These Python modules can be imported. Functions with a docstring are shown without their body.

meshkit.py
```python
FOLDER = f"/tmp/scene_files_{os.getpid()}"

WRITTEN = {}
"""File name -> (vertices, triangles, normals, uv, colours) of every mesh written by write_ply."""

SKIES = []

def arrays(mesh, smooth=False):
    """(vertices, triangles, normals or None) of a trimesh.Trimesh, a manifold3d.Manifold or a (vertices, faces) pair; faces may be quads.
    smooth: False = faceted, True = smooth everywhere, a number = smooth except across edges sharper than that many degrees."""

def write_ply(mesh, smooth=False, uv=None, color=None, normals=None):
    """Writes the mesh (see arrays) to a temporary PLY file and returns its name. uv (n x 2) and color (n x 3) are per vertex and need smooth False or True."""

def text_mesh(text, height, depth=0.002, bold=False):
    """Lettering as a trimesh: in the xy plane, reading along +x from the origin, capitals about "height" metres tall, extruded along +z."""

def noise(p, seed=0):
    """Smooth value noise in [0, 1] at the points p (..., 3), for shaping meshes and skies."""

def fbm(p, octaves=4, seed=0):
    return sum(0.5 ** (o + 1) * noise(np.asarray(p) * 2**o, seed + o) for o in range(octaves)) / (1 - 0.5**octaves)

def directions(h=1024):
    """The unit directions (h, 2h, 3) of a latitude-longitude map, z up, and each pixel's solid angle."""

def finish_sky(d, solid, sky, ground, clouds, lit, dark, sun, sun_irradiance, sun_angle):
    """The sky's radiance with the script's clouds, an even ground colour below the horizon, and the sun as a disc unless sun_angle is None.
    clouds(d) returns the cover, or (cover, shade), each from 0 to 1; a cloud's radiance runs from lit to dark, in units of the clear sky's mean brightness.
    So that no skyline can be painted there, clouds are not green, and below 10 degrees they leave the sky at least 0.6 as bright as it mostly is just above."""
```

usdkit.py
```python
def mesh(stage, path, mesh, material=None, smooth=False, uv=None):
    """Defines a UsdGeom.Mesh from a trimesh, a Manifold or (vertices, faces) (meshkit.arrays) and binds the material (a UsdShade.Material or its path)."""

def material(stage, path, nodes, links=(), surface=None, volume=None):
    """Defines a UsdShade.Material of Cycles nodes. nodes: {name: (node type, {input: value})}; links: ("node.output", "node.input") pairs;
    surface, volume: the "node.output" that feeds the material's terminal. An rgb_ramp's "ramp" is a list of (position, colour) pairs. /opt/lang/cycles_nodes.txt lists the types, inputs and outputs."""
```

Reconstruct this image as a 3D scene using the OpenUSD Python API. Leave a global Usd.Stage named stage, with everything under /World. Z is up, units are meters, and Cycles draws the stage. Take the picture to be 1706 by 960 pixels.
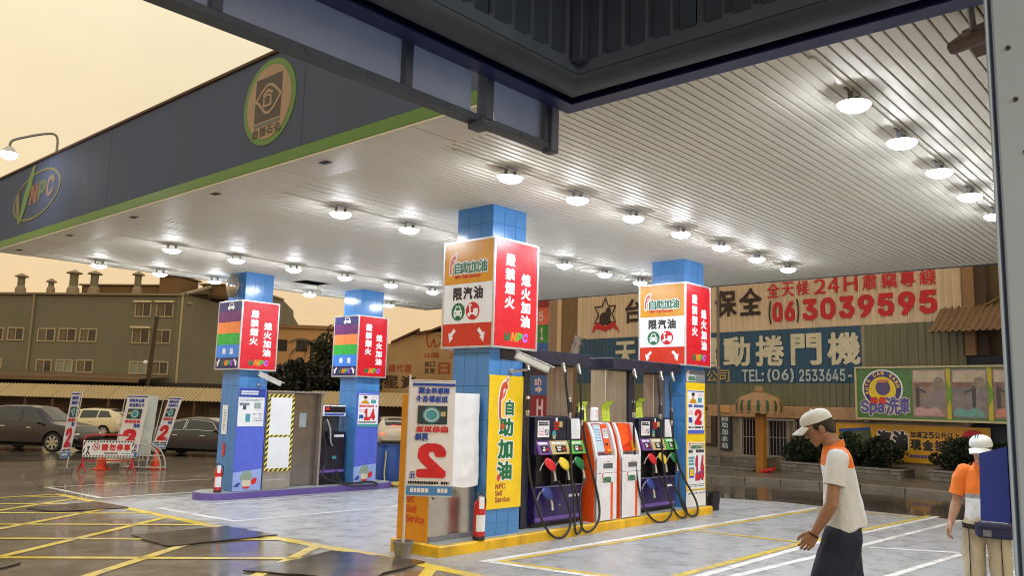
import math, random, glob, functools
import numpy as np, trimesh, usdkit, meshkit, manifold3d as m3
from pxr import Usd, UsdGeom, UsdLux, UsdShade, Gf, Sdf
from shapely import affinity, union_all, box as sbox
from shapely.geometry import Polygon, Point, LineString, MultiPolygon

rng = random.Random(7)
nrg = np.random.default_rng(7)
stage = Usd.Stage.CreateInMemory()
UsdGeom.SetStageUpAxis(stage, "Z")
UsdGeom.SetStageMetersPerUnit(stage, 1.0)
world = UsdGeom.Xform.Define(stage, "/World")
UsdGeom.Scope.Define(stage, "/World/Looks")

# ------------------------------------------------------------------ camera
F_PX, PITCH, ROLL, YAW, EYE = 1387.346, 0.139281823, 0.0267812648, 0.728251999, (0.0, 0.0, 1.72)
fw = np.array([math.cos(YAW) * math.cos(PITCH), math.sin(YAW) * math.cos(PITCH), math.sin(PITCH)])
r0 = np.array([math.sin(YAW), -math.cos(YAW), 0.0]); u0 = np.cross(r0, fw)
cr = math.cos(ROLL) * r0 + math.sin(ROLL) * u0
cu = -math.sin(ROLL) * r0 + math.cos(ROLL) * u0
cam = UsdGeom.Camera.Define(stage, "/World/camera")
cam.CreateHorizontalApertureAttr(36.0)
cam.CreateVerticalApertureAttr(36.0 * 577 / 1024)
cam.CreateFocalLengthAttr(36.0 * F_PX / 1706)
cam.CreateExposureAttr(0.0)
cam.CreateFStopAttr(0.0)
cam.CreateClippingRangeAttr(Gf.Vec2f(0.05, 2000.0))
cam.AddTransformOp().Set(Gf.Matrix4d(*cr, 0, *cu, 0, *(-fw), 0, *EYE, 1))

# ------------------------------------------------------------------ sky and (overcast) sun
SUN_EL, SUN_AZ = math.radians(14), math.atan2(-0.35, -0.9)          # behind and left of the camera
sdir = np.array([math.sin(SUN_AZ) * math.cos(SUN_EL), math.cos(SUN_AZ) * math.cos(SUN_EL), math.sin(SUN_EL)])
SKY_STRENGTH = 0.1
usdkit.material(stage, "/World/Looks/sky_air", {
    "tc": ("texture_coordinate", {}),
    "sky": ("sky_texture", {"sky_type": "single_scattering", "sun_disc": False, "sun_elevation": SUN_EL, "sun_rotation": SUN_AZ, "aerosol_density": 3.0}),
    "sep": ("separate_xyz", {}),
    "ramp": ("rgb_ramp", {"ramp": [(0.0, (8.4, 5.5, 2.8)), (0.06, (8.8, 6.0, 3.2)), (0.2, (9.5, 7.5, 4.6)), (0.42, (10.0, 8.6, 5.9)), (0.7, (9.0, 8.2, 6.4)), (1.0, (7.8, 7.3, 6.3))]}),
    "mp": ("mapping", {"scale": (1.0, 1.0, 2.4)}),
    "n": ("noise_texture", {"scale": 2.2, "detail": 5.0, "roughness": 0.55}),
    "nr": ("map_range", {"value": 0.5, "from_min": 0.35, "from_max": 0.7, "to_min": 0.93, "to_max": 1.04}),
    "mul": ("mix", {"mix_type": "multiply", "fac": 1.0}),
    "cover": ("map_range", {"from_min": 0.3, "from_max": 0.7, "to_min": 0.93, "to_max": 1.0}),
    "mix": ("mix", {}),
    "bg": ("background_shader", {"strength": SKY_STRENGTH}),
}, [("tc.generated", "sep.vector"), ("sep.z", "ramp.fac"), ("tc.generated", "mp.vector"), ("mp.vector", "n.vector"), ("n.fac", "nr.value"),
    ("ramp.color", "mul.color1"), ("nr.result", "mul.color2"), ("n.fac", "cover.value"), ("cover.result", "mix.fac"),
    ("sky.color", "mix.color1"), ("mul.color", "mix.color2"), ("mix.color", "bg.color")], surface="bg.background")
dome = UsdLux.DomeLight.Define(stage, "/World/sky")
UsdShade.MaterialBindingAPI.Apply(dome.GetPrim()).Bind(UsdShade.Material.Get(stage, "/World/Looks/sky_air"))
for k, v in (("label", "pale yellow overcast evening sky above the station"), ("category", "sky"), ("kind", "structure")):
    dome.GetPrim().SetCustomDataByKey(k, v)
sun = UsdLux.DistantLight.Define(stage, "/World/sun")
sun.CreateIntensityAttr(0.12); sun.CreateAngleAttr(25.0); sun.CreateNormalizeAttr(True); sun.CreateColorAttr(Gf.Vec3f(1.0, 0.85, 0.62))
zz = sdir; xx = np.cross([0, 0, 1.0], zz); xx /= np.linalg.norm(xx); yy = np.cross(zz, xx)
sun.AddTransformOp().Set(Gf.Matrix4d(*xx, 0, *yy, 0, *zz, 0, 0, 0, 30, 1))

# ------------------------------------------------------------------ helpers: materials
def lin(c):
    return tuple(((x / 255) / 12.92 if x <= 10 else ((x / 255 + 0.055) / 1.055) ** 2.4) for x in c)

MATS = {}
def M(name, col, rough=0.5, metal=0.0, var=0.1, scale=5.0, bump=0.0, bscale=40.0, coat=0.0, spec=0.5, emit=None, aniso=None, detail=4.0, dirt=0.0):
    """Principled paint whose colour wanders a little and whose gloss is uneven; dirt mixes in brown streaky patches."""
    if name in MATS: return MATS[name]
    d = tuple(x * (1 - var) for x in col); l = tuple(min(1, x * (1 + var)) for x in col)
    nodes = {"tc": ("texture_coordinate", {}), "mp": ("mapping", {"scale": aniso or (1, 1, 1)}),
             "n": ("noise_texture", {"scale": scale, "detail": detail, "roughness": 0.6}),
             "c": ("rgb_ramp", {"ramp": [(0.3, d), (0.7, l)]}),
             "rr": ("map_range", {"from_min": 0.25, "from_max": 0.75, "to_min": max(0.02, rough * 0.8), "to_max": min(1.0, rough * 1.2)}),
             "p": ("principled_bsdf", {"metallic": metal, "coat_weight": coat, "coat_roughness": 0.08, "specular_ior_level": spec})}
    links = [("tc.object", "mp.vector"), ("mp.vector", "n.vector"), ("n.fac", "c.fac"), ("n.fac", "rr.value"), ("rr.result", "p.roughness")]
    if dirt:
        nodes["dn"] = ("noise_texture", {"scale": scale * 0.7 + 0.3, "detail": 6.0, "roughness": 0.65}); nodes["dm"] = ("mapping", {"scale": (1, 1, 0.25)})
        nodes["dr"] = ("map_range", {"from_min": 0.48, "from_max": 0.75, "to_min": 0.0, "to_max": dirt, "clamp": True})
        nodes["mx"] = ("mix", {"color2": tuple(0.25 * x + y for x, y in zip(col, (0.035, 0.026, 0.017)))})
        links += [("tc.object", "dm.vector"), ("dm.vector", "dn.vector"), ("dn.fac", "dr.value"), ("dr.result", "mx.fac"), ("c.color", "mx.color1"), ("mx.color", "p.base_color")]
    else:
        links.append(("c.color", "p.base_color"))
    if bump:
        nodes["bn"] = ("noise_texture", {"scale": bscale, "detail": 3.0}); nodes["b"] = ("bump", {"strength": 0.6, "distance": bump})
        links += [("tc.object", "bn.vector"), ("bn.fac", "b.height"), ("b.normal", "p.normal")]
    if emit:
        nodes["p"][1].update(emission_color=emit[0], emission_strength=emit[1])
    MATS[name] = usdkit.material(stage, "/World/Looks/" + name, nodes, links, surface="p.BSDF")
    return MATS[name]

def S(name, rgb, **k):                     # by the sRGB look of the paint itself
    return M(name, lin(rgb), **k)

def glow(name, col, strength):
    if name not in MATS:
        MATS[name] = usdkit.material(stage, "/World/Looks/" + name, {"e": ("emission", {"color": col, "strength": strength})}, [], surface="e.emission")
    return MATS[name]

def pane(name, tint=(0.9, 0.9, 0.9), rough=0.03, amount=0.75):
    if name not in MATS:
        MATS[name] = usdkit.material(stage, "/World/Looks/" + name, {
            "t": ("transparent_bsdf", {"color": tint}), "g": ("glossy_bsdf", {"color": (1, 1, 1), "roughness": rough}), "f": ("fresnel", {"IOR": 1.5}),
            "m": ("mix_closure", {})}, [("f.fac", "m.fac"), ("t.BSDF", "m.closure1"), ("g.BSDF", "m.closure2")], surface="m.closure")
    return MATS[name]

# ------------------------------------------------------------------ helpers: meshes
class Fr:
    """A flat frame: origin o, u to the viewer's right, v up, n towards the viewer."""
    def __init__(s, o, u, v=(0, 0, 1)):
        s.o, s.u, s.v = (np.array([*x, 0.0][:3], float) for x in (o, u, v))
        s.u /= np.linalg.norm(s.u); s.v /= np.linalg.norm(s.v); s.n = np.cross(s.u, s.v)
    def at(s, a, b, c=0.0): return s.o + a * s.u + b * s.v + c * s.n
    def m(s, p): p = np.asarray(p, float); return s.o + p[:, :1] * s.u + p[:, 1:2] * s.v + p[:, 2:3] * s.n

CJK = (glob.glob("/opt/blender-*/*/datafiles/fonts/Noto Sans CJK*") + glob.glob("/opt/blender-*/*/datafiles/fonts/Inter.woff2"))[0]
LAT = glob.glob("/opt/blender-*/*/datafiles/fonts/Inter.woff2")[0]
@functools.lru_cache(None)
def glyphs(text, bold=0, px=72, latin=False):
    from PIL import Image, ImageDraw, ImageFont
    font = ImageFont.truetype(LAT if latin else CJK, px)
    x0, y0, x1, y1 = font.getbbox(text, anchor="ls", stroke_width=bold)
    im = Image.new("L", (x1 - x0 + 8, y1 - y0 + 8))
    ImageDraw.Draw(im).text((4 - x0, 4 - y0), text, 255, font, anchor="ls", stroke_width=bold)
    on = np.pad(np.asarray(im) > 127, ((0, 0), (1, 1))).astype(np.int8)
    rows, st = np.nonzero(np.diff(on, axis=1) == 1); en = np.nonzero(np.diff(on, axis=1) == -1)[1]
    g = union_all(sbox(st, -rows - 1.02, en, -rows + 0.02)).buffer(0.7).buffer(-0.7).simplify(0.9)
    return g

class MB:
    def __init__(s): s.v, s.f, s.k = [], [], 0
    def add(s, v, f):
        v = np.asarray(v, float).reshape(-1, 3); f = np.asarray(f, int)
        if f.ndim == 2 and f.shape[1] == 4: f = np.vstack([f[:, [0, 1, 2]], f[:, [0, 2, 3]]])
        s.v.append(v); s.f.append(f + s.k); s.k += len(v); return s
    def mesh(s): return trimesh.Trimesh(np.vstack(s.v), np.vstack(s.f), process=False)
    def tm(s, t): return s.add(t.vertices, t.faces)
    def man(s, m):
        q = m.to_mesh(); return s.add(q.vert_properties[:, :3], q.tri_verts)
    def box(s, a, b, bev=0.0):
        a, b = np.minimum(a, b), np.maximum(a, b)
        return s.fbox(Fr((0, 0, 0), (1, 0, 0), (0, 1, 0)), a, b, bev)
    def fbox(s, F, a, b, bev=0.0):
        """A box between two corners given in a frame; bev chamfers its edges."""
        a, b = np.minimum(a, b).astype(float), np.maximum(a, b).astype(float)
        if bev:
            bev = min(bev, 0.45 * (b - a).min()); pts = []
            for c in np.ndindex(2, 2, 2):
                p = np.where(c, b, a); sg = np.where(c, -1, 1) * bev
                for k in range(3):
                    q = p + sg; q[k] = p[k]; pts.append(q)
            h = m3.Manifold.hull_points(np.array(pts)).to_mesh()
            return s.add(F.m(h.vert_properties[:, :3]), h.tri_verts if np.dot(np.cross(F.u, F.v), F.n) > 0 else h.tri_verts[:, ::-1])
        v = np.array([[x, y, z] for x in (a[0], b[0]) for y in (a[1], b[1]) for z in (a[2], b[2])])
        f = [[0, 1, 3, 2], [4, 6, 7, 5], [0, 4, 5, 1], [2, 3, 7, 6], [0, 2, 6, 4], [1, 5, 7, 3]]
        return s.add(F.m(v), f)
    def rect(s, F, a0, b0, a1, b1, c0=0.0, c1=0.004, bev=0.0): return s.fbox(F, (a0, b0, c0), (a1, b1, c1), bev)
    def quad(s, *p): return s.add(p, [[0, 1, 2, 3]])
    def poly(s, F, g, c0=0.0, c1=0.004):
        if not hasattr(g, "geom_type"): g = Polygon(g)
        g = g.buffer(0)
        for q in getattr(g, "geoms", [g]):
            if q.is_empty or q.geom_type != "Polygon": continue
            t = trimesh.creation.extrude_polygon(q, c1 - c0, engine="earcut")
            p = t.vertices.copy(); p[:, 2] += c0
            s.add(F.m(p), t.faces)
        return s
    def text(s, F, text, a0, b0, a1, b1, c0=0.0, c1=0.004, bold=3, mirror=False, px=72, shear=0.0, latin=False, grow=0.0):
        """Lettering fitted to the box (a0, b0)-(a1, b1) of a frame."""
        g = glyphs(text, bold, px, latin)
        if grow: g = g.buffer(grow)
        x0, y0, x1, y1 = g.bounds
        sx, sy = (a1 - a0) / (x1 - x0), (b1 - b0) / (y1 - y0)
        if mirror: g = affinity.affine_transform(g, [-sx, 0, 0, sy, a1 + sx * x0, b0 - sy * y0])
        else: g = affinity.affine_transform(g, [sx, 0, 0, sy, a0 - sx * x0, b0 - sy * y0])
        if shear: g = affinity.affine_transform(g, [1, shear, 0, 1, -shear * (b0 + b1) / 2, 0])
        return s.poly(F, g, c0, c1)
    def column(s, F, text, a, w, b0, b1, gap=0.12, **k):
        """Upright lettering, one sign under the other from b1 down to b0."""
        h = (b1 - b0) / len(text)
        for i, ch in enumerate(text):
            s.text(F, ch, a - w / 2, b1 - (i + 1) * h + gap * h / 2, a + w / 2, b1 - i * h - gap * h / 2, **k)
        return s
    def row(s, F, text, a0, a1, b0, b1, gap=0.12, **k):
        w = (a1 - a0) / len(text)
        for i, ch in enumerate(text):
            if ch != " ": s.text(F, ch, a0 + i * w + gap * w / 2, b0, a0 + (i + 1) * w - gap * w / 2, b1, **k)
        return s
    def cyl(s, p0, p1, r0, r1=None, n=14): return s.tube([p0, p1], [r0, r0 if r1 is None else r1], n)
    def tube(s, path, r, n=8):
        path = np.asarray(path, float); k = len(path); r = np.broadcast_to(r, k)
        t = np.gradient(path, axis=0) if k > 2 else np.repeat([path[1] - path[0]], 2, 0)
        t /= np.maximum(np.linalg.norm(t, axis=1, keepdims=True), 1e-9)
        x = np.cross(t[0], [0, 0, 1.0] if abs(t[0][2]) < 0.9 else [1.0, 0, 0]); x /= np.linalg.norm(x)
        an = np.arange(n) / n * 2 * np.pi; rings = []
        for i in range(k):
            x = x - t[i] * (x @ t[i]); x /= np.linalg.norm(x); y = np.cross(t[i], x)
            rings.append(path[i] + r[i] * (np.cos(an)[:, None] * x + np.sin(an)[:, None] * y))
        return s.loft(rings)
    def loft(s, rings, caps=True, closed=True):
        rings = np.asarray(rings, float); k, n = rings.shape[:2]; f = []
        for i in range(k - 1):
            for j in range(n if closed else n - 1):
                a, b = i * n + j, i * n + (j + 1) % n
                f.append([a, b, b + n]); f.append([a, b + n, a + n])
        v = rings.reshape(-1, 3)
        if caps and closed:
            v = np.vstack([v, rings[0].mean(0), rings[-1].mean(0)]); c0, c1 = k * n, k * n + 1
            for j in range(n):
                f.append([c0, (j + 1) % n, j]); f.append([c1, (k - 1) * n + j, (k - 1) * n + (j + 1) % n])
        return s.add(v, f)
    def lathe(s, c, prof, n=20, sx=1.0, sy=1.0):
        an = np.arange(n) / n * 2 * np.pi
        return s.loft([np.c_[c[0] + r * sx * np.cos(an), c[1] + r * sy * np.sin(an), np.full(n, c[2] + z)] for r, z in prof])
    def ball(s, c, r, sub=2, sc=(1, 1, 1)):
        t = trimesh.creation.icosphere(sub, 1.0); return s.add(np.asarray(c) + t.vertices * np.asarray(sc) * r, t.faces)

def spline(pts, n=40):
    from scipy.interpolate import CubicSpline
    pts = np.asarray(pts, float); t = np.r_[0, np.cumsum(np.linalg.norm(np.diff(pts, axis=0), axis=1) ** 0.6)]
    return CubicSpline(t, pts)(np.linspace(0, t[-1], n))

# ------------------------------------------------------------------ helpers: things and parts
USED = {}
def numbered(parent, name):
    k = USED.get((parent, name), 0); USED[(parent, name)] = k + 1
    return name if k == 0 else f"{name}_{k:03d}"

class Node:
    def __init__(s, path, loc=(0, 0, 0), rz=0.0):
        s.path, s.loc, s.rz, s.prim = path, np.array(loc, float), rz, stage.GetPrimAtPath(path)
    def local(s, v):
        v = np.asarray(v) - s.loc
        if s.rz:
            c, q = math.cos(-s.rz), math.sin(-s.rz); v = np.c_[c * v[:, 0] - q * v[:, 1], q * v[:, 0] + c * v[:, 1], v[:, 2]]
        return v
    def part(s, name, mb, mat, label=None, smooth=False, own=False, kind=None):
        """A child mesh; its shape is given in world metres, or in the thing's own frame with own=True."""
        t = mb.mesh() if isinstance(mb, MB) else mb
        v = np.asarray(t.vertices) if own else s.local(t.vertices)
        path = f"{s.path}/{numbered(s.path, name)}"
        usdkit.mesh(stage, path, trimesh.Trimesh(v, t.faces, process=False), mat, smooth=smooth)
        n = Node(path, s.loc, s.rz)
        if label: n.prim.SetCustomDataByKey("label", label)
        if type(mb).__name__ == "Fine": kind = "stuff"        # print too fine to pick apart
        if kind: n.prim.SetCustomDataByKey("kind", kind)
        return n

def tag(prim, label, cat, group=None, kind=None):
    for k, v in (("label", label), ("category", cat), ("group", group), ("kind", kind)):
        if v: prim.SetCustomDataByKey(k, v)

def put(x, loc, rz):
    x.AddTranslateOp().Set(Gf.Vec3d(*map(float, loc))); x.AddRotateZOp().Set(math.degrees(rz))

def thing(name, label, cat, loc=(0, 0, 0), rz=0.0, group=None, kind=None):
    path = "/World/" + numbered("/World", name)
    x = UsdGeom.Xform.Define(stage, path); put(x, loc, rz); tag(x.GetPrim(), label, cat, group, kind)
    return Node(path, loc, rz)

def single(name, mb, mat, label, cat, group=None, kind=None, smooth=False):
    path = "/World/" + numbered("/World", name)
    usdkit.mesh(stage, path, mb.mesh() if isinstance(mb, MB) else mb, mat, smooth=smooth)
    n = Node(path); tag(n.prim, label, cat, group, kind); return n

def copy(src, loc, rz, label, group=None, name=None):
    base = name or src.path.rsplit("/", 1)[1]
    path = "/World/" + numbered("/World", base)
    x = UsdGeom.Xform.Define(stage, path)
    x.GetPrim().GetReferences().AddInternalReference(src.path)
    x.ClearXformOpOrder()
    x.GetPrim().GetAttribute("xformOp:translate").Set(Gf.Vec3d(*map(float, loc))); x.GetPrim().GetAttribute("xformOp:rotateZ").Set(math.degrees(rz))
    x.SetXformOpOrder([UsdGeom.XformOp(x.GetPrim().GetAttribute("xformOp:translate")), UsdGeom.XformOp(x.GetPrim().GetAttribute("xformOp:rotateZ"))])
    x.GetPrim().SetInstanceable(True)
    x.GetPrim().SetCustomDataByKey("label", label)
    if group: x.GetPrim().SetCustomDataByKey("group", group)
    return Node(path, loc, rz)
# ------------------------------------------------------------------ setting: ground, forecourt, markings
def zg(y): return -0.0315 * min(max(y - 7.0, 0.0), 16.0)
def sheet(poly, dz, step=None):
    """A flat polygon laid on the ground, cut where the ground bends."""
    mb = MB(); g = Polygon(poly) if not hasattr(poly, "geom_type") else poly
    for lo, hi in ((-500, 7), (7, 23), (23, 900)):
        q = g.intersection(sbox(-900, lo, 900, hi))
        for p in getattr(q, "geoms", [q]):
            if p.is_empty or p.geom_type != "Polygon": continue
            v, f = trimesh.creation.triangulate_polygon(p, engine="earcut")
            mb.add([(x, y, zg(y) + dz) for x, y in v], f)
    return mb

def wet_ground(name, dry, wet, mask):
    """Concrete or asphalt with rain on it: stays pale where the canopy keeps it dry, dark and mirror-smooth where puddles stand."""
    nodes = {"g": ("geometry", {}), "sep": ("separate_xyz", {}),
        "n1": ("noise_texture", {"scale": 0.55, "detail": 5.0, "roughness": 0.6}), "n2": ("noise_texture", {"scale": 3.0, "detail": 7.0, "roughness": 0.65}),
        "n3": ("noise_texture", {"scale": 45.0, "detail": 3.0}), "n4": ("noise_texture", {"scale": 1.4, "detail": 4.0, "distortion": 1.5}),
        "dryc": ("rgb_ramp", {"ramp": [(0.25, tuple(0.93 * x for x in dry)), (0.5, dry), (0.8, tuple(1.06 * x for x in dry))]}),
        "wetc": ("rgb_ramp", {"ramp": [(0.3, tuple(0.7 * x for x in wet)), (0.7, tuple(1.3 * x for x in wet))]}),
        "stain": ("map_range", {"from_min": 0.64, "from_max": 0.72, "to_min": 0.0, "to_max": 0.35, "clamp": True}),
        "st": ("mix", {"color2": (0.05, 0.045, 0.04)}),
        "spk": ("map_range", {"from_min": 0.3, "from_max": 0.75, "to_min": 0.92, "to_max": 1.06}), "spm": ("mix", {"mix_type": "multiply", "fac": 1.0}), "tm": ("mapping", {"scale": (0.1, 2.2, 1.0)}), "tn": ("noise_texture", {"scale": 1.0, "detail": 5.0, "roughness": 0.6}), "tr": ("map_range", {"from_min": 0.5, "from_max": 0.72, "to_min": 1.0, "to_max": 0.86, "clamp": True}), "tx": ("mix", {"mix_type": "multiply", "fac": 1.0}),
        "mx": ("mix", {}), "rd": ("map_range", {"from_min": 0.3, "from_max": 0.7, "to_min": 0.16, "to_max": 0.5}), "rw": ("map_range", {"from_min": 0.36, "from_max": 0.68, "to_min": 0.035, "to_max": 0.22, "clamp": True}),
        "rmx": ("mix_float", {}), "b": ("bump", {"strength": 0.5, "distance": 0.004}), "bw": ("bump", {"strength": 0.3, "distance": 0.0016}),
        "nmx": ("mix_vector", {}), "p": ("principled_bsdf", {"specular_ior_level": 0.5})}
    links = [("g.position", "sep.vector")] + [("g.position", f"n{k}.vector") for k in (1, 2, 3, 4)] + [
        ("n2.fac", "dryc.fac"), ("n2.fac", "wetc.fac"), ("n4.fac", "stain.value"), ("stain.result", "st.fac"), ("dryc.color", "st.color1"),
        ("st.color", "mx.color1"), ("wetc.color", "mx.color2"), ("n3.fac", "spk.value"), ("mx.color", "spm.color1"), ("spk.result", "spm.color2"), ("g.position", "tm.vector"), ("tm.vector", "tn.vector"), ("tn.fac", "tr.value"), ("spm.color", "tx.color1"), ("tr.result", "tx.color2"), ("tx.color", "p.base_color"),
        ("n2.fac", "rd.value"), ("n1.fac", "rw.value"), ("rd.result", "rmx.a"), ("rw.result", "rmx.b"), ("rmx.result", "p.roughness"),
        ("n3.fac", "b.height"), ("n2.fac", "bw.height"), ("b.normal", "nmx.a"), ("bw.normal", "nmx.b"), ("nmx.result", "p.normal")]
    if mask == "all":
        nodes["w"] = ("value", {"value": 1.0}); out = "w.value"
    else:   # wet towards the open side: a ragged edge along x, plus scattered damp patches
        nodes["wob"] = ("math", {"math_type": "multiply_add", "value2": 1.7, "value3": -0.85}); nodes["xs"] = ("math", {"math_type": "add"})
        nodes["w"] = ("map_range", {"from_min": 5.9, "from_max": 6.75, "to_min": 1.0, "to_max": 0.0, "clamp": True})
        nodes["far"] = ("map_range", {"from_min": 15.8, "from_max": 17.6, "to_min": 0.0, "to_max": 1.0, "clamp": True})
        nodes["damp"] = ("map_range", {"from_min": 0.55, "from_max": 0.7, "to_min": 0.0, "to_max": 0.2, "clamp": True})
        nodes["m1"] = ("math", {"math_type": "maximum"}); nodes["m2"] = ("math", {"math_type": "maximum"})
        links += [("n1.fac", "wob.value1"), ("sep.x", "xs.value1"), ("wob.value", "xs.value2"), ("xs.value", "w.value"), ("sep.y", "far.value"), ("n1.fac", "damp.value"),
                  ("w.result", "m1.value1"), ("far.result", "m1.value2"), ("m1.value", "m2.value1"), ("damp.result", "m2.value2")]
        out = "m2.value"
    links += [(out, "mx.fac"), (out, "rmx.fac"), (out, "nmx.fac")]
    return usdkit.material(stage, "/World/Looks/" + name, nodes, links, surface="p.BSDF")

MAT_ROAD = wet_ground("wet_road", (0.06, 0.055, 0.05), (0.055, 0.048, 0.042), "all")
MAT_FORE = wet_ground("forecourt_concrete", (0.385, 0.405, 0.43), (0.17, 0.14, 0.11), "open")
single("road", sheet(sbox(-250, -250, 420, 420), 0.0), MAT_ROAD, "dark wet asphalt road shining with rain around the station", "road", kind="structure")
FORE = Polygon([(-40, -40), (15.7, -40), (15.7, 19.5), (17.5, 29.5), (-40, 30.5)])
fore = single("forecourt", sheet(FORE, 0.004), MAT_FORE, "pale concrete forecourt, wet and brown outside the canopy", "forecourt", kind="structure")

def worn(name, col, base, amount):
    return usdkit.material(stage, "/World/Looks/" + name, {
        "g": ("geometry", {}), "n": ("noise_texture", {"scale": 7.0, "detail": 8.0, "roughness": 0.7}), "n2": ("noise_texture", {"scale": 1.1, "detail": 3.0}),
        "a": ("math", {"math_type": "add"}), "r": ("map_range", {"from_min": 0.95 - amount, "from_max": 1.2, "to_min": 0.0, "to_max": 0.9, "clamp": True}),
        "m": ("mix", {"color1": col, "color2": base}), "rr": ("map_range", {"from_min": 0.3, "from_max": 0.7, "to_min": 0.12, "to_max": 0.45}),
        "p": ("principled_bsdf", {})},
        [("g.position", "n.vector"), ("g.position", "n2.vector"), ("n.fac", "a.value1"), ("n2.fac", "a.value2"), ("a.value", "r.value"), ("r.result", "m.fac"), ("m.color", "p.base_color"), ("n2.fac", "rr.value"), ("rr.result", "p.roughness")], surface="p.BSDF")
MAT_WHITE_LINE = worn("worn_white_paint", (0.88, 0.88, 0.88), (0.48, 0.48, 0.47), -0.08)
MAT_YELLOW_LINE = worn("worn_yellow_paint", (0.8, 0.6, 0.08), (0.36, 0.29, 0.15), -0.03)
def line(pts, w, yellow=False, dz=0.008, dash=None):
    fore.part("painted_line", sheet(LineString(pts).buffer(w / 2, cap_style=2, join_style=2), dz), MAT_YELLOW_LINE if yellow else MAT_WHITE_LINE)
line([(7.22, 5.0), (6.93, 6.46), (15.35, 6.12)], 0.11)
line([(7.33, 5.0), (7.06, 6.35), (15.3, 6.0)], 0.09, True)
line([(10.93, 6.15), (11.12, 4.62)], 0.11, True)
line([(7.3, 4.62), (11.12, 4.62), (15.9, 4.36)], 0.10, True)
line([(7.9, 4.45), (11.3, 4.5), (15.9, 4.24)], 0.10)
line([(15.35, 6.0), (15.42, 4.4)], 0.10, True)
line([(8.2, 4.22), (11.4, 4.02), (15.7, 3.82)], 0.10)
line([(11.45, 3.9), (11.95, 3.0), (12.1, 2.2)], 0.10)
line([(8.6, 3.15), (12.0, 2.9), (15.6, 2.7)], 0.09)
line([(8.3, 2.3), (11.3, 2.13), (15.6, 1.95)], 0.10)
line([(11.5, 20.6), (7.55, 20.75), (7.24, 17.11), (12.6, 17.05)], 0.12)
line([(13.3, 14.45), (7.1, 14.4), (6.96, 11.7), (13.3, 11.65)], 0.11)
line([(12.6, 20.6), (12.7, 17.1)], 0.1)
BORDER = [(7.0, 18.6), (6.62, 13.6), (6.36, 10.5), (6.27, 6.7), (6.3, 3.5)]
line(BORDER, 0.18, True)
HATCH = Polygon([(-2, 19.0)] + [(x - 0.05, y) for x, y in BORDER] + [(-2, 3.5)])
k = 0
for d, off, sp in (((0.79, 0.615), 0.35, 1.62), ((0.66, -0.751), 0.55, 1.5)):
    nx, ny = -d[1], d[0]
    for i in range(-14, 20):
        c = np.array([2.0, 9.0]) + (off + i * sp) * np.array([nx, ny])
        g = LineString([c - 30 * np.array(d), c + 30 * np.array(d)]).buffer(0.068, cap_style=2).intersection(HATCH)
        if g.is_empty or g.area < 0.05: continue
        fore.part("painted_line", sheet(g, 0.012 if nx < -0.7 else 0.010), MAT_YELLOW_LINE)
line([(-2, 18.4), (7.0, 18.55)], 0.15, True, dz=0.014)

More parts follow.
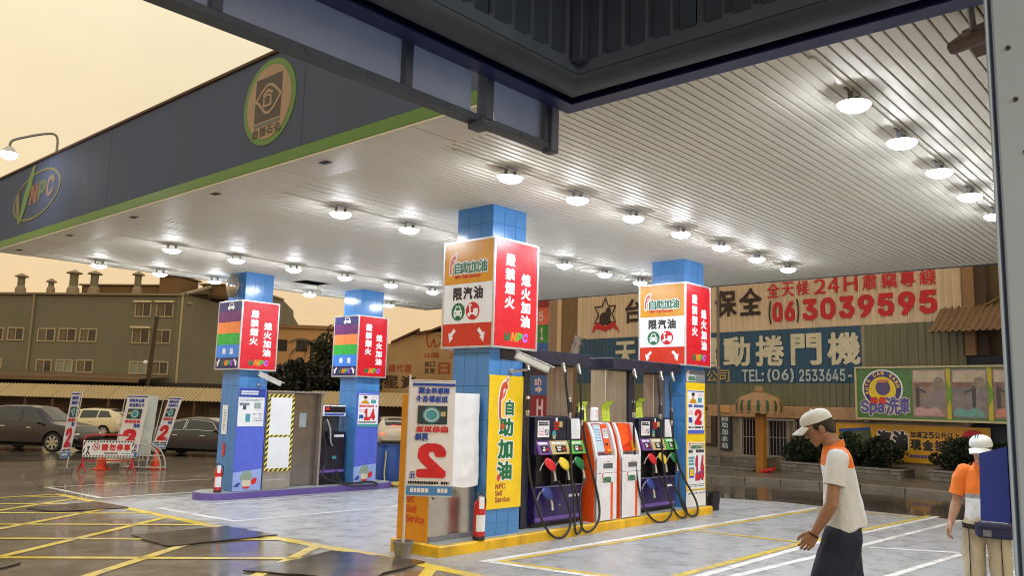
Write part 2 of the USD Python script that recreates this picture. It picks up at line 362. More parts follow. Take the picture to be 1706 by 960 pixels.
MAT_PLATE = M("wet_steel_plate", (0.04, 0.035, 0.032), rough=0.16, metal=0.0, var=0.4, scale=3.0, bump=0.001, spec=0.6)
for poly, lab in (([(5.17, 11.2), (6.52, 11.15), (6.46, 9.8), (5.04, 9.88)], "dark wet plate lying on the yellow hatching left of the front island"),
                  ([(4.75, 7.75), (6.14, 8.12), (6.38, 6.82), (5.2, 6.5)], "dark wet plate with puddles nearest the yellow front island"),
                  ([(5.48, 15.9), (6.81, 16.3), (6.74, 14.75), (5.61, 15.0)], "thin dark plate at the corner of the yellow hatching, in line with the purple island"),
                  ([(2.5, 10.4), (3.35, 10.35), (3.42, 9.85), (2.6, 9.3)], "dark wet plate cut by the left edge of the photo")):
    mb = MB()
    n = 9; a, b, c, d = (np.array(p) for p in poly)
    top = []
    for i in range(n):
        for j in range(n):
            s, t = i / (n - 1), j / (n - 1); p = (1 - s) * (1 - t) * a + s * (1 - t) * b + s * t * c + (1 - s) * t * d
            edge = max(abs(s - 0.5), abs(t - 0.5)) * 2
            p = p + 0.03 * np.array([rng.uniform(-1, 1), rng.uniform(-1, 1)]) * (edge > 0.99)
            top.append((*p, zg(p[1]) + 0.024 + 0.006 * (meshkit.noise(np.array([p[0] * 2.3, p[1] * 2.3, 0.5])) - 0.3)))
    top = np.array(top); f = []
    for i in range(n - 1):
        for j in range(n - 1): f.append([i * n + j, i * n + j + 1, (i + 1) * n + j + 1, (i + 1) * n + j])
    rim = [i * n for i in range(n)] + [(n - 1) * n + j for j in range(1, n)] + [i * n + n - 1 for i in range(n - 2, -1, -1)] + list(range(n - 2, 0, -1))
    low = top[rim] - [0, 0, 0.014]; k0 = len(top)
    for i in range(len(rim)): j = (i + 1) % len(rim); f.append([rim[i], rim[j], k0 + j, k0 + i])
    tm = trimesh.Trimesh(np.vstack([top, low]), [x for q in f for x in ((q[0], q[1], q[2]), (q[0], q[2], q[3]))], process=False)
    if tm.face_normals[0][2] < 0: tm.invert()
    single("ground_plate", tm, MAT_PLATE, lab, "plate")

# pavement and kerb across the side road
MAT_PAVE = M("wet_pavement", (0.13, 0.115, 0.095), rough=0.3, var=0.25, scale=1.5, bump=0.003)
kerbX = lambda y: 20.2 + 0.085 * (y - 5)
pv = MB(); K = [(kerbX(y), y) for y in (-15, 7, 23, 27)]; Bk = [(26.2 + 0.09 * (y - 5), y) for y in (-15, 7, 23, 27)]
for i in range(3):
    (x0, y0), (x1, y1), (x2, y2), (x3, y3) = K[i], K[i + 1], Bk[i + 1], Bk[i]
    pv.quad((x0, y0, zg(y0) + .1), (x3, y3, zg(y3) + .1), (x2, y2, zg(y2) + .1), (x1, y1, zg(y1) + .1)); pv.quad((x0, y0, zg(y0) + .1), (x1, y1, zg(y1) + .1), (x1, y1, zg(y1) - .1), (x0, y0, zg(y0) - .1))
pvn = single("pavement", pv, MAT_PAVE, "narrow wet pavement with low kerb before the shop wall", "pavement", kind="structure")
MAT_KERB = M("kerb_concrete", (0.19, 0.17, 0.14), rough=0.4, var=0.3, scale=2.0, bump=0.002)
for i in range(30):
    y0, y1 = -6 + i * 1.0, -6 + i * 1.0 + 0.985
    F = Fr((kerbX(y0), y0, zg(y0)), (kerbX(y1) - kerbX(y0), y1 - y0, zg(y1) - zg(y0)), (0, 0, 1)); F.v = np.array([0, 0, 1.0]); F.n = np.cross(F.u, F.v)
    pvn.part("kerb_stone", MB().rect(F, 0, -0.05, 0.98, 0.115, -0.22, 0.02, 0.012), MAT_KERB)

# ------------------------------------------------------------------ canopy
CZ, CX0, CX1, CY0, CY1 = 4.24, 4.84, 15.5, -1.2, 17.0
MAT_SLAT = S("cream_slat", (224, 219, 206), rough=0.6, var=0.05, scale=0.6, spec=0.25)
MAT_FASCIA = M("slate_fascia", (0.08, 0.105, 0.185), rough=0.75, spec=0.25, var=0.14, scale=0.9, aniso=(1, 1, 0.3))
MAT_GREEN = M("green_trim", (0.09, 0.22, 0.035), rough=0.45, var=0.12)
MAT_CAP = M("rusty_cap", (0.09, 0.045, 0.03), rough=0.6, var=0.3)
MAT_DARK = M("dark_void", (0.03, 0.03, 0.032), rough=0.8)
can = thing("station_canopy", "large flat canopy over the pumps with slate fascia, green trim and slatted ceiling", "canopy", (CX0, 7, 0))
pitch = 0.092; y = CY0 + 0.12
while y < CY1 - 0.12:
    holes = (15.02, 15.62, 10.15, 10.75)
    if holes[0] < y < holes[1]:           # the missing slats beside the far column
        segs = ((CX0 + 0.62, 10.2), (10.95, CX1 - 0.12))
    else: segs = ((CX0 + 0.62, CX1 - 0.12),)
    for a, b in segs:
        can.part("ceiling_slat", MB().box((a, y, CZ + rng.uniform(-0.0015, 0.0015)), (b, y + pitch - 0.014, CZ + 0.03), 0.004), MAT_SLAT)
    y += pitch
can.part("ceiling_void", MB().box((CX0 + 0.1, CY0 + 0.1, CZ + 0.1), (CX1 - 0.1, CY1 - 0.1, CZ + 0.13)), MAT_DARK)
MAT_SOFFIT = S("cream_soffit", (218, 212, 199), rough=0.5, var=0.08, scale=1.2)
for i in range(8):
    a, b = CY0 + i * 2.275, CY0 + (i + 1) * 2.275 - 0.012
    can.part("soffit_panel", MB().box((CX0 + 0.02, a, CZ - 0.012), (CX0 + 0.605, b, CZ + 0.03), 0.003), MAT_SOFFIT)
    can.part("soffit_vent", MB().box((CX0 + 0.2, a + 1.55, CZ - 0.018), (CX0 + 0.28, a + 1.69, CZ - 0.0125)), MAT_DARK)
for i, (a, b) in enumerate([(-1.2, 2.4), (2.4, 7.36), (7.36, 12.2), (12.2, 17.0)]):
    can.part("fascia_panel", MB().box((CX0, a + 0.004, CZ + 0.13), (CX0 + 0.06, b - 0.004, 5.56), 0.004), MAT_FASCIA)
can.part("green_trim", MB().box((CX0 - 0.012, CY0, CZ), (CX0 + 0.05, CY1, CZ + 0.127), 0.004), MAT_GREEN)
can.part("trim_lip", MB().box((CX0 - 0.006, CY0, CZ - 0.02), (CX0 + 0.02, CY1, CZ - 0.001)), MAT_SOFFIT)
can.part("cap_strip", MB().box((CX0 - 0.03, CY0 - 0.03, 5.56), (CX0 + 0.1, CY1 + 0.03, 5.6), 0.006), MAT_CAP)
for a, b in (((CX0 + 0.06, CY1 - 0.06, CZ + 0.001), (CX1, CY1, 5.56)), ((CX1 - 0.06, CY0 + 0.06, CZ + 0.001), (CX1, CY1 - 0.06, 5.56)), ((CX0 + 0.06, CY0, CZ + 0.001), (CX1, CY0 + 0.06, 5.56))):
    can.part("fascia_panel", MB().box(a, b), MAT_FASCIA)
can.part("roof_deck", MB().box((CX0 + 0.07, CY0 + 0.07, 5.2), (CX1 - 0.07, CY1 - 0.07, 5.3)), MAT_DARK)
for Y in (2.2, 5.82, 8.79, 13.4, 16.3):
    can.part("lamp_conduit", MB().box((5.6, Y - 0.02, CZ - 0.022), (15.2, Y + 0.02, CZ - 0.003), 0.004), MAT_SLAT)

# emblem discs painted on the fascia
FF = Fr((CX0 - 0.001, 17.0, 4.24), (0, -1, 0))       # a runs towards the viewer's right
def ell(a, b, ra, rb): return affinity.scale(Point(a, b).buffer(1, 48), ra, rb)
MAT_BUFF = M("emblem_buff", (0.36, 0.25, 0.17), rough=0.5); MAT_INK = M("emblem_brown", (0.055, 0.042, 0.04), rough=0.5); MAT_GREYINK = M("emblem_grey", (0.13, 0.14, 0.16), rough=0.5)
ca = 17 - 8.03
d = can.part("emblem_disc", MB().poly(FF, ell(ca, 0.77, 0.52, 0.50), 0, 0.006), MAT_GREEN)
d.part("emblem_face", MB().poly(FF, ell(ca, 0.77, 0.44, 0.43), 0.006, 0.010), MAT_BUFF)
d.part("emblem_square", MB().rect(FF, ca - 0.27, 0.56, ca + 0.25, 1.07, 0.010, 0.013), MAT_INK)
eye = LineString(spline([(ca - 0.27, 0.80), (ca - 0.12, 0.92), (ca, 0.97), (ca + 0.12, 0.92), (ca + 0.25, 0.82)], 20)).buffer(0.016).union(LineString(spline([(ca - 0.27, 0.80), (ca - 0.17, 0.76), (ca - 0.01, 0.64), (ca + 0.15, 0.72), (ca + 0.25, 0.82)], 20)).buffer(0.016))
eye = eye.union(LineString([(ca - 0.1, 0.86), (ca - 0.02, 0.91), (ca + 0.07, 0.87)]).buffer(0.016)).union(Polygon([(ca - 0.09, 0.73), (ca + 0.05, 0.73), (ca + 0.05, 0.83), (ca - 0.02, 0.86), (ca - 0.09, 0.83)]).exterior.buffer(0.014))
d.part("emblem_lines", MB().poly(FF, eye, 0.013, 0.016), MAT_BUFF)
d.part("emblem_bar", MB().rect(FF, ca - 0.27, 0.505, ca + 0.25, 0.54, 0.010, 0.013), MAT_GREYINK)
d.part("emblem_lettering", MB().row(FF, "台塑石化", ca - 0.3, ca + 0.28, 0.385, 0.49, c0=0.010, c1=0.013, bold=2), MAT_INK)
na = 17 - 15.2
MAT_OL = M("emblem_olive", (0.15, 0.15, 0.07), rough=0.5); MAT_OR = M("emblem_orange", (0.22, 0.08, 0.045), rough=0.5); MAT_PK = M("emblem_mauve", (0.2, 0.14, 0.13), rough=0.5)
ring = affinity.rotate(ell(na + 0.15, 0.75, 1.05, 0.41).difference(ell(na + 0.15, 0.75, 0.98, 0.37)), 4)
e = can.part("emblem_ring", MB().poly(FF, ring, 0, 0.006), MAT_OL)
leaf = lambda pts: Polygon(spline(pts + [pts[0]], 40))
can.part("emblem_leaf", MB().poly(FF, Polygon([(na - 0.55, 0.33), (na - 0.42, 0.8), (na - 0.12, 1.28), (na + 0.02, 1.3), (na - 0.08, 0.95), (na - 0.3, 0.55), (na - 0.47, 0.31)]), 0.006, 0.010), MAT_GREEN)
can.part("emblem_leaf", MB().poly(FF, Polygon([(na - 0.56, 0.33), (na - 0.72, 0.62), (na - 0.78, 0.82), (na - 0.66, 0.98), (na - 0.58, 0.72), (na - 0.52, 0.5), (na - 0.49, 0.33)]), 0.010, 0.013), MAT_OL)
for ch, mt, i in (("N", MAT_OR, 0), ("P", M("emblem_leaf_green", (0.09, 0.13, 0.06)), 1), ("C", MAT_PK, 2)):
    can.part("emblem_letter", MB().text(FF, ch, na - 0.12 + i * 0.36, 0.6 + i * 0.02, na + 0.2 + i * 0.36, 0.95 + i * 0.02, 0, 0.006, bold=4, latin=True, shear=0.15), mt)

# ceiling floodlights
MAT_BRACKET = M("lamp_bracket", (0.22, 0.22, 0.23), rough=0.5); MAT_HOUSING = M("lamp_housing", (0.6, 0.6, 0.61), rough=0.4)
MAT_LENS = glow("lamp_lens_glow", (0.92, 0.965, 1.04), 165.0)
def make_floodlight(label, loc, group):
    t = thing("ceiling_floodlight", label, "floodlight", loc, 0, group)
    b = MB()
    for s in (-1, 1): b.box((s * 0.07 - 0.006, -0.02, -0.085), (s * 0.07 + 0.006, 0.02, 0.0))
    b.box((-0.1, -0.025, -0.012), (0.1, 0.025, -0.003)); b.box((-0.19, -0.012, -0.03), (-0.08, 0.012, -0.012))
    t.part("bracket", b, MAT_BRACKET, own=True)
    t.part("housing", MB().lathe((0, 0, 0), [(0.0, -0.082), (0.07, -0.084), (0.125, -0.1), (0.146, -0.108)], 16, 1.0, 0.85), MAT_HOUSING, own=True, smooth=40)
    t.part("lens", MB().lathe((0, 0, 0), [(0.0, -0.1085), (0.144, -0.109), (0.138, -0.118), (0.108, -0.143), (0.055, -0.16), (0.0, -0.165)], 16, 1.0, 0.85), MAT_LENS, own=True, smooth=40)
    return t
ORD = ["nearest", "second", "third", "fourth", "fifth", "sixth", "seventh"]
ROWS = {2.2: "the row beside the blue-grey post", 5.82: "the row before the nearest column", 8.79: "the row just behind the nearest column", 13.4: "the row before the two far columns", 16.3: "the row along the canopy's far edge"}
first = None
for Y, where in ROWS.items():
    for k in range(5 if Y < 3 else 7):
        lab = f"lit ceiling floodlight, {ORD[k]}{' one' if k == 0 else ''} from the near end of {where}".replace("nearest one from the near end of", "nearest one in"); loc = (6.45 + 1.19 * k, Y, CZ)
        if first is None: first = make_floodlight(lab, loc, "floodlights under the canopy ceiling"); continue
        copy(first, loc, 0, lab, "floodlights under the canopy ceiling")
gl = thing("gooseneck_lamp", "lit lamp on a bent pipe arm reaching out over the fascia", "lamp", (CX0, 14.47, 5.58))
gl.part("arm", MB().tube(spline([(4.88, 14.47, 5.55), (4.88, 14.47, 5.86), (4.84, 14.47, 5.92), (4.7, 14.47, 5.9), (4.3, 14.47, 5.71), (4.22, 14.47, 5.65), (4.2, 14.47, 5.55)], 30), 0.02), MAT_BRACKET, smooth=60)
gl.part("shade", MB().lathe((4.2, 14.47, 5.42), [(0.0, 0.14), (0.05, 0.13), (0.09, 0.08), (0.13, 0.03)], 16), MAT_HOUSING, smooth=40)
gl.part("lens", MB().lathe((4.2, 14.47, 5.42), [(0.0, 0.03), (0.125, 0.029), (0.11, -0.03), (0.05, -0.07), (0.0, -0.08)], 16), glow("gooseneck_lens_glow", (0.95, 0.97, 1.0), 45.0), smooth=40)

# ------------------------------------------------------------------ islands and tiled columns
MAT_YKERB = M("yellow_kerb", lin((226, 178, 22)), rough=0.4, var=0.18, scale=4, bump=0.002, dirt=0.6)
MAT_PKERB = M("purple_kerb", lin((104, 84, 156)), rough=0.4, var=0.15, scale=4, bump=0.002, dirt=0.4)
MAT_ITOP = M("island_top", (0.33, 0.36, 0.35), rough=0.4, var=0.2, scale=3, bump=0.002)
isl = thing("pump_island", "long raised island with yellow painted kerb under the front pumps", "pump island", (9.6, 7.34, 0), kind="structure")
isl.part("kerb", MB().box((6.67, 6.93, -0.05), (12.97, 7.77, 0.125), 0.015), MAT_YKERB)
isl.part("island_top", MB().box((6.72, 6.99, 0.10), (12.92, 7.72, 0.131)), MAT_ITOP)
isl2 = thing("pump_island", "raised island with rounded end and purple painted kerb under the far pumps", "pump island", (10.5, 15.5, -0.25), kind="structure")
st = LineString([(8.75, 15.42), (12.6, 15.42)]).buffer(0.46, 12)
XY = Fr((0, 0, 0), (1, 0, 0), (0, 1, 0))
isl2.part("kerb", MB().poly(XY, st, -0.34, -0.125), MAT_PKERB); isl2.part("island_top", MB().poly(XY, st.buffer(-0.06), -0.13, -0.119), MAT_ITOP)

MAT_TILE = M("blue_tile", lin((74, 132, 192)), rough=0.18, var=0.1, scale=1.3, spec=0.5, dirt=0.18); MAT_GROUT = M("tile_grout", (0.05, 0.12, 0.24), rough=0.7)
def make_column(label):
    t = thing("tiled_column", label, "column", (7.53, 7.06, 0), 0, "blue tiled columns")
    w = 0.64; b = MB().box((0.006, 0.006, -0.4), (w - 0.006, w - 0.006, CZ + 0.02)); t.part("core", b, MAT_GROUT, own=True)
    th = 0.415; tw = w / 3
    for F in (Fr((0, 0, 0), (1, 0, 0)), Fr((0, w, 0), (0, -1, 0)), Fr((w, 0, 0), (0, 1, 0)), Fr((w, w, 0), (-1, 0, 0))):
        for i in range(3):
            for j in range(12):
                z0 = -0.55 + j * th; z1 = min(z0 + th - 0.005, CZ + 0.015)
                t.part("tile", MB().rect(F, i * tw + 0.0025, z0, (i + 1) * tw - 0.0025, z1, -0.012, -rng.uniform(0, 0.0012), 0.0025), MAT_TILE, own=True)
    return t
C1 = make_column("blue tiled column nearest the camera, between the steel cabinet and the front pumps")
copy(C1, (12.29, 7.06, 0), 0, "blue tiled column at the far end of the yellow island, beside the second pump", "blue tiled columns")
copy(C1, (8.86, 15.1, 0), 0, "left of the two blue columns on the purple island, with the round mirror", "blue tiled columns")
copy(C1, (11.8, 15.1, 0), 0, "right of the two blue columns on the purple island, beside the blue barrel", "blue tiled columns")

# ------------------------------------------------------------------ box signs round the columns
MAT_ALU = M("aluminium_frame", (0.55, 0.55, 0.56), rough=0.35, metal=0.7, var=0.08)
MAT_RED = S("sign_red", (200, 26, 40), rough=0.28, var=0.04); MAT_WHITE = S("sign_white", (232, 232, 234), rough=0.3, var=0.03); MAT_AMBER = S("sign_amber", (214, 148, 22), rough=0.28, var=0.04)
MAT_VERM = S("sign_vermilion", (202, 48, 28), rough=0.28, var=0.04); MAT_BLACK = S("print_black", (34, 32, 36), rough=0.4); MAT_DGREEN = S("print_green", (14, 108, 66), rough=0.4)
MAT_NPC = [S("print_npc_orange", (240, 130, 40), rough=0.4), S("print_npc_green", (70, 180, 60), rough=0.4), S("print_npc_violet", (165, 100, 215), rough=0.4)]
ARROW = Polygon([(0, 0), (0.12, 0.12), (0.07, 0.14), (0.2, 0.27), (0.14, 0.33), (0.01, 0.2), (-0.04, 0.24)])
def npc(node, F, a0, b0, h, c=0.004):
    node.part("leaf_mark", MB().poly(F, Polygon(spline([(a0 + h * .35, b0), (a0, b0 + h * .6), (a0 + h * .1, b0 + h), (a0 + h * .38, b0 + h * .5), (a0 + h * .75, b0 + h * 1.05), (a0 + h * .9, b0 + h * .7), (a0 + h * .35, b0)], 30)), c, c + 0.003), MAT_DGREEN)
    for i, ch in enumerate("NPC"):
        node.part("lettering", MB().text(F, ch, a0 + h * (1.1 + i * 0.95), b0, a0 + h * (1.98 + i * 0.95), b0 + h, c, c + 0.003, bold=5, latin=True, shear=0.2), MAT_NPC[i])
def box_sign(label, x, y, z0, kind):
    """An aluminium box round the column: red warning on the front, the fuels on the left."""
    W, D, Hh = 0.86, 0.92, 1.40
    t = thing("column_sign", label, "sign", (x, y, z0))
    t.part("box", MB().box((x + 0.012, y + 0.012, z0 + 0.01), (x + W - 0.012, y + D - 0.012, z0 + Hh - 0.01)), MAT_WHITE)
    b = MB()
    for px in (x, x + W - 0.03):
        for py in (y, y + D - 0.03): b.box((px, py, z0), (px + 0.03, py + 0.03, z0 + Hh), 0.004)
    for zz0 in (z0, z0 + Hh - 0.028):
        for py in (y, y + D - 0.03): b.box((x + 0.03, py, zz0), (x + W - 0.03, py + 0.03, zz0 + 0.028), 0.004)
        for px in (x, x + W - 0.03): b.box((px, y + 0.03, zz0), (px + 0.03, y + D - 0.03, zz0 + 0.028), 0.004)
    t.part("frame", b, MAT_ALU)
    R = Fr((x, y + 0.004, z0), (1, 0, 0)); Lf = Fr((x + 0.004, y + D, z0), (0, -1, 0))
    p = t.part("warning_panel", MB().rect(R, 0.032, 0.03, W - 0.032, Hh - 0.03, -0.006, 0), MAT_RED)
    p.part("lettering", MB().column(R, "嚴禁煙火", 0.30, 0.185, 0.50, 1.22, c0=0, c1=0.003, bold=3), MAT_WHITE)
    p.part("lettering", MB().column(R, "熄火加油", 0.61, 0.185, 0.28, 1.00, c0=0, c1=0.003, bold=3), MAT_WHITE)
    npc(p, R, 0.22, 0.10, 0.115, 0.0)
    if kind == "petrol":
        bands = [(0.03, 0.315, MAT_VERM), (0.317, 0.83, MAT_WHITE), (0.832, Hh - 0.03, MAT_AMBER)]
    else:
        hs = [0.03, 0.245, 0.505, 0.735, 0.965, 1.19, Hh - 0.03]
        cs = [(36, 32, 92), (58, 128, 214), (44, 164, 66), (232, 132, 76), (104, 50, 104), (58, 62, 112)]
        bands = [(hs[i], hs[i + 1], S("band_%s" % n, c, rough=0.28, var=0.04)) for i, (n, c) in enumerate(zip(("navy", "blue", "green", "orange", "plum", "slate"), cs))]
    q = None
    for b0, b1, mt in bands:
        q = t.part("colour_panel", MB().rect(Lf, 0.032, b0, D - 0.032, b1, -0.006, 0), mt)
        if kind == "petrol" and mt is MAT_AMBER:
            selfserve(q, Lf, 0.13, 0.96, 0.80, 1.22)
            q.part("lettering", MB().text(Lf, "NPC Self Service", 0.22, 0.90, 0.68, 0.945, 0, 0.003, bold=3, latin=True), MAT_RED)
        if kind == "petrol" and mt is MAT_WHITE:
            q.part("lettering", MB().row(Lf, "限汽油", 0.19, 0.74, 0.62, 0.785, c0=0, c1=0.003, bold=3), MAT_BLACK)
            g = q.part("car_disc", MB().poly(Lf, ell(0.30, 0.47, 0.118, 0.115), 0, 0.003), MAT_DGREEN)
            car = union_all([sbox(0.225, 0.47, 0.375, 0.535), Polygon([(0.24, 0.535), (0.36, 0.535), (0.335, 0.595), (0.265, 0.595)]), sbox(0.235, 0.445, 0.26, 0.475), sbox(0.34, 0.445, 0.365, 0.475)]).difference(Polygon([(0.258, 0.54), (0.342, 0.54), (0.326, 0.58), (0.274, 0.58)])).difference(union_all([Point(0.25, 0.503).buffer(0.012), Point(0.35, 0.503).buffer(0.012)]))
            g.part("car_mark", MB().poly(Lf, affinity.translate(car, 0, -0.05), 0.003, 0.006), MAT_WHITE)
            g = q.part("scooter_disc", MB().poly(Lf, ell(0.56, 0.47, 0.118, 0.115), 0, 0.003), MAT_RED)
            sc = union_all([Point(0.50, 0.475).buffer(0.026), Point(0.62, 0.475).buffer(0.026), LineString([(0.53, 0.6), (0.51, 0.575), (0.525, 0.49), (0.59, 0.485)]).buffer(0.011), Polygon([(0.57, 0.48), (0.655, 0.48), (0.655, 0.55), (0.575, 0.55)]), sbox(0.49, 0.585, 0.545, 0.605)])
            g.part("scooter_mark", MB().poly(Lf, affinity.translate(sc, 0, -0.05), 0.003, 0.006), MAT_WHITE)
        if mt is bands[0][2]:
            sc = 0.55 if kind == "petrol" else 0.5; top = 0.075 if kind == "petrol" else 0.06
            A1 = affinity.translate(affinity.scale(ARROW, sc, sc, origin=(0, 0)), 0.16 if kind == "petrol" else 0.1, top); A2 = affinity.translate(affinity.scale(ARROW, -sc, sc, origin=(0, 0)), D - (0.16 if kind == "petrol" else 0.1), top)
            q.part("arrow", MB().poly(Lf, A1, 0, 0.003), MAT_WHITE); q.part("arrow", MB().poly(Lf, A2, 0, 0.003), MAT_WHITE)
            if kind != "petrol": npc(q, Lf, 0.26, 0.085, 0.11, 0.0)
    if kind != "petrol":
        t.part("lettering", MB().row(Lf, "柴 油", 0.26, 0.68, 0.31, 0.44, c0=0, c1=0.003, bold=3), MAT_WHITE)
        tr = union_all([sbox(0.36, 1.235, 0.62, 1.28), Polygon([(0.40, 1.28), (0.6, 1.28), (0.57, 1.35), (0.42, 1.35)]), sbox(0.38, 1.215, 0.44, 1.24), sbox(0.54, 1.215, 0.6, 1.24)]).difference(sbox(0.43, 1.29, 0.56, 1.335))
        t.part("truck_mark", MB().poly(Lf, tr, 0, 0.003), MAT_WHITE)
    return t
MAT_NOZ = S("print_nozzle_red", (206, 74, 40), rough=0.4)
NOZ = union_all([LineString(spline([(0.05, 0.02), (0.03, 0.3), (0.06, 0.62), (0.2, 0.72)], 20)).buffer(0.075), LineString(spline([(0.12, 0.62), (0.16, 0.85), (0.34, 1.0), (0.5, 0.95)], 20)).buffer(0.10).difference(Point(0.3, 0.72).buffer(0.09)), LineString([(0.4, 1.03), (0.62, 1.2)]).buffer(0.035), LineString([(0.3, 0.62), (0.42, 0.8)]).buffer(0.04)])
def selfserve(node, F, a0, b0, a1, b1, c=0.0):
    """The self-service mark: a nozzle and four characters, green on a white halo."""
    w = a1 - a0
    cells = [(a0 + w * (0.12 + i * 0.22), a0 + w * (0.33 + i * 0.22)) for i in range(4)]
    halo = MB(); ink = MB()
    for (x0, x1), ch in zip(cells, "自助加油"):
        halo.text(F, ch, x0 - 0.012, b0 - 0.012, x1 + 0.012, b0 + (b1 - b0) * 0.62 + 0.012, c, c + 0.003, bold=10); ink.text(F, ch, x0, b0, x1, b0 + (b1 - b0) * 0.62, c + 0.003, c + 0.005, bold=2)
    nz = affinity.translate(affinity.scale(NOZ, w * 0.24, (b1 - b0) * 0.82, origin=(0, 0)), a0 + 0.005, b0 + 0.01)
    halo.poly(F, nz.buffer(0.018), c, c + 0.0028)
    node.part("lettering_halo", halo, MAT_WHITE); node.part("lettering", ink, MAT_DGREEN); node.part("nozzle_mark", MB().poly(F, nz, c + 0.003, c + 0.005), MAT_NOZ)
box_sign("box sign on the nearest column, amber and white petrol face with car and scooter discs", 7.47, 6.96, 2.41, "petrol")
box_sign("box sign with amber petrol face on the column beyond the second pump", 12.14, 6.96, 2.43, "petrol")
box_sign("striped diesel box sign on the column with the round mirror", 8.75, 14.98, 2.26, "diesel")
box_sign("striped diesel box sign on the column beside the blue barrel", 11.66, 14.98, 2.24, "diesel")
mir = thing("convex_mirror", "round convex mirror on the left side of a far blue column", "mirror", (8.86, 15.36, 3.96))
MX = lambda prof: [np.c_[8.86 - z + 0 * (an := np.arange(28) / 28 * 2 * np.pi), 15.36 + r * np.cos(an), 3.96 + r * np.sin(an)] for r, z in prof]
mir.part("mirror_bowl", MB().loft(MX([(0.02, 0.0), (0.02, 0.1), (0.2, 0.11), (0.25, 0.13), (0.25, 0.15), (0.235, 0.152)])), M("mirror_rim", (0.03, 0.03, 0.03), rough=0.4), smooth=40)
mir.part("mirror_glass", MB().loft(MX([(0.234, 0.153), (0.19, 0.178), (0.12, 0.2), (0.05, 0.21), (0.0, 0.212)])), M("mirror_glass", (0.45, 0.45, 0.45), rough=0.03, metal=1.0, var=0.02), smooth=60)
# ------------------------------------------------------------------ front island: dispensers
IT = 0.131
MAT_NAVY = S("pump_navy", (30, 34, 54), rough=0.3, var=0.12); MAT_PBLACK = S("pump_black", (24, 24, 30), rough=0.3, var=0.15); MAT_PURPLE = S("pump_purple", (48, 36, 96), rough=0.25, var=0.14, dirt=0.25); MAT_LILAC = S("pump_lilac", (110, 82, 168), rough=0.35)
MAT_STEEL = M("brushed_steel", (0.46, 0.45, 0.44), rough=0.28, metal=0.9, var=0.1, scale=3, aniso=(8, 8, 0.4)); MAT_BRONZE = M("dull_steel", (0.30, 0.25, 0.22), rough=0.33, metal=0.75, var=0.12, scale=3, aniso=(8, 8, 0.4))
MAT_RUBBER = M("black_rubber", (0.018, 0.018, 0.02), rough=0.38, var=0.2); MAT_PAPER = S("paper_white", (228, 230, 234), rough=0.6, var=0.03, bump=0.0008, bscale=14)
MAT_OCHRE = S("display_ochre", (186, 170, 116), rough=0.4); MAT_LIME = S("display_green", (84, 170, 72), rough=0.4); MAT_VIOLET = S("display_violet", (108, 66, 136), rough=0.4)
NZM = {"red": S("nozzle_red", (200, 30, 44), rough=0.3), "yellow": S("nozzle_yellow", (224, 196, 60), rough=0.3), "green": S("nozzle_green", (16, 112, 62), rough=0.3), "blue": S("nozzle_blue", (44, 60, 130), rough=0.35)}
MAT_CHROME = M("bare_metal", (0.55, 0.55, 0.55), rough=0.22, metal=0.9)
MAT_ORANGE = S("kiosk_orange", (232, 84, 24), rough=0.3, var=0.06, dirt=0.15); MAT_KWHITE = S("kiosk_white", (222, 222, 226), rough=0.28, var=0.04, dirt=0.12)
MAT_INKBLUE = S("print_blue", (40, 70, 160), rough=0.45); MAT_INKRED = S("print_red", (206, 32, 42), rough=0.45); MAT_INKGREY = S("print_grey", (120, 122, 130), rough=0.5); MAT_PINK = S("print_pink", (220, 150, 160), rough=0.5); MAT_TEAL = S("print_teal", (70, 150, 160), rough=0.45)

def scribble0(F, a0, b0, a1, b1, rows, c=0.0, dens=0.75, h=0.5):
    """Rows of small print too fine to read."""
    mb = MB(); rh = (b1 - b0) / rows
    for r in range(rows):
        x = a0; y = b1 - (r + 1) * rh + rh * (1 - h) / 2
        while x < a1 - rh * 0.3:
            w = rh * h * rng.uniform(0.5, 1.0)
            if rng.random() < dens: mb.rect(F, x, y, min(x + w, a1), y + rh * h, c, c + 0.002)
            x += w + rh * 0.14
    return mb if mb.v else mb.rect(F, a0, b0, a0 + 0.01, b0 + 0.01, c, c + 0.002)
class Fine(MB): pass
def scribble(*a, **k):
    m = Fine(); q = scribble0(*a, **k); m.v, m.f, m.k = q.v, q.f, q.k; return m

def nozzle(t, x, z, colour, y=7.02):
    n = t.part("nozzle", MB().loft([np.array([[x + dx + sx * w * math.cos(a), y + w * 0.55 * math.sin(a), z + dz + 0.25 * sx * w * math.cos(a) + h * math.sin(a + 0.6)] for a in np.arange(10) / 10 * 2 * math.pi]) for dx, dz, w, h, sx in
        ((-0.10, 0.07, 0.012, 0.012, 1), (-0.085, 0.065, 0.035, 0.035, 1), (-0.03, 0.035, 0.055, 0.05, 1), (0.03, 0.0, 0.058, 0.05, 1), (0.07, -0.03, 0.045, 0.04, 1), (0.085, -0.05, 0.02, 0.02, 1))]), NZM[colour], smooth=50)
    n.part("spout", MB().tube([(x - 0.09, y, z + 0.07), (x - 0.13, y + 0.03, z + 0.02), (x - 0.14, y + 0.06, z - 0.06)], 0.013, 8), MAT_CHROME, smooth=50)
    n.part("trigger_guard", MB().tube(spline([(x + 0.04, y, z - 0.02), (x + 0.1, y, z - 0.0), (x + 0.125, y, z - 0.05), (x + 0.10, y, z - 0.10), (x + 0.05, y, z - 0.06)], 14), 0.009, 6), MAT_PBLACK, smooth=50)
    n.part("swivel", MB().tube([(x + 0.06, y, z - 0.04), (x + 0.09, y - 0.005, z - 0.12), (x + 0.1, y - 0.01, z - 0.2)], [0.018, 0.022, 0.026], 8), MAT_CHROME, smooth=50)
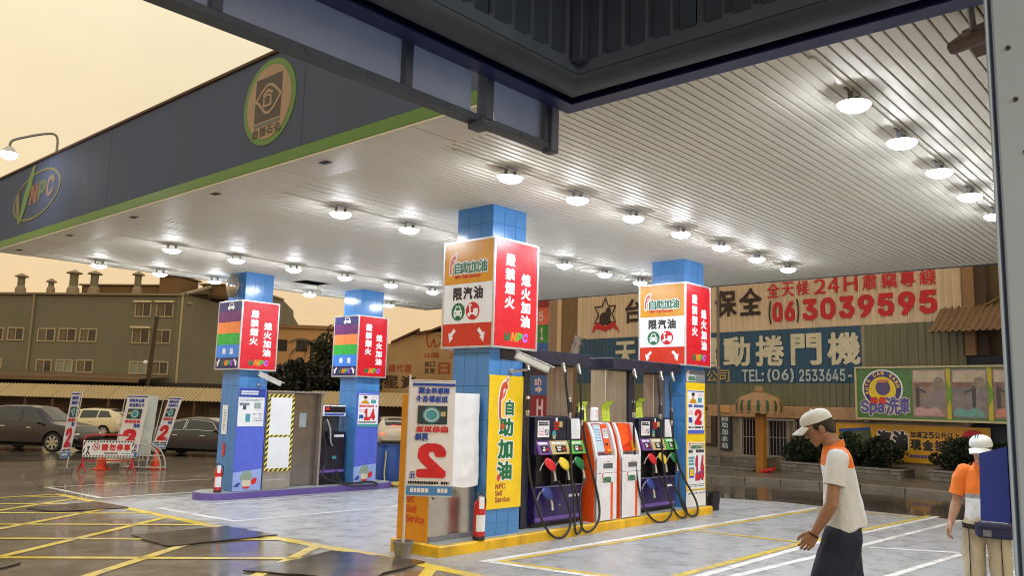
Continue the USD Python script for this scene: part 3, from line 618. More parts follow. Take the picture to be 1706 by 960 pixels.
def breakaway(t, x, y, z):
    b = t.part("breakaway_coupling", MB().tube([(x, y, z + 0.12), (x, y, z + 0.06), (x, y, z + 0.05)], [0.012, 0.028, 0.02], 10), MAT_CHROME, smooth=50); b.part("lower_ferrule", MB().tube([(x, y, z - 0.08), (x, y, z - 0.1), (x, y, z - 0.16)], [0.026, 0.03, 0.02], 10), MAT_CHROME, smooth=50)
    b.part("coupling_sleeve", MB().tube([(x, y, z + 0.05), (x, y, z - 0.085)], 0.032, 10), MAT_RUBBER, smooth=50)

def dispenser(dx, label):
    t = thing("fuel_dispenser", label, "fuel pump", (9.0 + dx, 7.3, IT))
    X = lambda a: a + dx
    B = lambda a, b, bev=0.006: MB().box((X(a[0]), a[1], a[2]), (X(b[0]), b[1], b[2]), bev)
    FP = Fr((X(8.54), 7.14, 0), (1, 0, 0))
    t.part("plinth", B((8.55, 7.17, IT), (9.56, 7.62, 0.19)), MAT_DARK)
    base = t.part("base_cabinet", B((8.54, 7.12, 0.19), (9.57, 7.62, 0.66), 0.008), MAT_PURPLE)
    base.part("lilac_stripe", MB().rect(FP, 0.012, 0.215, 1.018, 0.262, 0.021, 0.024), MAT_LILAC)
    base.part("lower_label", scribble(FP, 0.72, 0.49, 0.96, 0.53, 1, 0.021, 1.0, 0.9), MAT_PAPER)
    base.part("cabinet_edge", MB().rect(FP, 0.012, 0.645, 1.018, 0.66, 0.021, 0.03), MAT_INKGREY)
    base.part("lock", MB().cyl(FP.at(0.52, 0.4, 0.02), FP.at(0.52, 0.4, 0.028), 0.012), MAT_CHROME)
    t.part("nozzle_bay", B((8.54, 7.2, 0.66), (9.57, 7.60, 1.06)), MAT_PBLACK)
    for a in (8.54, 8.86, 9.18, 9.24, 9.55): t.part("bay_divider", B((a, 7.11, 0.66), (a + 0.02, 7.2, 1.06), 0.003), MAT_PBLACK)
    head = t.part("head_cabinet", B((8.54, 7.14, 1.06), (9.22, 7.60, 1.57), 0.01), MAT_NAVY)
    t.part("head_cabinet", B((9.235, 7.14, 1.06), (9.57, 7.60, 1.57), 0.01), MAT_NAVY)
    # sloping price displays
    for a0, a1, mt in ((8.545, 8.82, MAT_VIOLET), (8.822, 9.215, MAT_OCHRE), (9.24, 9.565, MAT_LIME)):
        b = MB(); p = [(X(a0), 7.13, 1.25), (X(a1), 7.13, 1.25), (X(a1), 7.06, 1.075), (X(a0), 7.06, 1.075), (X(a0), 7.139, 1.25), (X(a1), 7.139, 1.25), (X(a1), 7.139, 1.075), (X(a0), 7.139, 1.075)]
        b.add(p, [[0, 3, 2, 1], [4, 5, 6, 7], [0, 1, 5, 4], [3, 7, 6, 2], [0, 4, 7, 3], [1, 2, 6, 5]])
        d = t.part("price_display", b, mt)
        DF = Fr((X(a0), 7.06, 1.075), (1, 0, 0), (0, 0.07, 0.175)); w = a1 - a0
        d.part("display_window", MB().rect(DF, w * 0.25, 0.03, w * 0.82, 0.118, 0, 0.003), MAT_PBLACK)
        d.part("display_digits", scribble(DF, w * 0.33, 0.045, w * 0.55, 0.11, 2, 0.003, 0.9, 0.7), MAT_PAPER)
        d.part("display_lamp", MB().rect(DF, w * 0.62, 0.05, w * 0.74, 0.09, 0.003, 0.005), MAT_VERM)
        d.part("display_lettering", scribble(DF, w * 0.12, 0.138, w * 0.85, 0.172, 1, 0, 0.95, 0.9), MAT_PAPER)
    n1 = t.part("notice", MB().rect(FP, 0.05, 1.30, 0.29, 1.515, 0, 0.004), MAT_PAPER)
    n1.part("notice_print", scribble(FP, 0.07, 1.45, 0.27, 1.505, 2, 0.004, 0.95, 0.8), MAT_BLACK); n1.part("notice_print", scribble(FP, 0.07, 1.32, 0.18, 1.43, 3, 0.004), MAT_PINK)
    n1.part("no_smoking_mark", MB().poly(FP, Point(0.235, 1.365).buffer(0.04).difference(Point(0.235, 1.365).buffer(0.03)).union(LineString([(0.21, 1.39), (0.26, 1.34)]).buffer(0.005)), 0.004, 0.006), MAT_BLACK)
    st = t.part("sticker", MB().rect(FP, 0.40, 1.40, 0.50, 1.505, 0, 0.004), MAT_VERM); st.part("sticker_print", scribble(FP, 0.41, 1.41, 0.49, 1.49, 2, 0.004, 0.8, 0.6), MAT_BLACK)
    t.part("sticker", MB().rect(FP, 0.51, 1.43, 0.58, 1.51, 0, 0.004), MAT_OCHRE); t.part("sticker", MB().rect(FP, 0.43, 1.51, 0.47, 1.56, 0, 0.004), MAT_PAPER)
    s3 = t.part("sticker", MB().poly(FP, ell(0.40, 1.33, 0.042, 0.06), 0, 0.004), MAT_TEAL); s3.part("sticker_print", MB().poly(FP, ell(0.40, 1.30, 0.03, 0.028), 0.004, 0.006), MAT_OCHRE)
    t.part("blank_sheet", MB().rect(FP, 0.735, 1.27, 0.98, 1.55, 0.001, 0.006, 0.002), MAT_PAPER)
    # hose tower
    t.part("tower_panel", B((7.77, 7.24, IT), (8.36, 7.52, 2.28), 0.01), MAT_STEEL if dx else MAT_NAVY)
    t.part("tower_post", B((8.36, 7.2, IT), (8.5, 7.5, 2.28), 0.008), MAT_NAVY)
    t.part("tower_panel", B((9.2, 7.30, 1.57), (9.56, 7.5, 2.28), 0.01), MAT_BRONZE)
    t.part("header_beam", B((7.72, 7.05, 2.28), (9.64, 7.58, 2.45), 0.012), MAT_NAVY)
    for hx in (8.19, 8.95, 9.29): t.part("hose_inlet", MB().tube([(X(hx), 7.02, 2.3), (X(hx), 7.0, 2.22), (X(hx), 6.97, 2.16)], [0.03, 0.03, 0.016], 10), MAT_CHROME, smooth=50)
    if dx: hoses = [[(8.13, 2.15), (8.12, 1.55), (8.18, 0.9), (8.26, 0.36), (8.50, 0.08), (8.88, -0.0 + 0.02), (9.08, 0.18), (8.97, 0.49), (8.82, 0.72)],
                    [(8.78, 2.18), (8.87, 1.64), (8.98, 0.65), (9.12, 0.18), (9.36, 0.03), (9.52, 0.07), (9.34, 0.38), (9.12, 0.68)],
                    [(9.14, 2.16), (9.2, 1.55), (9.51, 0.70), (9.86, 0.2), (9.84, 0.05), (9.6, 0.05), (9.38, 0.25), (9.46, 0.7)]]
    else: hoses = [[(8.19, 2.15), (8.18, 1.53), (8.23, 0.93), (8.32, 0.56), (8.48, 0.19), (8.69, 0.035), (8.92, 0.06), (9.02, 0.24), (8.94, 0.56), (8.83, 0.74)],
                   [(8.95, 2.18), (8.98, 1.94), (9.06, 1.54), (9.12, 0.82), (9.12, 0.35), (9.10, 0.09), (9.15, 0.035), (9.23, 0.09), (9.24, 0.34), (9.19, 0.58), (9.13, 0.74)],
                   [(9.29, 2.16), (9.33, 1.62), (9.49, 1.05), (9.68, 0.47), (9.64, 0.19), (9.45, 0.05), (9.28, 0.08), (9.23, 0.26), (9.32, 0.62), (9.46, 0.74)]]
    for h, br in zip(hoses, (1.74, 1.72, 1.62)):
        pts = []
        for i, (a, z) in enumerate(h):
            out = 6.97 - 0.09 * min(1, max(0, (0.75 - z) / 0.6)); pts.append((X(a), out, z))
        t.part("hose", MB().tube(spline(pts, 48), 0.0165, 8), MAT_RUBBER, smooth=60)
        q = min(pts, key=lambda p: abs(p[2] - br) if p[2] > 1 else 9); breakaway(t, q[0], q[1], br)
    for a, cname in ((8.72, "red"), (9.02, "yellow"), (9.36, "green")): nozzle(t, X(a), 0.935, cname)
    nozzle(t, X(8.70), 0.56, "blue", 7.04)
    return t
dispenser(0.0, "dark purple three-nozzle pump beside the nearest column, hoses looping to the kerb")
dispenser(2.5, "dark purple three-nozzle pump at the far end of the yellow island")

# ------------------------------------------------------------------ payment kiosks
def kiosk(x, label, hood):
    t = thing("payment_kiosk", label, "payment kiosk", (x + 0.27, 7.2, IT))
    w = 0.53; F = Fr((x, 6.965, 0), (1, 0, 0))
    prof = [(7.36, IT), (6.965, IT), (6.965, 0.98), (7.02, 1.16), (7.12, 1.46), (7.2, 1.51), (7.36, 1.51)]
    side = Fr((x, 0, 0), (0, -1, 0))
    outer = Polygon([(-y, z) for y, z in prof])
    t.part("side_panel", MB().poly(Fr((x, 0, 0), (0, -1, 0)), Polygon([(-7.5, IT), (-6.99, IT), (-6.99, 1.0), (-7.05, 1.3), (-7.14, 1.5), (-7.5, 1.5)]), -0.02, 0.0), MAT_ORANGE)
    t.part("body", MB().box((x + 0.021, 7.0, IT), (x + w - 0.021, 7.5, 1.0), 0.006).box((x + 0.021, 7.2, 1.001), (x + w - 0.021, 7.5, 1.49), 0.006), MAT_KWHITE)
    for a in (0.0, w - 0.055):             # the white cheeks left and right of the recessed screen
        t.part("cheek", MB().poly(Fr((x + a, 0, 0), (0, -1, 0)), Polygon(spline([(-7.3, 1.0), (-6.97, 1.0), (-7.0, 1.2), (-7.06, 1.4), (-7.13, 1.5)], 24).tolist() + [(-7.3, 1.5)]), -0.055, -0.002), MAT_KWHITE)
    t.part("front_panel", MB().rect(F, 0.022, IT + 0.01, w - 0.022, 0.79, 0, 0.012, 0.006), MAT_KWHITE)
    f2 = t.part("front_panel", MB().rect(F, 0.022, 0.797, w - 0.022, 1.03, 0, 0.012, 0.006), MAT_KWHITE)
    f2.part("receipt_slot", MB().rect(F, 0.17, 0.86, 0.40, 0.93, 0.012, 0.015), S("slot_grey", (88, 90, 96), rough=0.3)); f2.part("slot_label", MB().rect(F, 0.25, 0.945, 0.33, 0.955, 0.012, 0.014), MAT_AMBER)
    st = t.part("orange_stripe", MB().rect(F, 0.355, IT + 0.02, 0.41, 0.665, 0.012, 0.015), MAT_ORANGE)
    selfserve(t, F, 0.13, 0.66, 0.36, 0.80, 0.012)
    SF = Fr((x + 0.08, 6.995, 1.03), (1, 0, 0), (0, 0.27, 1))
    t.part("screen_tray", MB().box((x + 0.077, 7.0, 1.0), (x + w - 0.077, 7.2, 1.035), 0.004), MAT_KWHITE)
    if hood:
        t.part("screen_hood", MB().rect(SF, 0.0, 0.06, 0.36, 0.47, -0.02, 0.0), S("kiosk_red", (214, 52, 24), rough=0.35))
        t.part("screen_shade", MB().poly(SF, Polygon([(0, 0.12), (0.2, 0.2), (0.24, 0.47), (0, 0.47)]), 0.001, 0.03), MAT_ORANGE)
        t.part("card_reader", MB().rect(SF, 0.26, 0.05, 0.36, 0.2, 0.002, 0.05, 0.008), MAT_AMBER)
    else:
        s = t.part("screen_frame", MB().rect(SF, 0.01, 0.04, 0.22, 0.47, -0.01, 0.004, 0.003), S("screen_frame", (150, 60, 66), rough=0.3))
        s.part("screen", MB().rect(SF, 0.028, 0.06, 0.2, 0.45, 0.004, 0.006), S("screen_blue", (176, 200, 214), rough=0.1)); s.part("screen_print", scribble(SF, 0.045, 0.2, 0.18, 0.4, 5, 0.006, 0.7, 0.3), MAT_INKBLUE)
        t.part("reader_panel", MB().rect(SF, 0.225, 0.03, 0.366, 0.46, -0.01, 0.006, 0.004), MAT_ORANGE)
        p = t.part("instruction_card", MB().rect(SF, 0.24, 0.25, 0.35, 0.39, 0.006, 0.009), MAT_PAPER); p.part("card_print", scribble(SF, 0.25, 0.27, 0.34, 0.38, 4, 0.009, 0.8, 0.6), MAT_INKGREY)
        t.part("card_slot", MB().rect(SF, 0.25, 0.15, 0.3, 0.18, 0.006, 0.02, 0.003), MAT_BLACK); t.part("reader_lip", MB().rect(SF, 0.25, 0.05, 0.35, 0.09, 0.006, 0.03, 0.006), MAT_AMBER)
kiosk(9.66, "white and orange payment kiosk with pale blue touch screen, next to the nearer pump", False)
kiosk(10.29, "white and orange payment kiosk with red hooded screen, between kiosk and far pump", True)

# leaflets and packets on top of the pumps
MAT_LEAF = S("leaflet_lime", (186, 214, 56), rough=0.5, var=0.05)
def leaflet(x, y, z, w, h, mat, label, bend=0.05, cat="leaflet", lines=MAT_PAPER, rz=0.0):
    t = thing("leaflet_stand", label, cat, (x, y, z)); n = 8
    u = np.array([math.cos(rz), math.sin(rz), 0]); nn = np.array([math.sin(rz), -math.cos(rz), 0])
    v = []
    for i in range(n):
        s = i / (n - 1); c = nn * (bend * max(0, s - 0.7) / 0.3) - nn * 0.03 * s; zz1 = z + h * (s - 0.04 * (bend > 0) * max(0, s - 0.7) / 0.3)
        for a in (0, w): v.append(np.array([x, y, 0]) + u * a + c + [0, 0, zz1])
    f = [[2 * i, 2 * i + 1, 2 * i + 3, 2 * i + 2] for i in range(n - 1)]
    v = np.array(v); tmz = trimesh.Trimesh(np.vstack([v, v - nn * 0.006]), [], process=False)
    m = MB().add(v, f).add((v - nn * 0.006), [q[::-1] for q in f]); 
    for a, b in ((0, 1),): m.quad(v[0], v[1], v[1] - nn * 0.006, v[0] - nn * 0.006)
    t.part("sheet", m, mat)
    F = Fr(np.array([x, y, z]) + nn * 0.001, u, np.array([0, 0, 1.0]) * 1 - nn * (0.03 / h))
    t.part("print", scribble(F, w * 0.1, h * 0.1, w * 0.9, h * 0.62, 6, 0.001, 0.8, 0.35), lines)
leaflet(9.66, 7.28, 1.515, 0.2, 0.29, MAT_LEAF, "lime leaflet with one white band standing on the nearer kiosk", 0.06)
leaflet(10.18, 7.22, 1.515, 0.19, 0.31, MAT_LEAF, "curled lime leaflet with pale print standing between the two kiosks", 0.10, lines=MAT_OCHRE)
leaflet(10.37, 7.3, 1.515, 0.2, 0.28, MAT_PAPER, "white printed leaflet standing right behind the curled lime one", 0.03, lines=MAT_INKGREY, rz=0.2)
leaflet(11.06, 7.22, 1.575, 0.2, 0.31, MAT_LEAF, "curled lime leaflet standing on top of the far pump", 0.10, lines=MAT_OCHRE)
b = thing("paper_packet", "small white crumpled packet on the nearer kiosk, left of the curled lime leaflet", "packet", (10.0, 7.25, 1.515)); b.part("packet", MB().fbox(Fr((9.97, 7.24, 1.513), (1, 0.1, 0)), (0, 0, -0.06), (0.17, 0.2, 0), 0.02), MAT_PAPER)
b.part("packet_print", scribble(Fr((9.97, 7.24, 1.513), (1, 0.1, 0)), 0.07, 0.04, 0.15, 0.16, 4, 0.001), MAT_PINK)
for bx, mt, lab in ((9.60, MAT_PBLACK, "black bottle on top of the nearer pump beside the hose"), (10.98, MAT_INKRED, "red capped bottle on top of the far pump beside the lime leaflet")):
    t = thing("bottle", lab, "bottle", (bx, 7.25, 1.57)); z = 1.571 if bx < 10 else 1.571
    if bx < 10: z = 1.516
    t.part("bottle_body", MB().lathe((bx, 7.25, z), [(0, 0), (0.035, 0.002), (0.036, 0.1), (0.015, 0.13), (0.013, 0.17), (0, 0.172)], 12), mt, smooth=40)
    t.part("bottle_cap", MB().lathe((bx, 7.25, z + 0.172), [(0, 0), (0.017, 0.0), (0.017, 0.03), (0, 0.032)], 10), MAT_BLACK)
mop = thing("mop", "dusty brown mop head tilted up beside the header beam of the nearer pump", "mop", (9.7, 7.5, 1.57))
pa, pb = np.array([9.78, 7.55, 2.2]), np.array([9.93, 7.5, 2.75]); ax = (pb - pa) / np.linalg.norm(pb - pa)
mop.part("handle", MB().tube(spline([(9.62, 7.5, 1.55), (9.72, 7.6, 1.9), (9.8, 7.56, 2.2), (9.86, 7.53, 2.45)], 16), 0.012), MAT_BRACKET)
fl = MB(); sidev = np.array([0.74, -0.66, 0]); 
for i in range(420):
    s = rng.random(); q = pa * (1 - s) + pb * s + sidev * rng.uniform(-0.07, 0.07) * (0.6 + 0.5 * s) + np.array([0.66, 0.74, 0]) * rng.uniform(-0.05, 0.05)
    dv = np.array([rng.uniform(-1, 1), rng.uniform(-1, 1), rng.uniform(-1, 0.2)]); dv *= 0.035 / np.linalg.norm(dv); wv = np.cross(dv, [0.3, 0.5, 0.8]); wv *= 0.006 / np.linalg.norm(wv)
    fl.add([q - wv, q + wv, q + dv + wv, q + dv - wv], [[0, 1, 2, 3]])
fl.tube([pa, (pa + pb) / 2, pb], [0.05, 0.062, 0.055], 10)
mop.part("mop_head", fl, M("mop_fluff", (0.17, 0.125, 0.09), rough=0.95, var=0.3, scale=30))

# ------------------------------------------------------------------ steel cabinet, banner, extinguishers
cab = thing("steel_cabinet", "stainless steel cabinet with amber end panel at the near end of the yellow island", "cabinet", (7.1, 7.45, IT))
cab.part("body", MB().box((6.735, 7.2, IT), (7.5, 7.72, 1.80), 0.008), M("cabinet_steel", (0.52, 0.5, 0.47), rough=0.22, metal=0.92, var=0.08, scale=2, bump=0.004, bscale=3))
cab.part("plinth", MB().box((6.75, 7.19, IT), (7.5, 7.199, 0.19)), MAT_INKGREY)
CF = Fr((6.724, 7.725, IT), (0, -1, 0))
ep = cab.part("end_panel", MB().rect(CF, 0, 0, 0.53, 1.68, -0.008, 0, 0.003), S("end_amber", (226, 150, 24), rough=0.35, var=0.06, dirt=0.2))
for ch, (b0, b1) in zip("油加助自", ((0.56, 0.8), (0.83, 1.07), (1.1, 1.34), (1.37, 1.58))):
    ep.part("lettering_halo", MB().text(CF, ch, 0.15, b0 - 0.012, 0.405, b1 + 0.012, 0, 0.003, bold=10), MAT_WHITE); ep.part("lettering", MB().text(CF, ch, 0.163, b0, 0.392, b1, 0.003, 0.005, bold=3), MAT_DGREEN)
for w, bb in (("NPC", 0.42), ("Self", 0.31), ("Service", 0.2)):
    ep.part("lettering", MB().text(CF, w, 0.16, bb, 0.16 + 0.045 * len(w), bb + 0.085, 0, 0.003, bold=2, latin=True), MAT_NOZ)
cab.part("lock", MB().cyl((6.8, 7.2, 0.62), (6.8, 7.19, 0.62), 0.012), MAT_BLACK)
def cloth(F, a0, b0, a1, b1, amp, nx=26, ny=30, seed=0, lift=0.012, warp=None):
    """A hanging sheet with creases; both sides, a few millimetres thick."""
    v = []
    for j in range(ny):
        for i in range(nx):
            s, t2 = i / (nx - 1), j / (ny - 1); a, b_ = a0 + (a1 - a0) * s, b0 + (b1 - b0) * t2
            c = lift + amp * (1 - 0.75 * t2) * (2 * meshkit.fbm(np.array([a * 5 + seed, b_ * 4.2, seed]), 4, seed) - 0.7)
            if warp: a, b_, c2 = warp(s, t2, a, b_); c += c2
            v.append(F.at(a, b_, c))
    v = np.array(v); f = [[j * nx + i, j * nx + i + 1, (j + 1) * nx + i + 1, (j + 1) * nx + i] for j in range(ny - 1) for i in range(nx - 1)]
    return MB().add(v, f).add(v - F.n * 0.003, [q[::-1] for q in f])
sh = thing("plastic_sheet", "creased white sheet hung over the front of the steel cabinet", "sheet", (7.12, 7.18, 0.73))
sh.part("sheet", cloth(Fr((6.75, 7.18, 0.75), (1, 0, 0)), 0, 0, 0.74, 1.09, 0.022, 44, 60, seed=3, warp=lambda s, t, a, b: (a + 0.02 * math.sin(7 * t) * (1 - t), b + 0.03 * math.sin(5 * s + 1) * (1 - t), 0.007 * (abs(((t * 5.3 + 0.25 * math.sin(4 * s)) % 1) - 0.5) - 0.25) + 0.005 * abs(((s * 3.1 + t * 1.3) % 1) - 0.5))), MAT_PAPER, smooth=25)
def extinguisher(x, y, z, label, tall=0.53):
    t = thing("fire_extinguisher", label, "fire extinguisher", (x, y, z)); R = 0.072
    t.part("cylinder", MB().lathe((x, y, z), [(0, 0.0), (R * .95, 0.001), (R, 0.02), (R, tall * 0.74), (R * .9, tall * 0.8), (R * .5, tall * 0.86), (0.022, tall * 0.88), (0, tall * 0.885)], 22), S("extinguisher_red", (196, 24, 34), rough=0.25, coat=0.4), smooth=40)
    t.part("base_ring", MB().lathe((x, y, z - 0.001), [(0, 0), (R * 1.02, 0.0), (R * 1.02, 0.045), (0, 0.046)], 22), MAT_RUBBER)
    t.part("valve", MB().lathe((x, y, z + tall * 0.88), [(0, 0), (0.022, 0), (0.024, 0.045), (0, 0.05)], 12), MAT_CHROME)
    t.part("handle", MB().tube([(x - 0.07, y - 0.02, z + tall * 0.96), (x, y, z + tall * 0.97), (x + 0.03, y, z + tall * 0.97)], 0.01, 6).tube([(x - 0.075, y - 0.02, z + tall * 1.02), (x + 0.02, y, z + tall)], 0.009, 6), MAT_BLACK)
    t.part("hose", MB().tube(spline([(x + 0.02, y, z + tall * 0.93), (x + 0.085, y - 0.01, z + tall * 0.9), (x + 0.092, y, z + tall * 0.6), (x + 0.08, y, z + tall * 0.3)], 20), 0.009, 6), MAT_RUBBER)
    an = np.linspace(-2.9, -1.1, 9); lb = MB()
    for z0, z1 in ((0.1, 0.29), (0.36, 0.5)):
        v = [(x + (R + 0.0015) * math.cos(q), y + (R + 0.0015) * math.sin(q), z + zz2) for q in (an if z0 < 0.3 else an[2:7]) for zz2 in (z0 * tall / 0.53, z1 * tall / 0.53)]; lb.add(v, [[2 * i, 2 * i + 2, 2 * i + 3, 2 * i + 1] for i in range(len(v) // 2 - 1)])
    t.part("paper_label", lb, MAT_PAPER)
extinguisher(7.36, 6.985, IT, "red fire extinguisher on the yellow island in front of the steel cabinet")
extinguisher(8.62, 15.2, -0.118, "red fire extinguisher at the rounded end of the purple island", 0.55)

MAT_POLE = S("flag_pole", (205, 200, 196), rough=0.4); MAT_POT = M("cement_pot", (0.22, 0.2, 0.18), rough=0.85, var=0.3, scale=9, bump=0.004); MAT_FLAG = S("flag_white", (226, 222, 224), rough=0.6, var=0.03)
def ad_print(t, F, w, h, mirror, warpz):
    """The printed face of the promotion banner; seen from behind it reads mirrored."""
    P = lambda a: (w - a) if mirror else a
    def rr(node, a0, b0, a1, b1, mt, name, c=0.0): return node.part(name, MB().rect(F, min(P(a0), P(a1)), b0, max(P(a0), P(a1)), b1, c, c + 0.002), mt)
    def tx(s, a0, b0, a1, b1, mt, bold=3, c=0.0): t.part("lettering", MB().row(F, s[::-1] if mirror else s, min(P(a0), P(a1)), max(P(a0), P(a1)), b0, b1, 0.08, c0=c, c1=c + 0.002, bold=bold, mirror=mirror), mt)
    rr(t, 0.0, h - 0.06, w * 0.93, h - 0.03, MAT_INKBLUE, "top_stripe")
    tx("刷聯邦全國", w * 0.12, h * 0.885, w * 0.80, h * 0.94, MAT_INKBLUE); tx("加油聯名卡", w * 0.15, h * 0.81, w * 0.85, h * 0.87, MAT_INKBLUE)
    card = rr(t, w * 0.16, h * 0.62, w * 0.80, h * 0.78, S("card_slate", (44, 58, 66), rough=0.4), "card_picture")
    cx, cyy = P(w * 0.5), h * 0.70
    card.part("card_swirl", MB().poly(F, ell(cx, cyy, w * 0.19, h * 0.07), 0.002, 0.004), MAT_TEAL); card.part("card_swirl", MB().poly(F, ell(cx, cyy, w * 0.15, h * 0.055).difference(ell(cx, cyy, w * 0.13, h * 0.046)), 0.004, 0.005), MAT_FLAG)
    card.part("card_chip", MB().rect(F, min(P(w * .2), P(w * .3)), h * 0.69, max(P(w * .2), P(w * .3)), h * 0.73, 0.002, 0.004), MAT_OCHRE)
    tx("自助加油", w * 0.12, h * 0.55, w * 0.82, h * 0.605, MAT_INKRED); tx("再降", w * 0.55, h * 0.475, w * 0.85, h * 0.54, MAT_INKBLUE)
    t.part("lettering", MB().text(F, "2", min(P(w * .15), P(w * .78)), h * 0.16, max(P(w * .15), P(w * .78)), h * 0.455, 0, 0.002, bold=5, mirror=mirror, latin=True), MAT_INKRED)
    tx("元", w * 0.80, h * 0.15, w * 0.93, h * 0.21, MAT_INKBLUE)
    t.part("small_print", scribble(F, w * 0.05, h * 0.105, w * 0.92, h * 0.13, 1, 0, 0.95, 0.9), MAT_BLACK)
    bl = rr(t, 0.0, h * 0.01, w * 0.98, h * 0.09, S("flag_blue", (70, 130, 190), rough=0.5), "bottom_stripe"); bl.part("small_print", scribble(F, w * 0.1, h * 0.03, w * 0.9, h * 0.075, 1, 0.002, 0.9, 0.8), MAT_FLAG)
def flag(x, y, label, u, w, z0, z1, ztop, mirror=False, lean=(0, 0), side=1, pot_r=0.115, tilt=0.0):
    """A banner on a pole that stands in a small cement pot."""
    g = zg(y); t = thing("banner_flag", label, "banner", (x, y, g)); u = np.array([*u, 0.0]); u /= np.linalg.norm(u)
    p = t.part("pot", MB().lathe((x, y, g + 0.005), [(0, 0), (pot_r * 0.75, 0.0), (pot_r, 0.15), (pot_r * 1.04, 0.152), (pot_r * 1.04, 0.17), (pot_r * 0.9, 0.17), (pot_r * 0.88, 0.14), (0, 0.135)], 18), MAT_POT, smooth=40)
    top = np.array([x + lean[0], y + lean[1], ztop])
    t.part("pole", MB().tube([(x, y, g + 0.1), tuple(top)], [0.016, 0.012], 10), MAT_POLE, smooth=60)
    bot = np.array([x, y, g]); k = lambda z: bot + (top - bot) * (z - g) / (ztop - g)
    vup = (top - bot) / np.linalg.norm(top - bot); vup = vup + tilt * u; vup /= np.linalg.norm(vup)
    o = k(z0) + (0 if side > 0 else -w) * u
    nn = np.cross(u, vup); F = Fr(o + 0.012 * nn, u, vup)
    h = (z1 - z0)
    c = t.part("cloth", cloth(F, 0, 0, w, h, 0.012, 14, 24, seed=int(x * 10), lift=-0.012), MAT_FLAG, smooth=180)
    ad_print(c, F, w, h, mirror, None)
    t.part("top_rod", MB().tube([o + vup * h, o + vup * h + u * w], 0.008, 6), MAT_POLE)
flag(6.47, 7.31, "mirrored white banner with big red 2 on a pole before the yellow island", (cr[0], cr[1]), 0.53, 0.66, 1.97, 2.03, mirror=True)

# ------------------------------------------------------------------ panels, posters, cameras on the columns
MAT_YPANEL = S("panel_yellow", (240, 202, 34), rough=0.3, var=0.05, dirt=0.1); MAT_PERI = S("panel_periwinkle", (86, 104, 206), rough=0.3, var=0.03)
yp = thing("wall_panel", "yellow self-service panel with red nozzle down the front of the nearest column", "panel", (7.84, 7.05, 0.45))
F = Fr((7.535, 7.048, 0.45), (1, 0, 0)); pn = yp.part("board", MB().rect(F, 0, 0, 0.635, 1.63, -0.006, 0.004, 0.002), MAT_YPANEL)
nz = affinity.translate(affinity.scale(NOZ, 0.235, 0.39, origin=(0, 0)), 0.19, 1.12)
pn.part("nozzle_halo", MB().poly(F, nz.buffer(0.02), 0.004, 0.0065), MAT_WHITE); pn.part("nozzle_mark", MB().poly(F, nz, 0.0068, 0.009), MAT_NOZ)
for ch, (a0, b0, a1, b1) in zip("自助加油", ((0.30, 1.135, 0.455, 1.325), (0.19, 0.875, 0.455, 1.105), (0.18, 0.60, 0.455, 0.84), (0.17, 0.345, 0.445, 0.57))):
    pn.part("lettering_halo", MB().text(F, ch, a0 - 0.014, b0 - 0.014, a1 + 0.014, b1 + 0.014, 0.004, 0.0065, bold=11), MAT_WHITE); pn.part("lettering", MB().text(F, ch, a0, b0, a1, b1, 0.007, 0.009, bold=3), MAT_DGREEN)
pn.part("red_dot", MB().poly(F, Point(0.255, 1.0).buffer(0.035), 0.009, 0.0105), MAT_NOZ); pn.part("red_dot", MB().poly(F, ell(0.205, 0.375, 0.032, 0.04), 0.009, 0.0105), MAT_NOZ)
for w, bb in (("NPC", 0.235), ("Self", 0.155), ("Service", 0.075)): pn.part("lettering", MB().text(F, w, 0.155, bb, 0.155 + {"NPC": 0.18, "Self": 0.135, "Service": 0.27}[w], bb + 0.066, 0.004, 0.006, bold=2, latin=True), S("print_maroon", (150, 60, 60), rough=0.4))

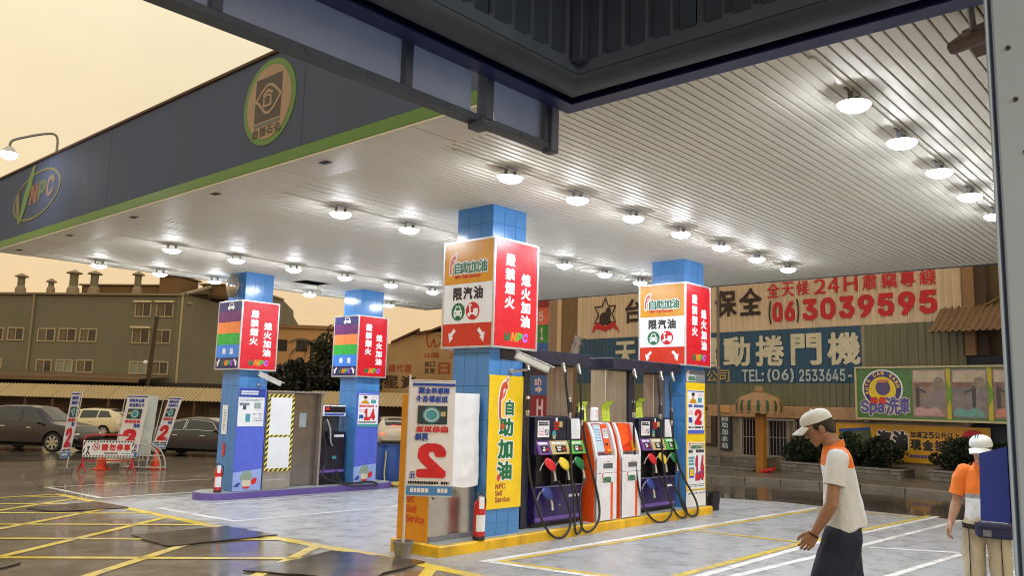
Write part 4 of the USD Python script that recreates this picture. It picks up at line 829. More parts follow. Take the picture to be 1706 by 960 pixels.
def poster(label, F, w, h, kind, num="2"):
    t = thing("promotion_poster", label, "poster", F.at(w / 2, 0, 0))
    p = t.part("sheet", MB().rect(F, 0, 0, w, h, 0.0, 0.004), MAT_PAPER)
    if kind == "person":
        p.part("top_stripe", MB().rect(F, 0, h * 0.965, w, h * 0.985, 0.004, 0.006), MAT_INKBLUE)
        p.part("figure_shirt", MB().poly(F, Polygon([(w * .1, h * .70), (w * .2, h * .79), (w * .33, h * .81), (w * .46, h * .79), (w * .55, h * .70)]), 0.004, 0.006), MAT_AMBER)
        p.part("figure_face", MB().poly(F, ell(w * .33, h * .875, w * .085, h * .055).union(sbox(w * .29, h * .8, w * .37, h * .84)), 0.006, 0.008), S("print_skin", (222, 170, 140), rough=0.5))
        p.part("figure_hair", MB().poly(F, ell(w * .33, h * .905, w * .095, h * .04), 0.008, 0.009), MAT_BLACK)
        p.part("small_print", scribble(F, w * 0.62, h * 0.86, w * 0.95, h * 0.92, 2, 0.004), MAT_PINK); p.part("teal_block", MB().rect(F, w * 0.62, h * 0.72, w * 0.86, h * 0.83, 0.004, 0.006), MAT_TEAL)
        p.part("small_print", scribble(F, w * 0.05, h * 0.60, w * 0.95, h * 0.67, 1, 0.004, 0.95, 0.9), MAT_INKBLUE if num == "2" else MAT_INKRED)
        a0 = 0.42 if len(num) == 1 else 0.3
        p.part("lettering", MB().text(F, num, w * a0, h * 0.2, w * 0.86, h * 0.56, 0.004, 0.006, bold=6, latin=True), MAT_INKRED)
        p.part("lettering", MB().text(F, "降", w * 0.06, h * 0.24, w * 0.28, h * 0.38, 0.004, 0.006, bold=4), MAT_INKBLUE)
        p.part("small_print", scribble(F, w * 0.04, h * 0.44, w * 0.3, h * 0.54, 2, 0.004), MAT_PINK); p.part("small_print", scribble(F, w * 0.05, h * 0.12, w * 0.95, h * 0.17, 1, 0.004, 0.9, 0.8), MAT_BLACK)
        p.part("bottom_stripe", MB().rect(F, 0, 0, w, h * 0.085, 0.004, 0.006), MAT_PERI if num == "2" else MAT_TEAL)
    elif kind == "phone":
        p.part("top_block", MB().rect(F, w * .02, h * .86, w * .98, h * .98, 0.004, 0.006), MAT_OCHRE); selfserve(p, F, w * .05, h * .86, w * .8, h * .99, 0.006)
        p.part("small_print", scribble(F, w * 0.05, h * 0.77, w * 0.95, h * 0.84, 1, 0.004, 0.95, 0.9), MAT_BLACK)
        p.part("lettering", MB().text(F, num, w * 0.42, h * 0.17, w * 0.95, h * 0.72, 0.004, 0.006, bold=8, latin=True), MAT_INKBLUE); p.part("lettering", MB().text(F, num, w * 0.435, h * 0.18, w * 0.935, h * 0.71, 0.006, 0.008, bold=4, latin=True), MAT_INKRED)
        p.part("phone_body", MB().rect(F, w * 0.08, h * 0.24, w * 0.36, h * 0.46, 0.004, 0.006), MAT_INKBLUE); p.part("phone_screen", MB().rect(F, w * 0.12, h * 0.28, w * 0.32, h * 0.43, 0.006, 0.008), MAT_YPANEL)
        p.part("small_print", scribble(F, w * 0.05, h * 0.5, w * 0.38, h * 0.7, 3, 0.004, 0.9, 0.75), MAT_TEAL); p.part("small_print", scribble(F, w * 0.05, h * 0.04, w * 0.95, h * 0.11, 2, 0.004), MAT_INKGREY)
    else:
        p.part("heading", MB().rect(F, 0, h * 0.77, w, h, 0.004, 0.006), MAT_INKBLUE); p.part("heading_print", scribble(F, w * 0.08, h * 0.83, w * 0.75, h * 0.95, 2, 0.006, 0.9, 0.75), MAT_PAPER)
        p.part("map_block", MB().rect(F, w * 0.04, h * 0.55, w * 0.42, h * 0.62, 0.004, 0.006), MAT_INKGREY); p.part("map_block", MB().rect(F, w * 0.18, h * 0.44, w * 0.3, h * 0.55, 0.004, 0.006), S("map_navy", (60, 66, 92), rough=0.5))
        p.part("picture_block", MB().rect(F, w * 0.6, h * 0.47, w * 0.86, h * 0.63, 0.004, 0.006), S("map_sage", (150, 168, 160), rough=0.5)); p.part("picture_block", MB().rect(F, w * 0.3, h * 0.12, w * 0.48, h * 0.33, 0.004, 0.006), MAT_TEAL)
        p.part("small_print", scribble(F, w * 0.06, h * 0.66, w * 0.94, h * 0.73, 2, 0.004, 0.7), MAT_INKGREY); p.part("small_print", scribble(F, w * 0.58, h * 0.12, w * 0.95, h * 0.36, 4, 0.004, 0.7), MAT_INKGREY)
    return t
c2 = thing("wall_panel", "yellow panel down the front of the column beyond the second pump", "panel", (12.6, 7.05, 0.14)); F = Fr((12.295, 7.048, 0.135), (1, 0, 0))
c2.part("board", MB().rect(F, 0, 0.26, 0.635, 2.03, -0.006, 0.004, 0.002), MAT_YPANEL); c2.part("white_foot", MB().rect(F, 0, 0, 0.635, 0.255, -0.006, 0.004, 0.002), MAT_WHITE); c2.part("small_print", scribble(F, 0.05, 0.2, 0.6, 0.23, 1, 0.004, 0.8, 0.7), MAT_INKGREY)
hd = c2.part("white_heading", MB().rect(F, 0, 2.035, 0.635, 2.24, -0.006, 0.004, 0.002), MAT_INKGREY); selfserve(hd, F, 0.03, 2.06, 0.3, 2.2, 0.004)
poster("price poster with a large red 2 on the yellow panel of the far column", Fr((12.33, 7.043, 1.32), (1, 0, 0)), 0.55, 0.72, "person", "2")
poster("poster with large red 1.6 and a yellow phone, low on the far yellow panel", Fr((12.33, 7.043, 0.42), (1, 0, 0)), 0.57, 0.76, "phone", "1.6")
def mascot(t, F, w, h):
    m = t.part("cartoon_backdrop", MB().poly(F, Polygon([(0, 0), (w, 0), (w, h), (0, h * 0.86)]), 0.004, 0.007), S("cartoon_sky", (150, 172, 226), rough=0.4))
    m.part("cartoon_face", MB().poly(F, ell(w * .48, h * .36, w * .16, h * .2), 0.007, 0.009), S("cartoon_skin", (214, 206, 176), rough=0.5))
    m.part("cartoon_cap", MB().poly(F, Polygon(spline([(w * .26, h * .5), (w * .3, h * .8), (w * .48, h * .95), (w * .64, h * .82), (w * .66, h * .55), (w * .45, h * .5), (w * .26, h * .5)], 30)), 0.009, 0.011), S("cartoon_olive", (140, 160, 138), rough=0.5))
    m.part("cartoon_nozzle", MB().poly(F, Polygon([(w * .66, h * .28), (w * .8, h * .3), (w * .86, h * .55), (w * .74, h * .6), (w * .64, h * .48)]), 0.009, 0.011), MAT_INKRED)
    m.part("cartoon_collar", MB().poly(F, Polygon([(w * .34, h * .2), (w * .62, h * .2), (w * .56, h * .1), (w * .4, h * .1)]), 0.009, 0.011), MAT_VERM); m.part("cartoon_sleeve", MB().poly(F, Polygon([(w * .02, h * .2), (w * .18, h * .4), (w * .28, h * .38), (w * .2, h * .2)]), 0.009, 0.011), MAT_INKBLUE)
for x, lab in ((8.86, "periwinkle panel with cartoon attendant on the column with the round mirror"), (11.8, "periwinkle panel with cartoon attendant on the column beside the blue barrel")):
    t = thing("wall_panel", lab, "panel", (x + .32, 15.09, -0.11)); F = Fr((x + 0.004, 15.088, -0.11), (1, 0, 0)); t.part("board", MB().rect(F, 0, 0.0, 0.632, 2.02, -0.006, 0.004, 0.002), MAT_PERI); mascot(t, F, 0.625, 0.42)
poster("notice sheet with blue heading and small maps on the mirror column", Fr((8.87, 15.078, 1.15), (1, 0, 0)), 0.58, 0.75, "notice")
poster("price poster with red 1.4 on the column beside the blue barrel", Fr((11.84, 15.078, 1.13), (1, 0, 0)), 0.57, 0.74, "person", "1.4")
t = thing("notice_strip", "narrow white upright notice on the left face of the column with the mirror", "notice", (8.85, 15.5, 0.98)); F = Fr((8.852, 15.62, 0.98), (0, -1, 0)); q = t.part("sheet", MB().rect(F, 0, 0, 0.2, 0.58, 0, 0.004), MAT_PAPER); q.part("small_print", scribble(F, 0.06, 0.05, 0.14, 0.5, 9, 0.004), MAT_INKGREY)
t = thing("extinguisher_tag", "small red upright tag above the far fire extinguisher", "tag", (8.85, 15.5, 0.56)); F = Fr((8.852, 15.52, 0.56), (0, -1, 0)); q = t.part("plate", MB().rect(F, 0, 0, 0.085, 0.24, 0, 0.004), MAT_INKRED); q.part("small_print", scribble(F, 0.025, 0.02, 0.06, 0.22, 4, 0.004), MAT_AMBER)
def cctv(label, wall, a, b, arm):
    a, b = np.array(a), np.array(b); t = thing("security_camera", label, "security camera", a)
    d = (b - a) / np.linalg.norm(b - a); s = np.cross(d, [0, 0, 1.0]); s /= np.linalg.norm(s); v = np.cross(s, d); F = Fr(a, d, v); L = np.linalg.norm(b - a)
    t.part("housing", MB().fbox(F, (0, -0.05, -0.05), (L, 0.04, 0.05), 0.012), S("camera_grey", (196, 196, 192), rough=0.4))
    t.part("sunshield", MB().fbox(F, (-0.02, 0.042, -0.06), (L + 0.05, 0.05, 0.06), 0.003), MAT_WHITE); t.part("lens_glass", MB().cyl(F.at(L, 0, 0), F.at(L + 0.006, 0, 0), 0.034), MAT_BLACK)
    t.part("bracket", MB().tube(spline([wall, np.array(wall) * 0.4 + arm * np.array(0.6), arm], 8), 0.016), MAT_ALU).part("wall_plate", MB().ball(wall, 0.035, 1), MAT_ALU)
    t.part("cable", MB().tube(spline([arm, np.array(arm) + [-0.05, 0.05, 0.12], np.array(wall) + [0, -0.02, 0.14]], 10), 0.006, 5), MAT_RUBBER)
cctv("white security camera on the front of the nearest column under its box sign", (7.94, 7.05, 2.14), (7.82, 6.88, 2.34), (8.16, 6.62, 2.17), np.array((7.95, 6.8, 2.16)))
cctv("white security camera on the far column with the round mirror", (9.3, 15.09, 1.98), (9.2, 14.94, 2.2), (9.55, 14.66, 2.0), np.array((9.32, 14.86, 2.02)))

# ------------------------------------------------------------------ far (purple) island
Z2 = -0.119
cb = thing("steel_cabinet", "stainless cabinet on the purple island, its front papered over in white", "cabinet", (9.87, 15.4, Z2))
cb.part("body", MB().box((9.54, 15.12, Z2), (10.2, 15.7, 1.84), 0.01), M("tall_cabinet_steel", (0.42, 0.39, 0.34), rough=0.3, metal=0.75, var=0.1, scale=2)); cb.part("top_edge", MB().box((9.51, 15.1, 1.84), (11.0, 15.72, 1.88), 0.006), MAT_STEEL)
cb.part("handle_slot", MB().box((9.62, 15.115, 0.06), (10.1, 15.121, 0.085)), MAT_ALU)
tp = thing("paper_cover", "white paper edged with yellow and black hazard tape on the far cabinet", "paper cover", (9.87, 15.1, 0.23)); F = Fr((9.56, 15.112, 0.24), (1, 0, 0))
tp.part("paper", MB().rect(F, 0.03, 0.73, 0.6, 1.53, 0, 0.004), MAT_PAPER); tp.part("paper", MB().rect(F, 0.03, 0.03, 0.6, 0.70, 0, 0.004), MAT_PAPER)
MAT_HY = S("hazard_yellow", (232, 216, 90), rough=0.4)
for a0, b0, a1, b1 in ((0, 0, 0.63, 0.06), (0, 1.5, 0.63, 1.56), (0.0, 0.062, 0.06, 1.498), (0.57, 0.062, 0.63, 1.498), (0.062, 0.69, 0.568, 0.735)):
    q = tp.part("hazard_tape", MB().rect(F, a0, b0, a1, b1, 0.004, 0.006), MAT_HY); box_ = sbox(a0, b0, a1, b1); m = MB(); n = int(max(a1 - a0, b1 - b0) / 0.11) + 2
    for i in range(-1, n):
        g = (Polygon([(a0 + i * .11, b0), (a0 + i * .11 + .055, b0), (a0 + i * .11 + .115, b1), (a0 + i * .11 + .06, b1)]) if a1 - a0 > b1 - b0 else Polygon([(a0, b0 + i * .11), (a0, b0 + i * .11 + .055), (a1, b0 + i * .11 + .115), (a1, b0 + i * .11 + .06)])).intersection(box_)
        if g.area > 1e-5: m.poly(F, g, 0.006, 0.0075)
    q.part("black_stripes", m, MAT_BLACK)
dr = thing("steel_cabinet", "bronze-tinted steel locker with a stuck-on sheet, between papered cabinet and dark pump", "cabinet", (10.62, 15.5, Z2))
dr.part("body", MB().box((10.24, 15.36, Z2), (10.93, 15.72, 1.83), 0.008), M("locker_steel", (0.27, 0.25, 0.24), rough=0.25, metal=0.9, var=0.1, scale=0.8)); dr.part("door_edge", MB().box((10.93, 15.2, Z2), (10.98, 15.72, 1.84), 0.006), MAT_STEEL)
F = Fr((10.5, 15.358, 1.12), (1, 0, 0)); dr.part("stuck_sheet", MB().rect(F, 0, 0, 0.17, 0.3, 0, 0.003), S("sheet_grey", (150, 156, 156), rough=0.5))
dp = thing("fuel_dispenser", "dark diesel pump with one hose lying in a loop on the purple island", "fuel pump", (11.4, 15.5, Z2))
dp.part("base_cabinet", MB().box((11.02, 15.32, Z2 + 0.12), (11.72, 15.7, 1.02), 0.008), S("diesel_black", (26, 22, 40), rough=0.28)); dp.part("plinth", MB().box((11.0, 15.3, Z2), (11.74, 15.72, Z2 + 0.12), 0.006), MAT_PBLACK); F = Fr((11.02, 15.318, 0), (1, 0, 0))
dp.part("lilac_stripe", MB().rect(F, 0.01, 0.14, 0.69, 0.2, 0, 0.003), MAT_LILAC); dp.part("label_print", scribble(F, 0.38, 0.9, 0.66, 0.96, 1, 0, 1.0, 0.9), MAT_PAPER); dp.part("label_print", scribble(F, 0.36, 0.42, 0.5, 0.5, 1, 0, 0.8, 0.8), MAT_TEAL)
dp.part("column_body", MB().box((11.1, 15.42, 1.02), (11.6, 15.68, 1.36), 0.008), S("diesel_grey", (52, 52, 58), rough=0.4)); hd = dp.part("display_head", MB().box((11.0, 15.3, 1.36), (11.68, 15.68, 1.6), 0.012), MAT_KWHITE)
F = Fr((11.0, 15.298, 1.36), (1, 0, 0)); hd.part("display_window", MB().rect(F, 0.1, 0.08, 0.66, 0.215, 0, 0.003), MAT_PBLACK); hd.part("display_mark", MB().rect(F, 0.12, 0.13, 0.22, 0.2, 0.003, 0.005), MAT_INKRED); hd.part("display_strip", MB().rect(F, 0.1, 0.02, 0.62, 0.06, 0, 0.003), MAT_INKBLUE)
dp.part("hose", MB().tube(spline([(11.08, 15.25, 1.25), (11.05, 15.2, 0.9), (11.12, 15.2, 0.3), (11.02, 15.15, 0.12), (11.4, 15.0, -0.08), (11.9, 14.85, -0.14), (12.35, 14.9, -0.13), (12.3, 15.0, -0.09), (11.8, 15.02, -0.09), (11.5, 15.12, -0.05), (11.42, 15.2, 0.2)], 60), 0.02, 8), MAT_RUBBER, smooth=60)
dp.part("nozzle", MB().tube(spline([(11.12, 15.24, 1.3), (11.2, 15.22, 1.12), (11.24, 15.24, 0.98), (11.26, 15.26, 0.85), (11.34, 15.27, 0.72)], 14), [0.02 + 0.012 * math.sin(i / 13 * 3.1) for i in range(14)], 8), MAT_CHROME, smooth=60)
br = thing("barrel", "blue plastic barrel at the far end of the purple island", "barrel", (13.35, 15.75, zg(15.75)))
br.part("drum", MB().lathe((13.35, 15.75, zg(15.75) + 0.006), [(0, 0), (0.26, 0.0), (0.3, 0.06), (0.32, 0.3), (0.325, 0.55), (0.31, 0.82), (0.295, 0.86), (0.3, 0.88), (0.295, 0.93), (0, 0.935)], 28), S("barrel_blue", (40, 74, 138), rough=0.4, var=0.08), smooth=35)
br.part("rim", MB().lathe((13.35, 15.75, zg(15.75) + 0.93), [(0.28, 0), (0.305, 0.0), (0.305, 0.03), (0.28, 0.03), (0.28, 0)], 28), S("barrel_rim", (26, 50, 104), rough=0.4))
hs = MB(); z = zg(15.3)
for k in range(4):
    an = np.linspace(0, 2 * np.pi, 30); hs.tube(np.c_[13.25 + (0.24 + 0.03 * k) * np.cos(an), 15.15 + (0.2 + 0.02 * k) * np.sin(an), z + 0.025 + 0.018 * k + 0.006 * np.sin(3 * an + k)], 0.016, 6)
hs.tube(spline([(13.0, 15.2, z + 0.03), (12.95, 15.35, z + 0.12), (12.98, 15.42, z + 0.5), (12.99, 15.42, z + 0.82)], 20), 0.016, 6)
single("garden_hose", hs, S("hose_yellow", (196, 180, 92), rough=0.45), "pale yellow hose coiled on the ground by the blue barrel", "hose", smooth=60)
bk = thing("bucket", "black bucket on the ground beyond the far end of the yellow island", "bucket", (13.45, 7.2, 0)); bk.part("pail", MB().lathe((13.45, 7.2, 0.005), [(0, 0), (0.11, 0), (0.145, 0.29), (0.15, 0.3), (0.138, 0.3), (0.105, 0.02), (0, 0.02)], 20), MAT_PBLACK, smooth=35); bk.part("handle", MB().tube([(13.45 + 0.15 * math.cos(a), 7.2 + 0.12 * math.sin(a) * 0.3, 0.3 - 0.13 * math.sin(a)) for a in np.linspace(0, math.pi, 12)], 0.005, 5), MAT_ALU)
# ------------------------------------------------------------------ shop wall across the side road
W = Fr((24.6, 10.0, 0), (-0.09, -1, 0)); KF = Fr((23.2, 10.1, 0), (-0.09, -1, 0))
def corr(F, a0, a1, b0, b1, pitch=0.2, h=0.03, c0=0.0):
    """A sheet of ribbed metal."""
    prof = []; a = a0
    while a < a1 - 1e-6:
        for da, c in ((0, 0), (pitch * 0.62, 0), (pitch * 0.7, h), (pitch * 0.92, h)):
            if a + da < a1: prof.append((a + da, c0 + c))
        a += pitch
    prof.append((a1, c0)); v = []
    for x, c in prof: v += [F.at(x, b0, c), F.at(x, b1, c)]
    n = len(prof); return MB().add(v, [[2 * i, 2 * i + 2, 2 * i + 3, 2 * i + 1] for i in range(n - 1)])
streak = dict(rough=0.55, var=0.16, scale=1.6, aniso=(3, 3, 0.25), dirt=0.5)
MAT_WS = S("sheet_cream", (212, 188, 160), **{**streak, "dirt": 0.3, "var": 0.08}); MAT_BS = S("sheet_blue", (44, 82, 110), **streak); MAT_GS = S("sheet_sage", (112, 110, 84), **streak)
MAT_PLASTER = M("stained_plaster", (0.36, 0.3, 0.22), rough=0.8, var=0.2, scale=1.4, bump=0.003, dirt=0.8); MAT_ADRED = S("ad_red", (196, 34, 44), rough=0.6); MAT_ADBROWN = S("ad_brown", (52, 36, 34), rough=0.6); MAT_ADCREAM = S("ad_cream", (206, 196, 170), rough=0.6, dirt=0.2); MAT_ADGOLD = S("ad_gold", (176, 150, 84), rough=0.6); MAT_ADGREY = S("ad_grey", (176, 186, 186), rough=0.6)
shop = thing("shop_building", "ribbed metal wall with a cream sign band over a blue one, above barred windows", "building", tuple(W.at(-2, 0)))
shop.part("wall", MB().fbox(W, (-9.3, -0.6, -6), (4.4, 7.2, -0.02)), MAT_PLASTER)
a = -9.3
while a < 4.38:
    b_ = min(a + 1.37, 4.4); shop.part("metal_sheet", corr(W, a, b_ - 0.006, 4.245, 7.1), MAT_WS)
    if a < 1.6:
        e_ = min(b_, 1.74); shop.part("metal_sheet", corr(W, a, e_ - 0.006, 2.585, 4.235), MAT_BS); shop.part("metal_sheet", corr(W, a, e_ - 0.006, 1.9, 2.575), MAT_GS)
    else: shop.part("metal_sheet", corr(W, max(a, 1.75), b_ - 0.006, 1.9, 4.235), MAT_GS)
    a += 1.37
shop.part("sill_band", MB().fbox(W, (-3.4, 1.52, 0.0), (1.7, 1.89, 0.16), 0.02), S("band_cream", (182, 142, 104), rough=0.7, dirt=0.6, var=0.15))
shop.part("pillar", MB().fbox(W, (-11.1, -0.6, -5), (-10.15, 7.2, 0.05), 0.01), S("pillar_cream", (208, 178, 146), rough=0.7, var=0.08, dirt=0.2)); shop.part("side_wall", MB().fbox(W, (-10.15, -0.6, -5), (-9.3, 7.2, 0.0)), S("side_brown", (124, 98, 68), rough=0.8, var=0.15))
c = 0.031
def ad(name, mb, mt): return shop.part(name, mb, mt)
star = [(-7.9 + r * math.sin(k * math.pi / 6), 5.13 + r * 1.05 * math.cos(k * math.pi / 6)) for k in range(12) for r in ((0.62 if k % 2 == 0 else 0.36),)]
g = Polygon(star); ad("star_outline", MB().poly(W, g.difference(g.buffer(-0.05)), c, c + 0.004), MAT_ADBROWN)
ad("star_figure", MB().poly(W, union_all([ell(-7.92, 5.0, 0.25, 0.22), ell(-7.75, 5.2, 0.12, 0.2), Polygon([(-8.2, 4.9), (-7.6, 4.9), (-7.7, 4.75), (-8.1, 4.75)])]), c, c + 0.004), MAT_ADBROWN)
ad("ribbon", MB().poly(W, union_all([Polygon([(-8.55, 4.45), (-8.3, 4.62), (-7.9, 4.5), (-7.5, 4.62), (-7.22, 4.45), (-7.35, 4.7), (-7.5, 4.85), (-7.9, 4.68), (-8.3, 4.85), (-8.45, 4.7)])]), c, c + 0.0045), MAT_ADRED)
for ch, a0 in zip("台保全", (-6.95, -3.16, -2.26)):
    ad("painted_character", MB().text(W, ch, a0, 4.74, a0 + 0.8, 5.62, c, c + 0.004, bold=2), MAT_ADBROWN)
for ch, a0, w in zip("全天候24H肅竊專線", (-1.27, -0.78, -0.28, 0.3, 0.72, 1.2, 1.75, 2.3, 2.82, 3.34), (0.42,) * 3 + (0.36, 0.36, 0.42) + (0.42,) * 4):
    ad("painted_character", MB().text(W, ch, a0, 5.25, a0 + w, 5.7, c, c + 0.004, bold=1), MAT_ADRED)
ad("painted_character", MB().text(W, "(", -1.22, 4.42, -1.13, 5.15, c, c + 0.004, bold=1, latin=True), MAT_ADBROWN); ad("painted_character", MB().text(W, ")", -0.3, 4.42, -0.21, 5.15, c, c + 0.004, bold=1, latin=True), MAT_ADBROWN)
for ch, a0 in zip("06", (-1.09, -0.68)): ad("painted_character", MB().text(W, ch, a0, 4.47, a0 + 0.34, 5.1, c, c + 0.004, bold=4, latin=True), MAT_ADRED)
for k, ch in enumerate("3039595"): ad("painted_character", MB().text(W, ch, -0.1 + k * 0.568, 4.47, 0.37 + k * 0.568, 5.12, c, c + 0.004, bold=4, latin=True), MAT_ADRED)
ad("painted_character", MB().text(W, "天", -7.42, 3.18, -6.45, 4.1, c, c + 0.004, bold=2), MAT_ADCREAM)
for ch, a0 in zip("電動捲門機", (-4.0, -2.86, -1.7, -0.5, 0.66)): ad("painted_character", MB().text(W, ch, a0, 3.12, a0 + 0.98, 4.08, c, c + 0.004, bold=2), MAT_ADCREAM)
for ch, a0 in zip("限公司", (-4.0, -3.5, -3.05)): ad("painted_character", MB().text(W, ch, a0 + 0.0, 2.63, a0 + 0.4, 3.02, c, c + 0.004, bold=1), MAT_ADGOLD)
for wd, a0, a1, b0, b1 in (("TEL:", -2.2, -1.42, 2.64, 3.02), ("(06)", -1.3, -0.42, 2.62, 3.03), ("2533645", -0.25, 1.18, 2.64, 3.0), ("-6", 1.26, 1.62, 2.64, 3.0)):
    ad("painted_lettering", MB().text(W, wd, a0, b0, a1, b1, c, c + 0.004, bold=2, latin=True), MAT_ADGREY)
MAT_BAR = S("window_bars", (150, 140, 138), rough=0.5); MAT_WDARK = M("window_dark", (0.015, 0.015, 0.025), rough=0.12)
for a0, a1, b0, b1 in ((-2.2, -1.62, 0.36, 1.48), (-1.28, -0.66, 0.4, 1.48), (-0.4, 0.78, 0.42, 1.48)):
    q = shop.part("window", MB().fbox(W, (a0, b0, -0.03), (a1, b1, 0.012)), MAT_WDARK); q.part("window_frame", MB().rect(W, a0 - 0.05, b0 - 0.06, a1 + 0.05, b0, 0, 0.06).rect(W, a0 - 0.06, b0 + 0.001, a0, b1, 0, 0.05).rect(W, a1, b0 + 0.001, a1 + 0.06, b1, 0, 0.05), MAT_PLASTER)
    for k in range(int((a1 - a0) / 0.115) + 1):
        q.part("window_bar", MB().cyl(W.at(a0 + 0.04 + k * 0.112, b0, 0.05), W.at(a0 + 0.04 + k * 0.112, b1, 0.05), 0.011, n=6), MAT_BAR)
    q.part("window_bar", MB().rect(W, a0, (b0 + b1) / 2 - 0.01, a1, (b0 + b1) / 2 + 0.01, 0.04, 0.06), MAT_BAR)
shop.part("window_hood", MB().fbox(W, (-1.5, 1.44, 0.162), (-0.35, 1.5, 0.3), 0.01), MAT_BAR)
# annex at the right end with its ribbed lean-to roof
anx = thing("annex_building", "brown annex with a ribbed lean-to roof at the right end of the shop wall", "building", tuple(W.at(6, 0)))
anx.part("wall", MB().fbox(W, (4.95, -0.6, -6), (11.0, 7.2, -0.4)), S("annex_brown", (96, 80, 54), rough=0.8, var=0.2, dirt=0.5)); anx.part("corner_post", MB().fbox(W, (4.42, 3.3, -1), (4.68, 7.2, 0.06), 0.01), S("post_tan", (140, 108, 74), rough=0.7)); anx.part("corner_post", MB().fbox(W, (4.68, 3.3, -1), (4.95, 7.2, -0.05)), S("post_brown", (70, 52, 42), rough=0.7))
anx.part("lower_wall", MB().fbox(W, (4.42, -0.6, -1), (11.0, 3.29, -0.1)), S("annex_blue", (40, 48, 62), rough=0.7, var=0.3, dirt=0.6))
sl = Fr(W.at(3.85, 3.86, 1.0), W.u, (W.at(0, 4.62, -0.05) - W.at(0, 3.86, 1.0)))
MAT_RIB = S("lean_to_sheet", (122, 94, 66), rough=0.6, var=0.15, dirt=0.5)
for k in range(5): anx.part("roof_sheet", corr(sl, k * 0.95, k * 0.95 + 0.945, 0, 1.3, 0.16, 0.045), MAT_RIB)
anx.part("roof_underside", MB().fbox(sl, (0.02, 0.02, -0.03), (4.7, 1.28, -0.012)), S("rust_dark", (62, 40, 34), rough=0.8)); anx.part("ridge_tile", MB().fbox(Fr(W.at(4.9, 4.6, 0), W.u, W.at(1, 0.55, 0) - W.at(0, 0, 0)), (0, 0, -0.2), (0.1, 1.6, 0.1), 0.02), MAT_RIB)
# billboard
bb = thing("billboard", "green and yellow car wash billboard with a round cartoon badge and photographs", "billboard", tuple(W.at(3.6, 1.6, 0.4)))
bb.part("board", MB().rect(W, 1.68, 1.62, 6.6, 2.98, 0.3, 0.4), S("board_green", (74, 118, 54), rough=0.35, var=0.12)); bf = MB()
for q in ((1.63, 1.57, 6.65, 1.62), (1.63, 2.98, 6.65, 3.03)): bf.rect(W, *q, 0.29, 0.44)
bf.rect(W, 1.63, 1.622, 1.679, 2.978, 0.29, 0.44); bb.part("frame", bf, S("board_frame", (190, 178, 140), rough=0.5))
B0 = 0.4
bd = bb.part("badge_ring", MB().poly(W, ell(2.38, 2.42, 0.55, 0.53), B0, B0 + 0.004), MAT_WHITE); bd.part("badge_disc", MB().poly(W, ell(2.38, 2.42, 0.51, 0.49), B0 + 0.004, B0 + 0.007), S("badge_violet", (62, 48, 120), rough=0.4)); bd.part("badge_centre", MB().poly(W, ell(2.38, 2.38, 0.37, 0.37), B0 + 0.007, B0 + 0.01), S("badge_yellow", (228, 200, 30), rough=0.4))
bd.part("badge_ball", MB().poly(W, ell(2.4, 2.45, 0.2, 0.21), B0 + 0.01, B0 + 0.013), S("badge_plum", (84, 72, 120), rough=0.4)); bd.part("badge_band", MB().poly(W, ell(2.4, 2.63, 0.17, 0.045), B0 + 0.013, B0 + 0.015), S("badge_tan", (200, 120, 80), rough=0.4)); bd.part("badge_shoes", MB().poly(W, ell(2.36, 2.1, 0.1, 0.05).union(ell(2.62, 2.14, 0.12, 0.06)), B0 + 0.013, B0 + 0.015), MAT_INKRED)
for k, ch in enumerate("AUTO CAR WASH"):
    an = math.radians(196 - k * 15.5)
    if ch != " ": bd.part("badge_letter", MB().text(Fr(W.at(2.38 + 0.435 * math.cos(an), 2.42 + 0.425 * math.sin(an), 0), W.u * math.sin(an) - W.v * math.cos(an), W.u * math.cos(an) + W.v * math.sin(an)), ch, -0.04, -0.05, 0.04, 0.05, B0 + 0.007, B0 + 0.01, bold=3, latin=True), MAT_YPANEL)
bb.part("lettering", MB().row(W, "精緻", 2.03, 2.5, 1.99, 2.2, c0=B0 + 0.014, c1=B0 + 0.02, bold=4), MAT_VERM)
MAT_BVIO = S("board_violet", (84, 78, 160), rough=0.4)
bb.part("lettering_halo", MB().text(W, "Spa", 1.76, 1.66, 2.44, 2.12, B0 + 0.012, B0 + 0.016, bold=8, latin=True).text(W, "洗", 2.44, 1.70, 2.85, 2.22, B0 + 0.012, B0 + 0.016, bold=10).text(W, "車", 2.83, 1.72, 3.12, 2.22, B0 + 0.011, B0 + 0.015, bold=10), MAT_ADCREAM); bb.part("lettering", MB().text(W, "Spa", 1.78, 1.68, 2.42, 2.1, B0 + 0.016, B0 + 0.02, bold=3, latin=True), MAT_BVIO); bb.part("lettering", MB().text(W, "洗", 2.46, 1.72, 2.84, 2.2, B0 + 0.016, B0 + 0.02, bold=2), MAT_BVIO); bb.part("lettering", MB().text(W, "車", 2.84, 1.74, 3.1, 2.2, B0 + 0.016, B0 + 0.02, bold=2), MAT_BVIO)
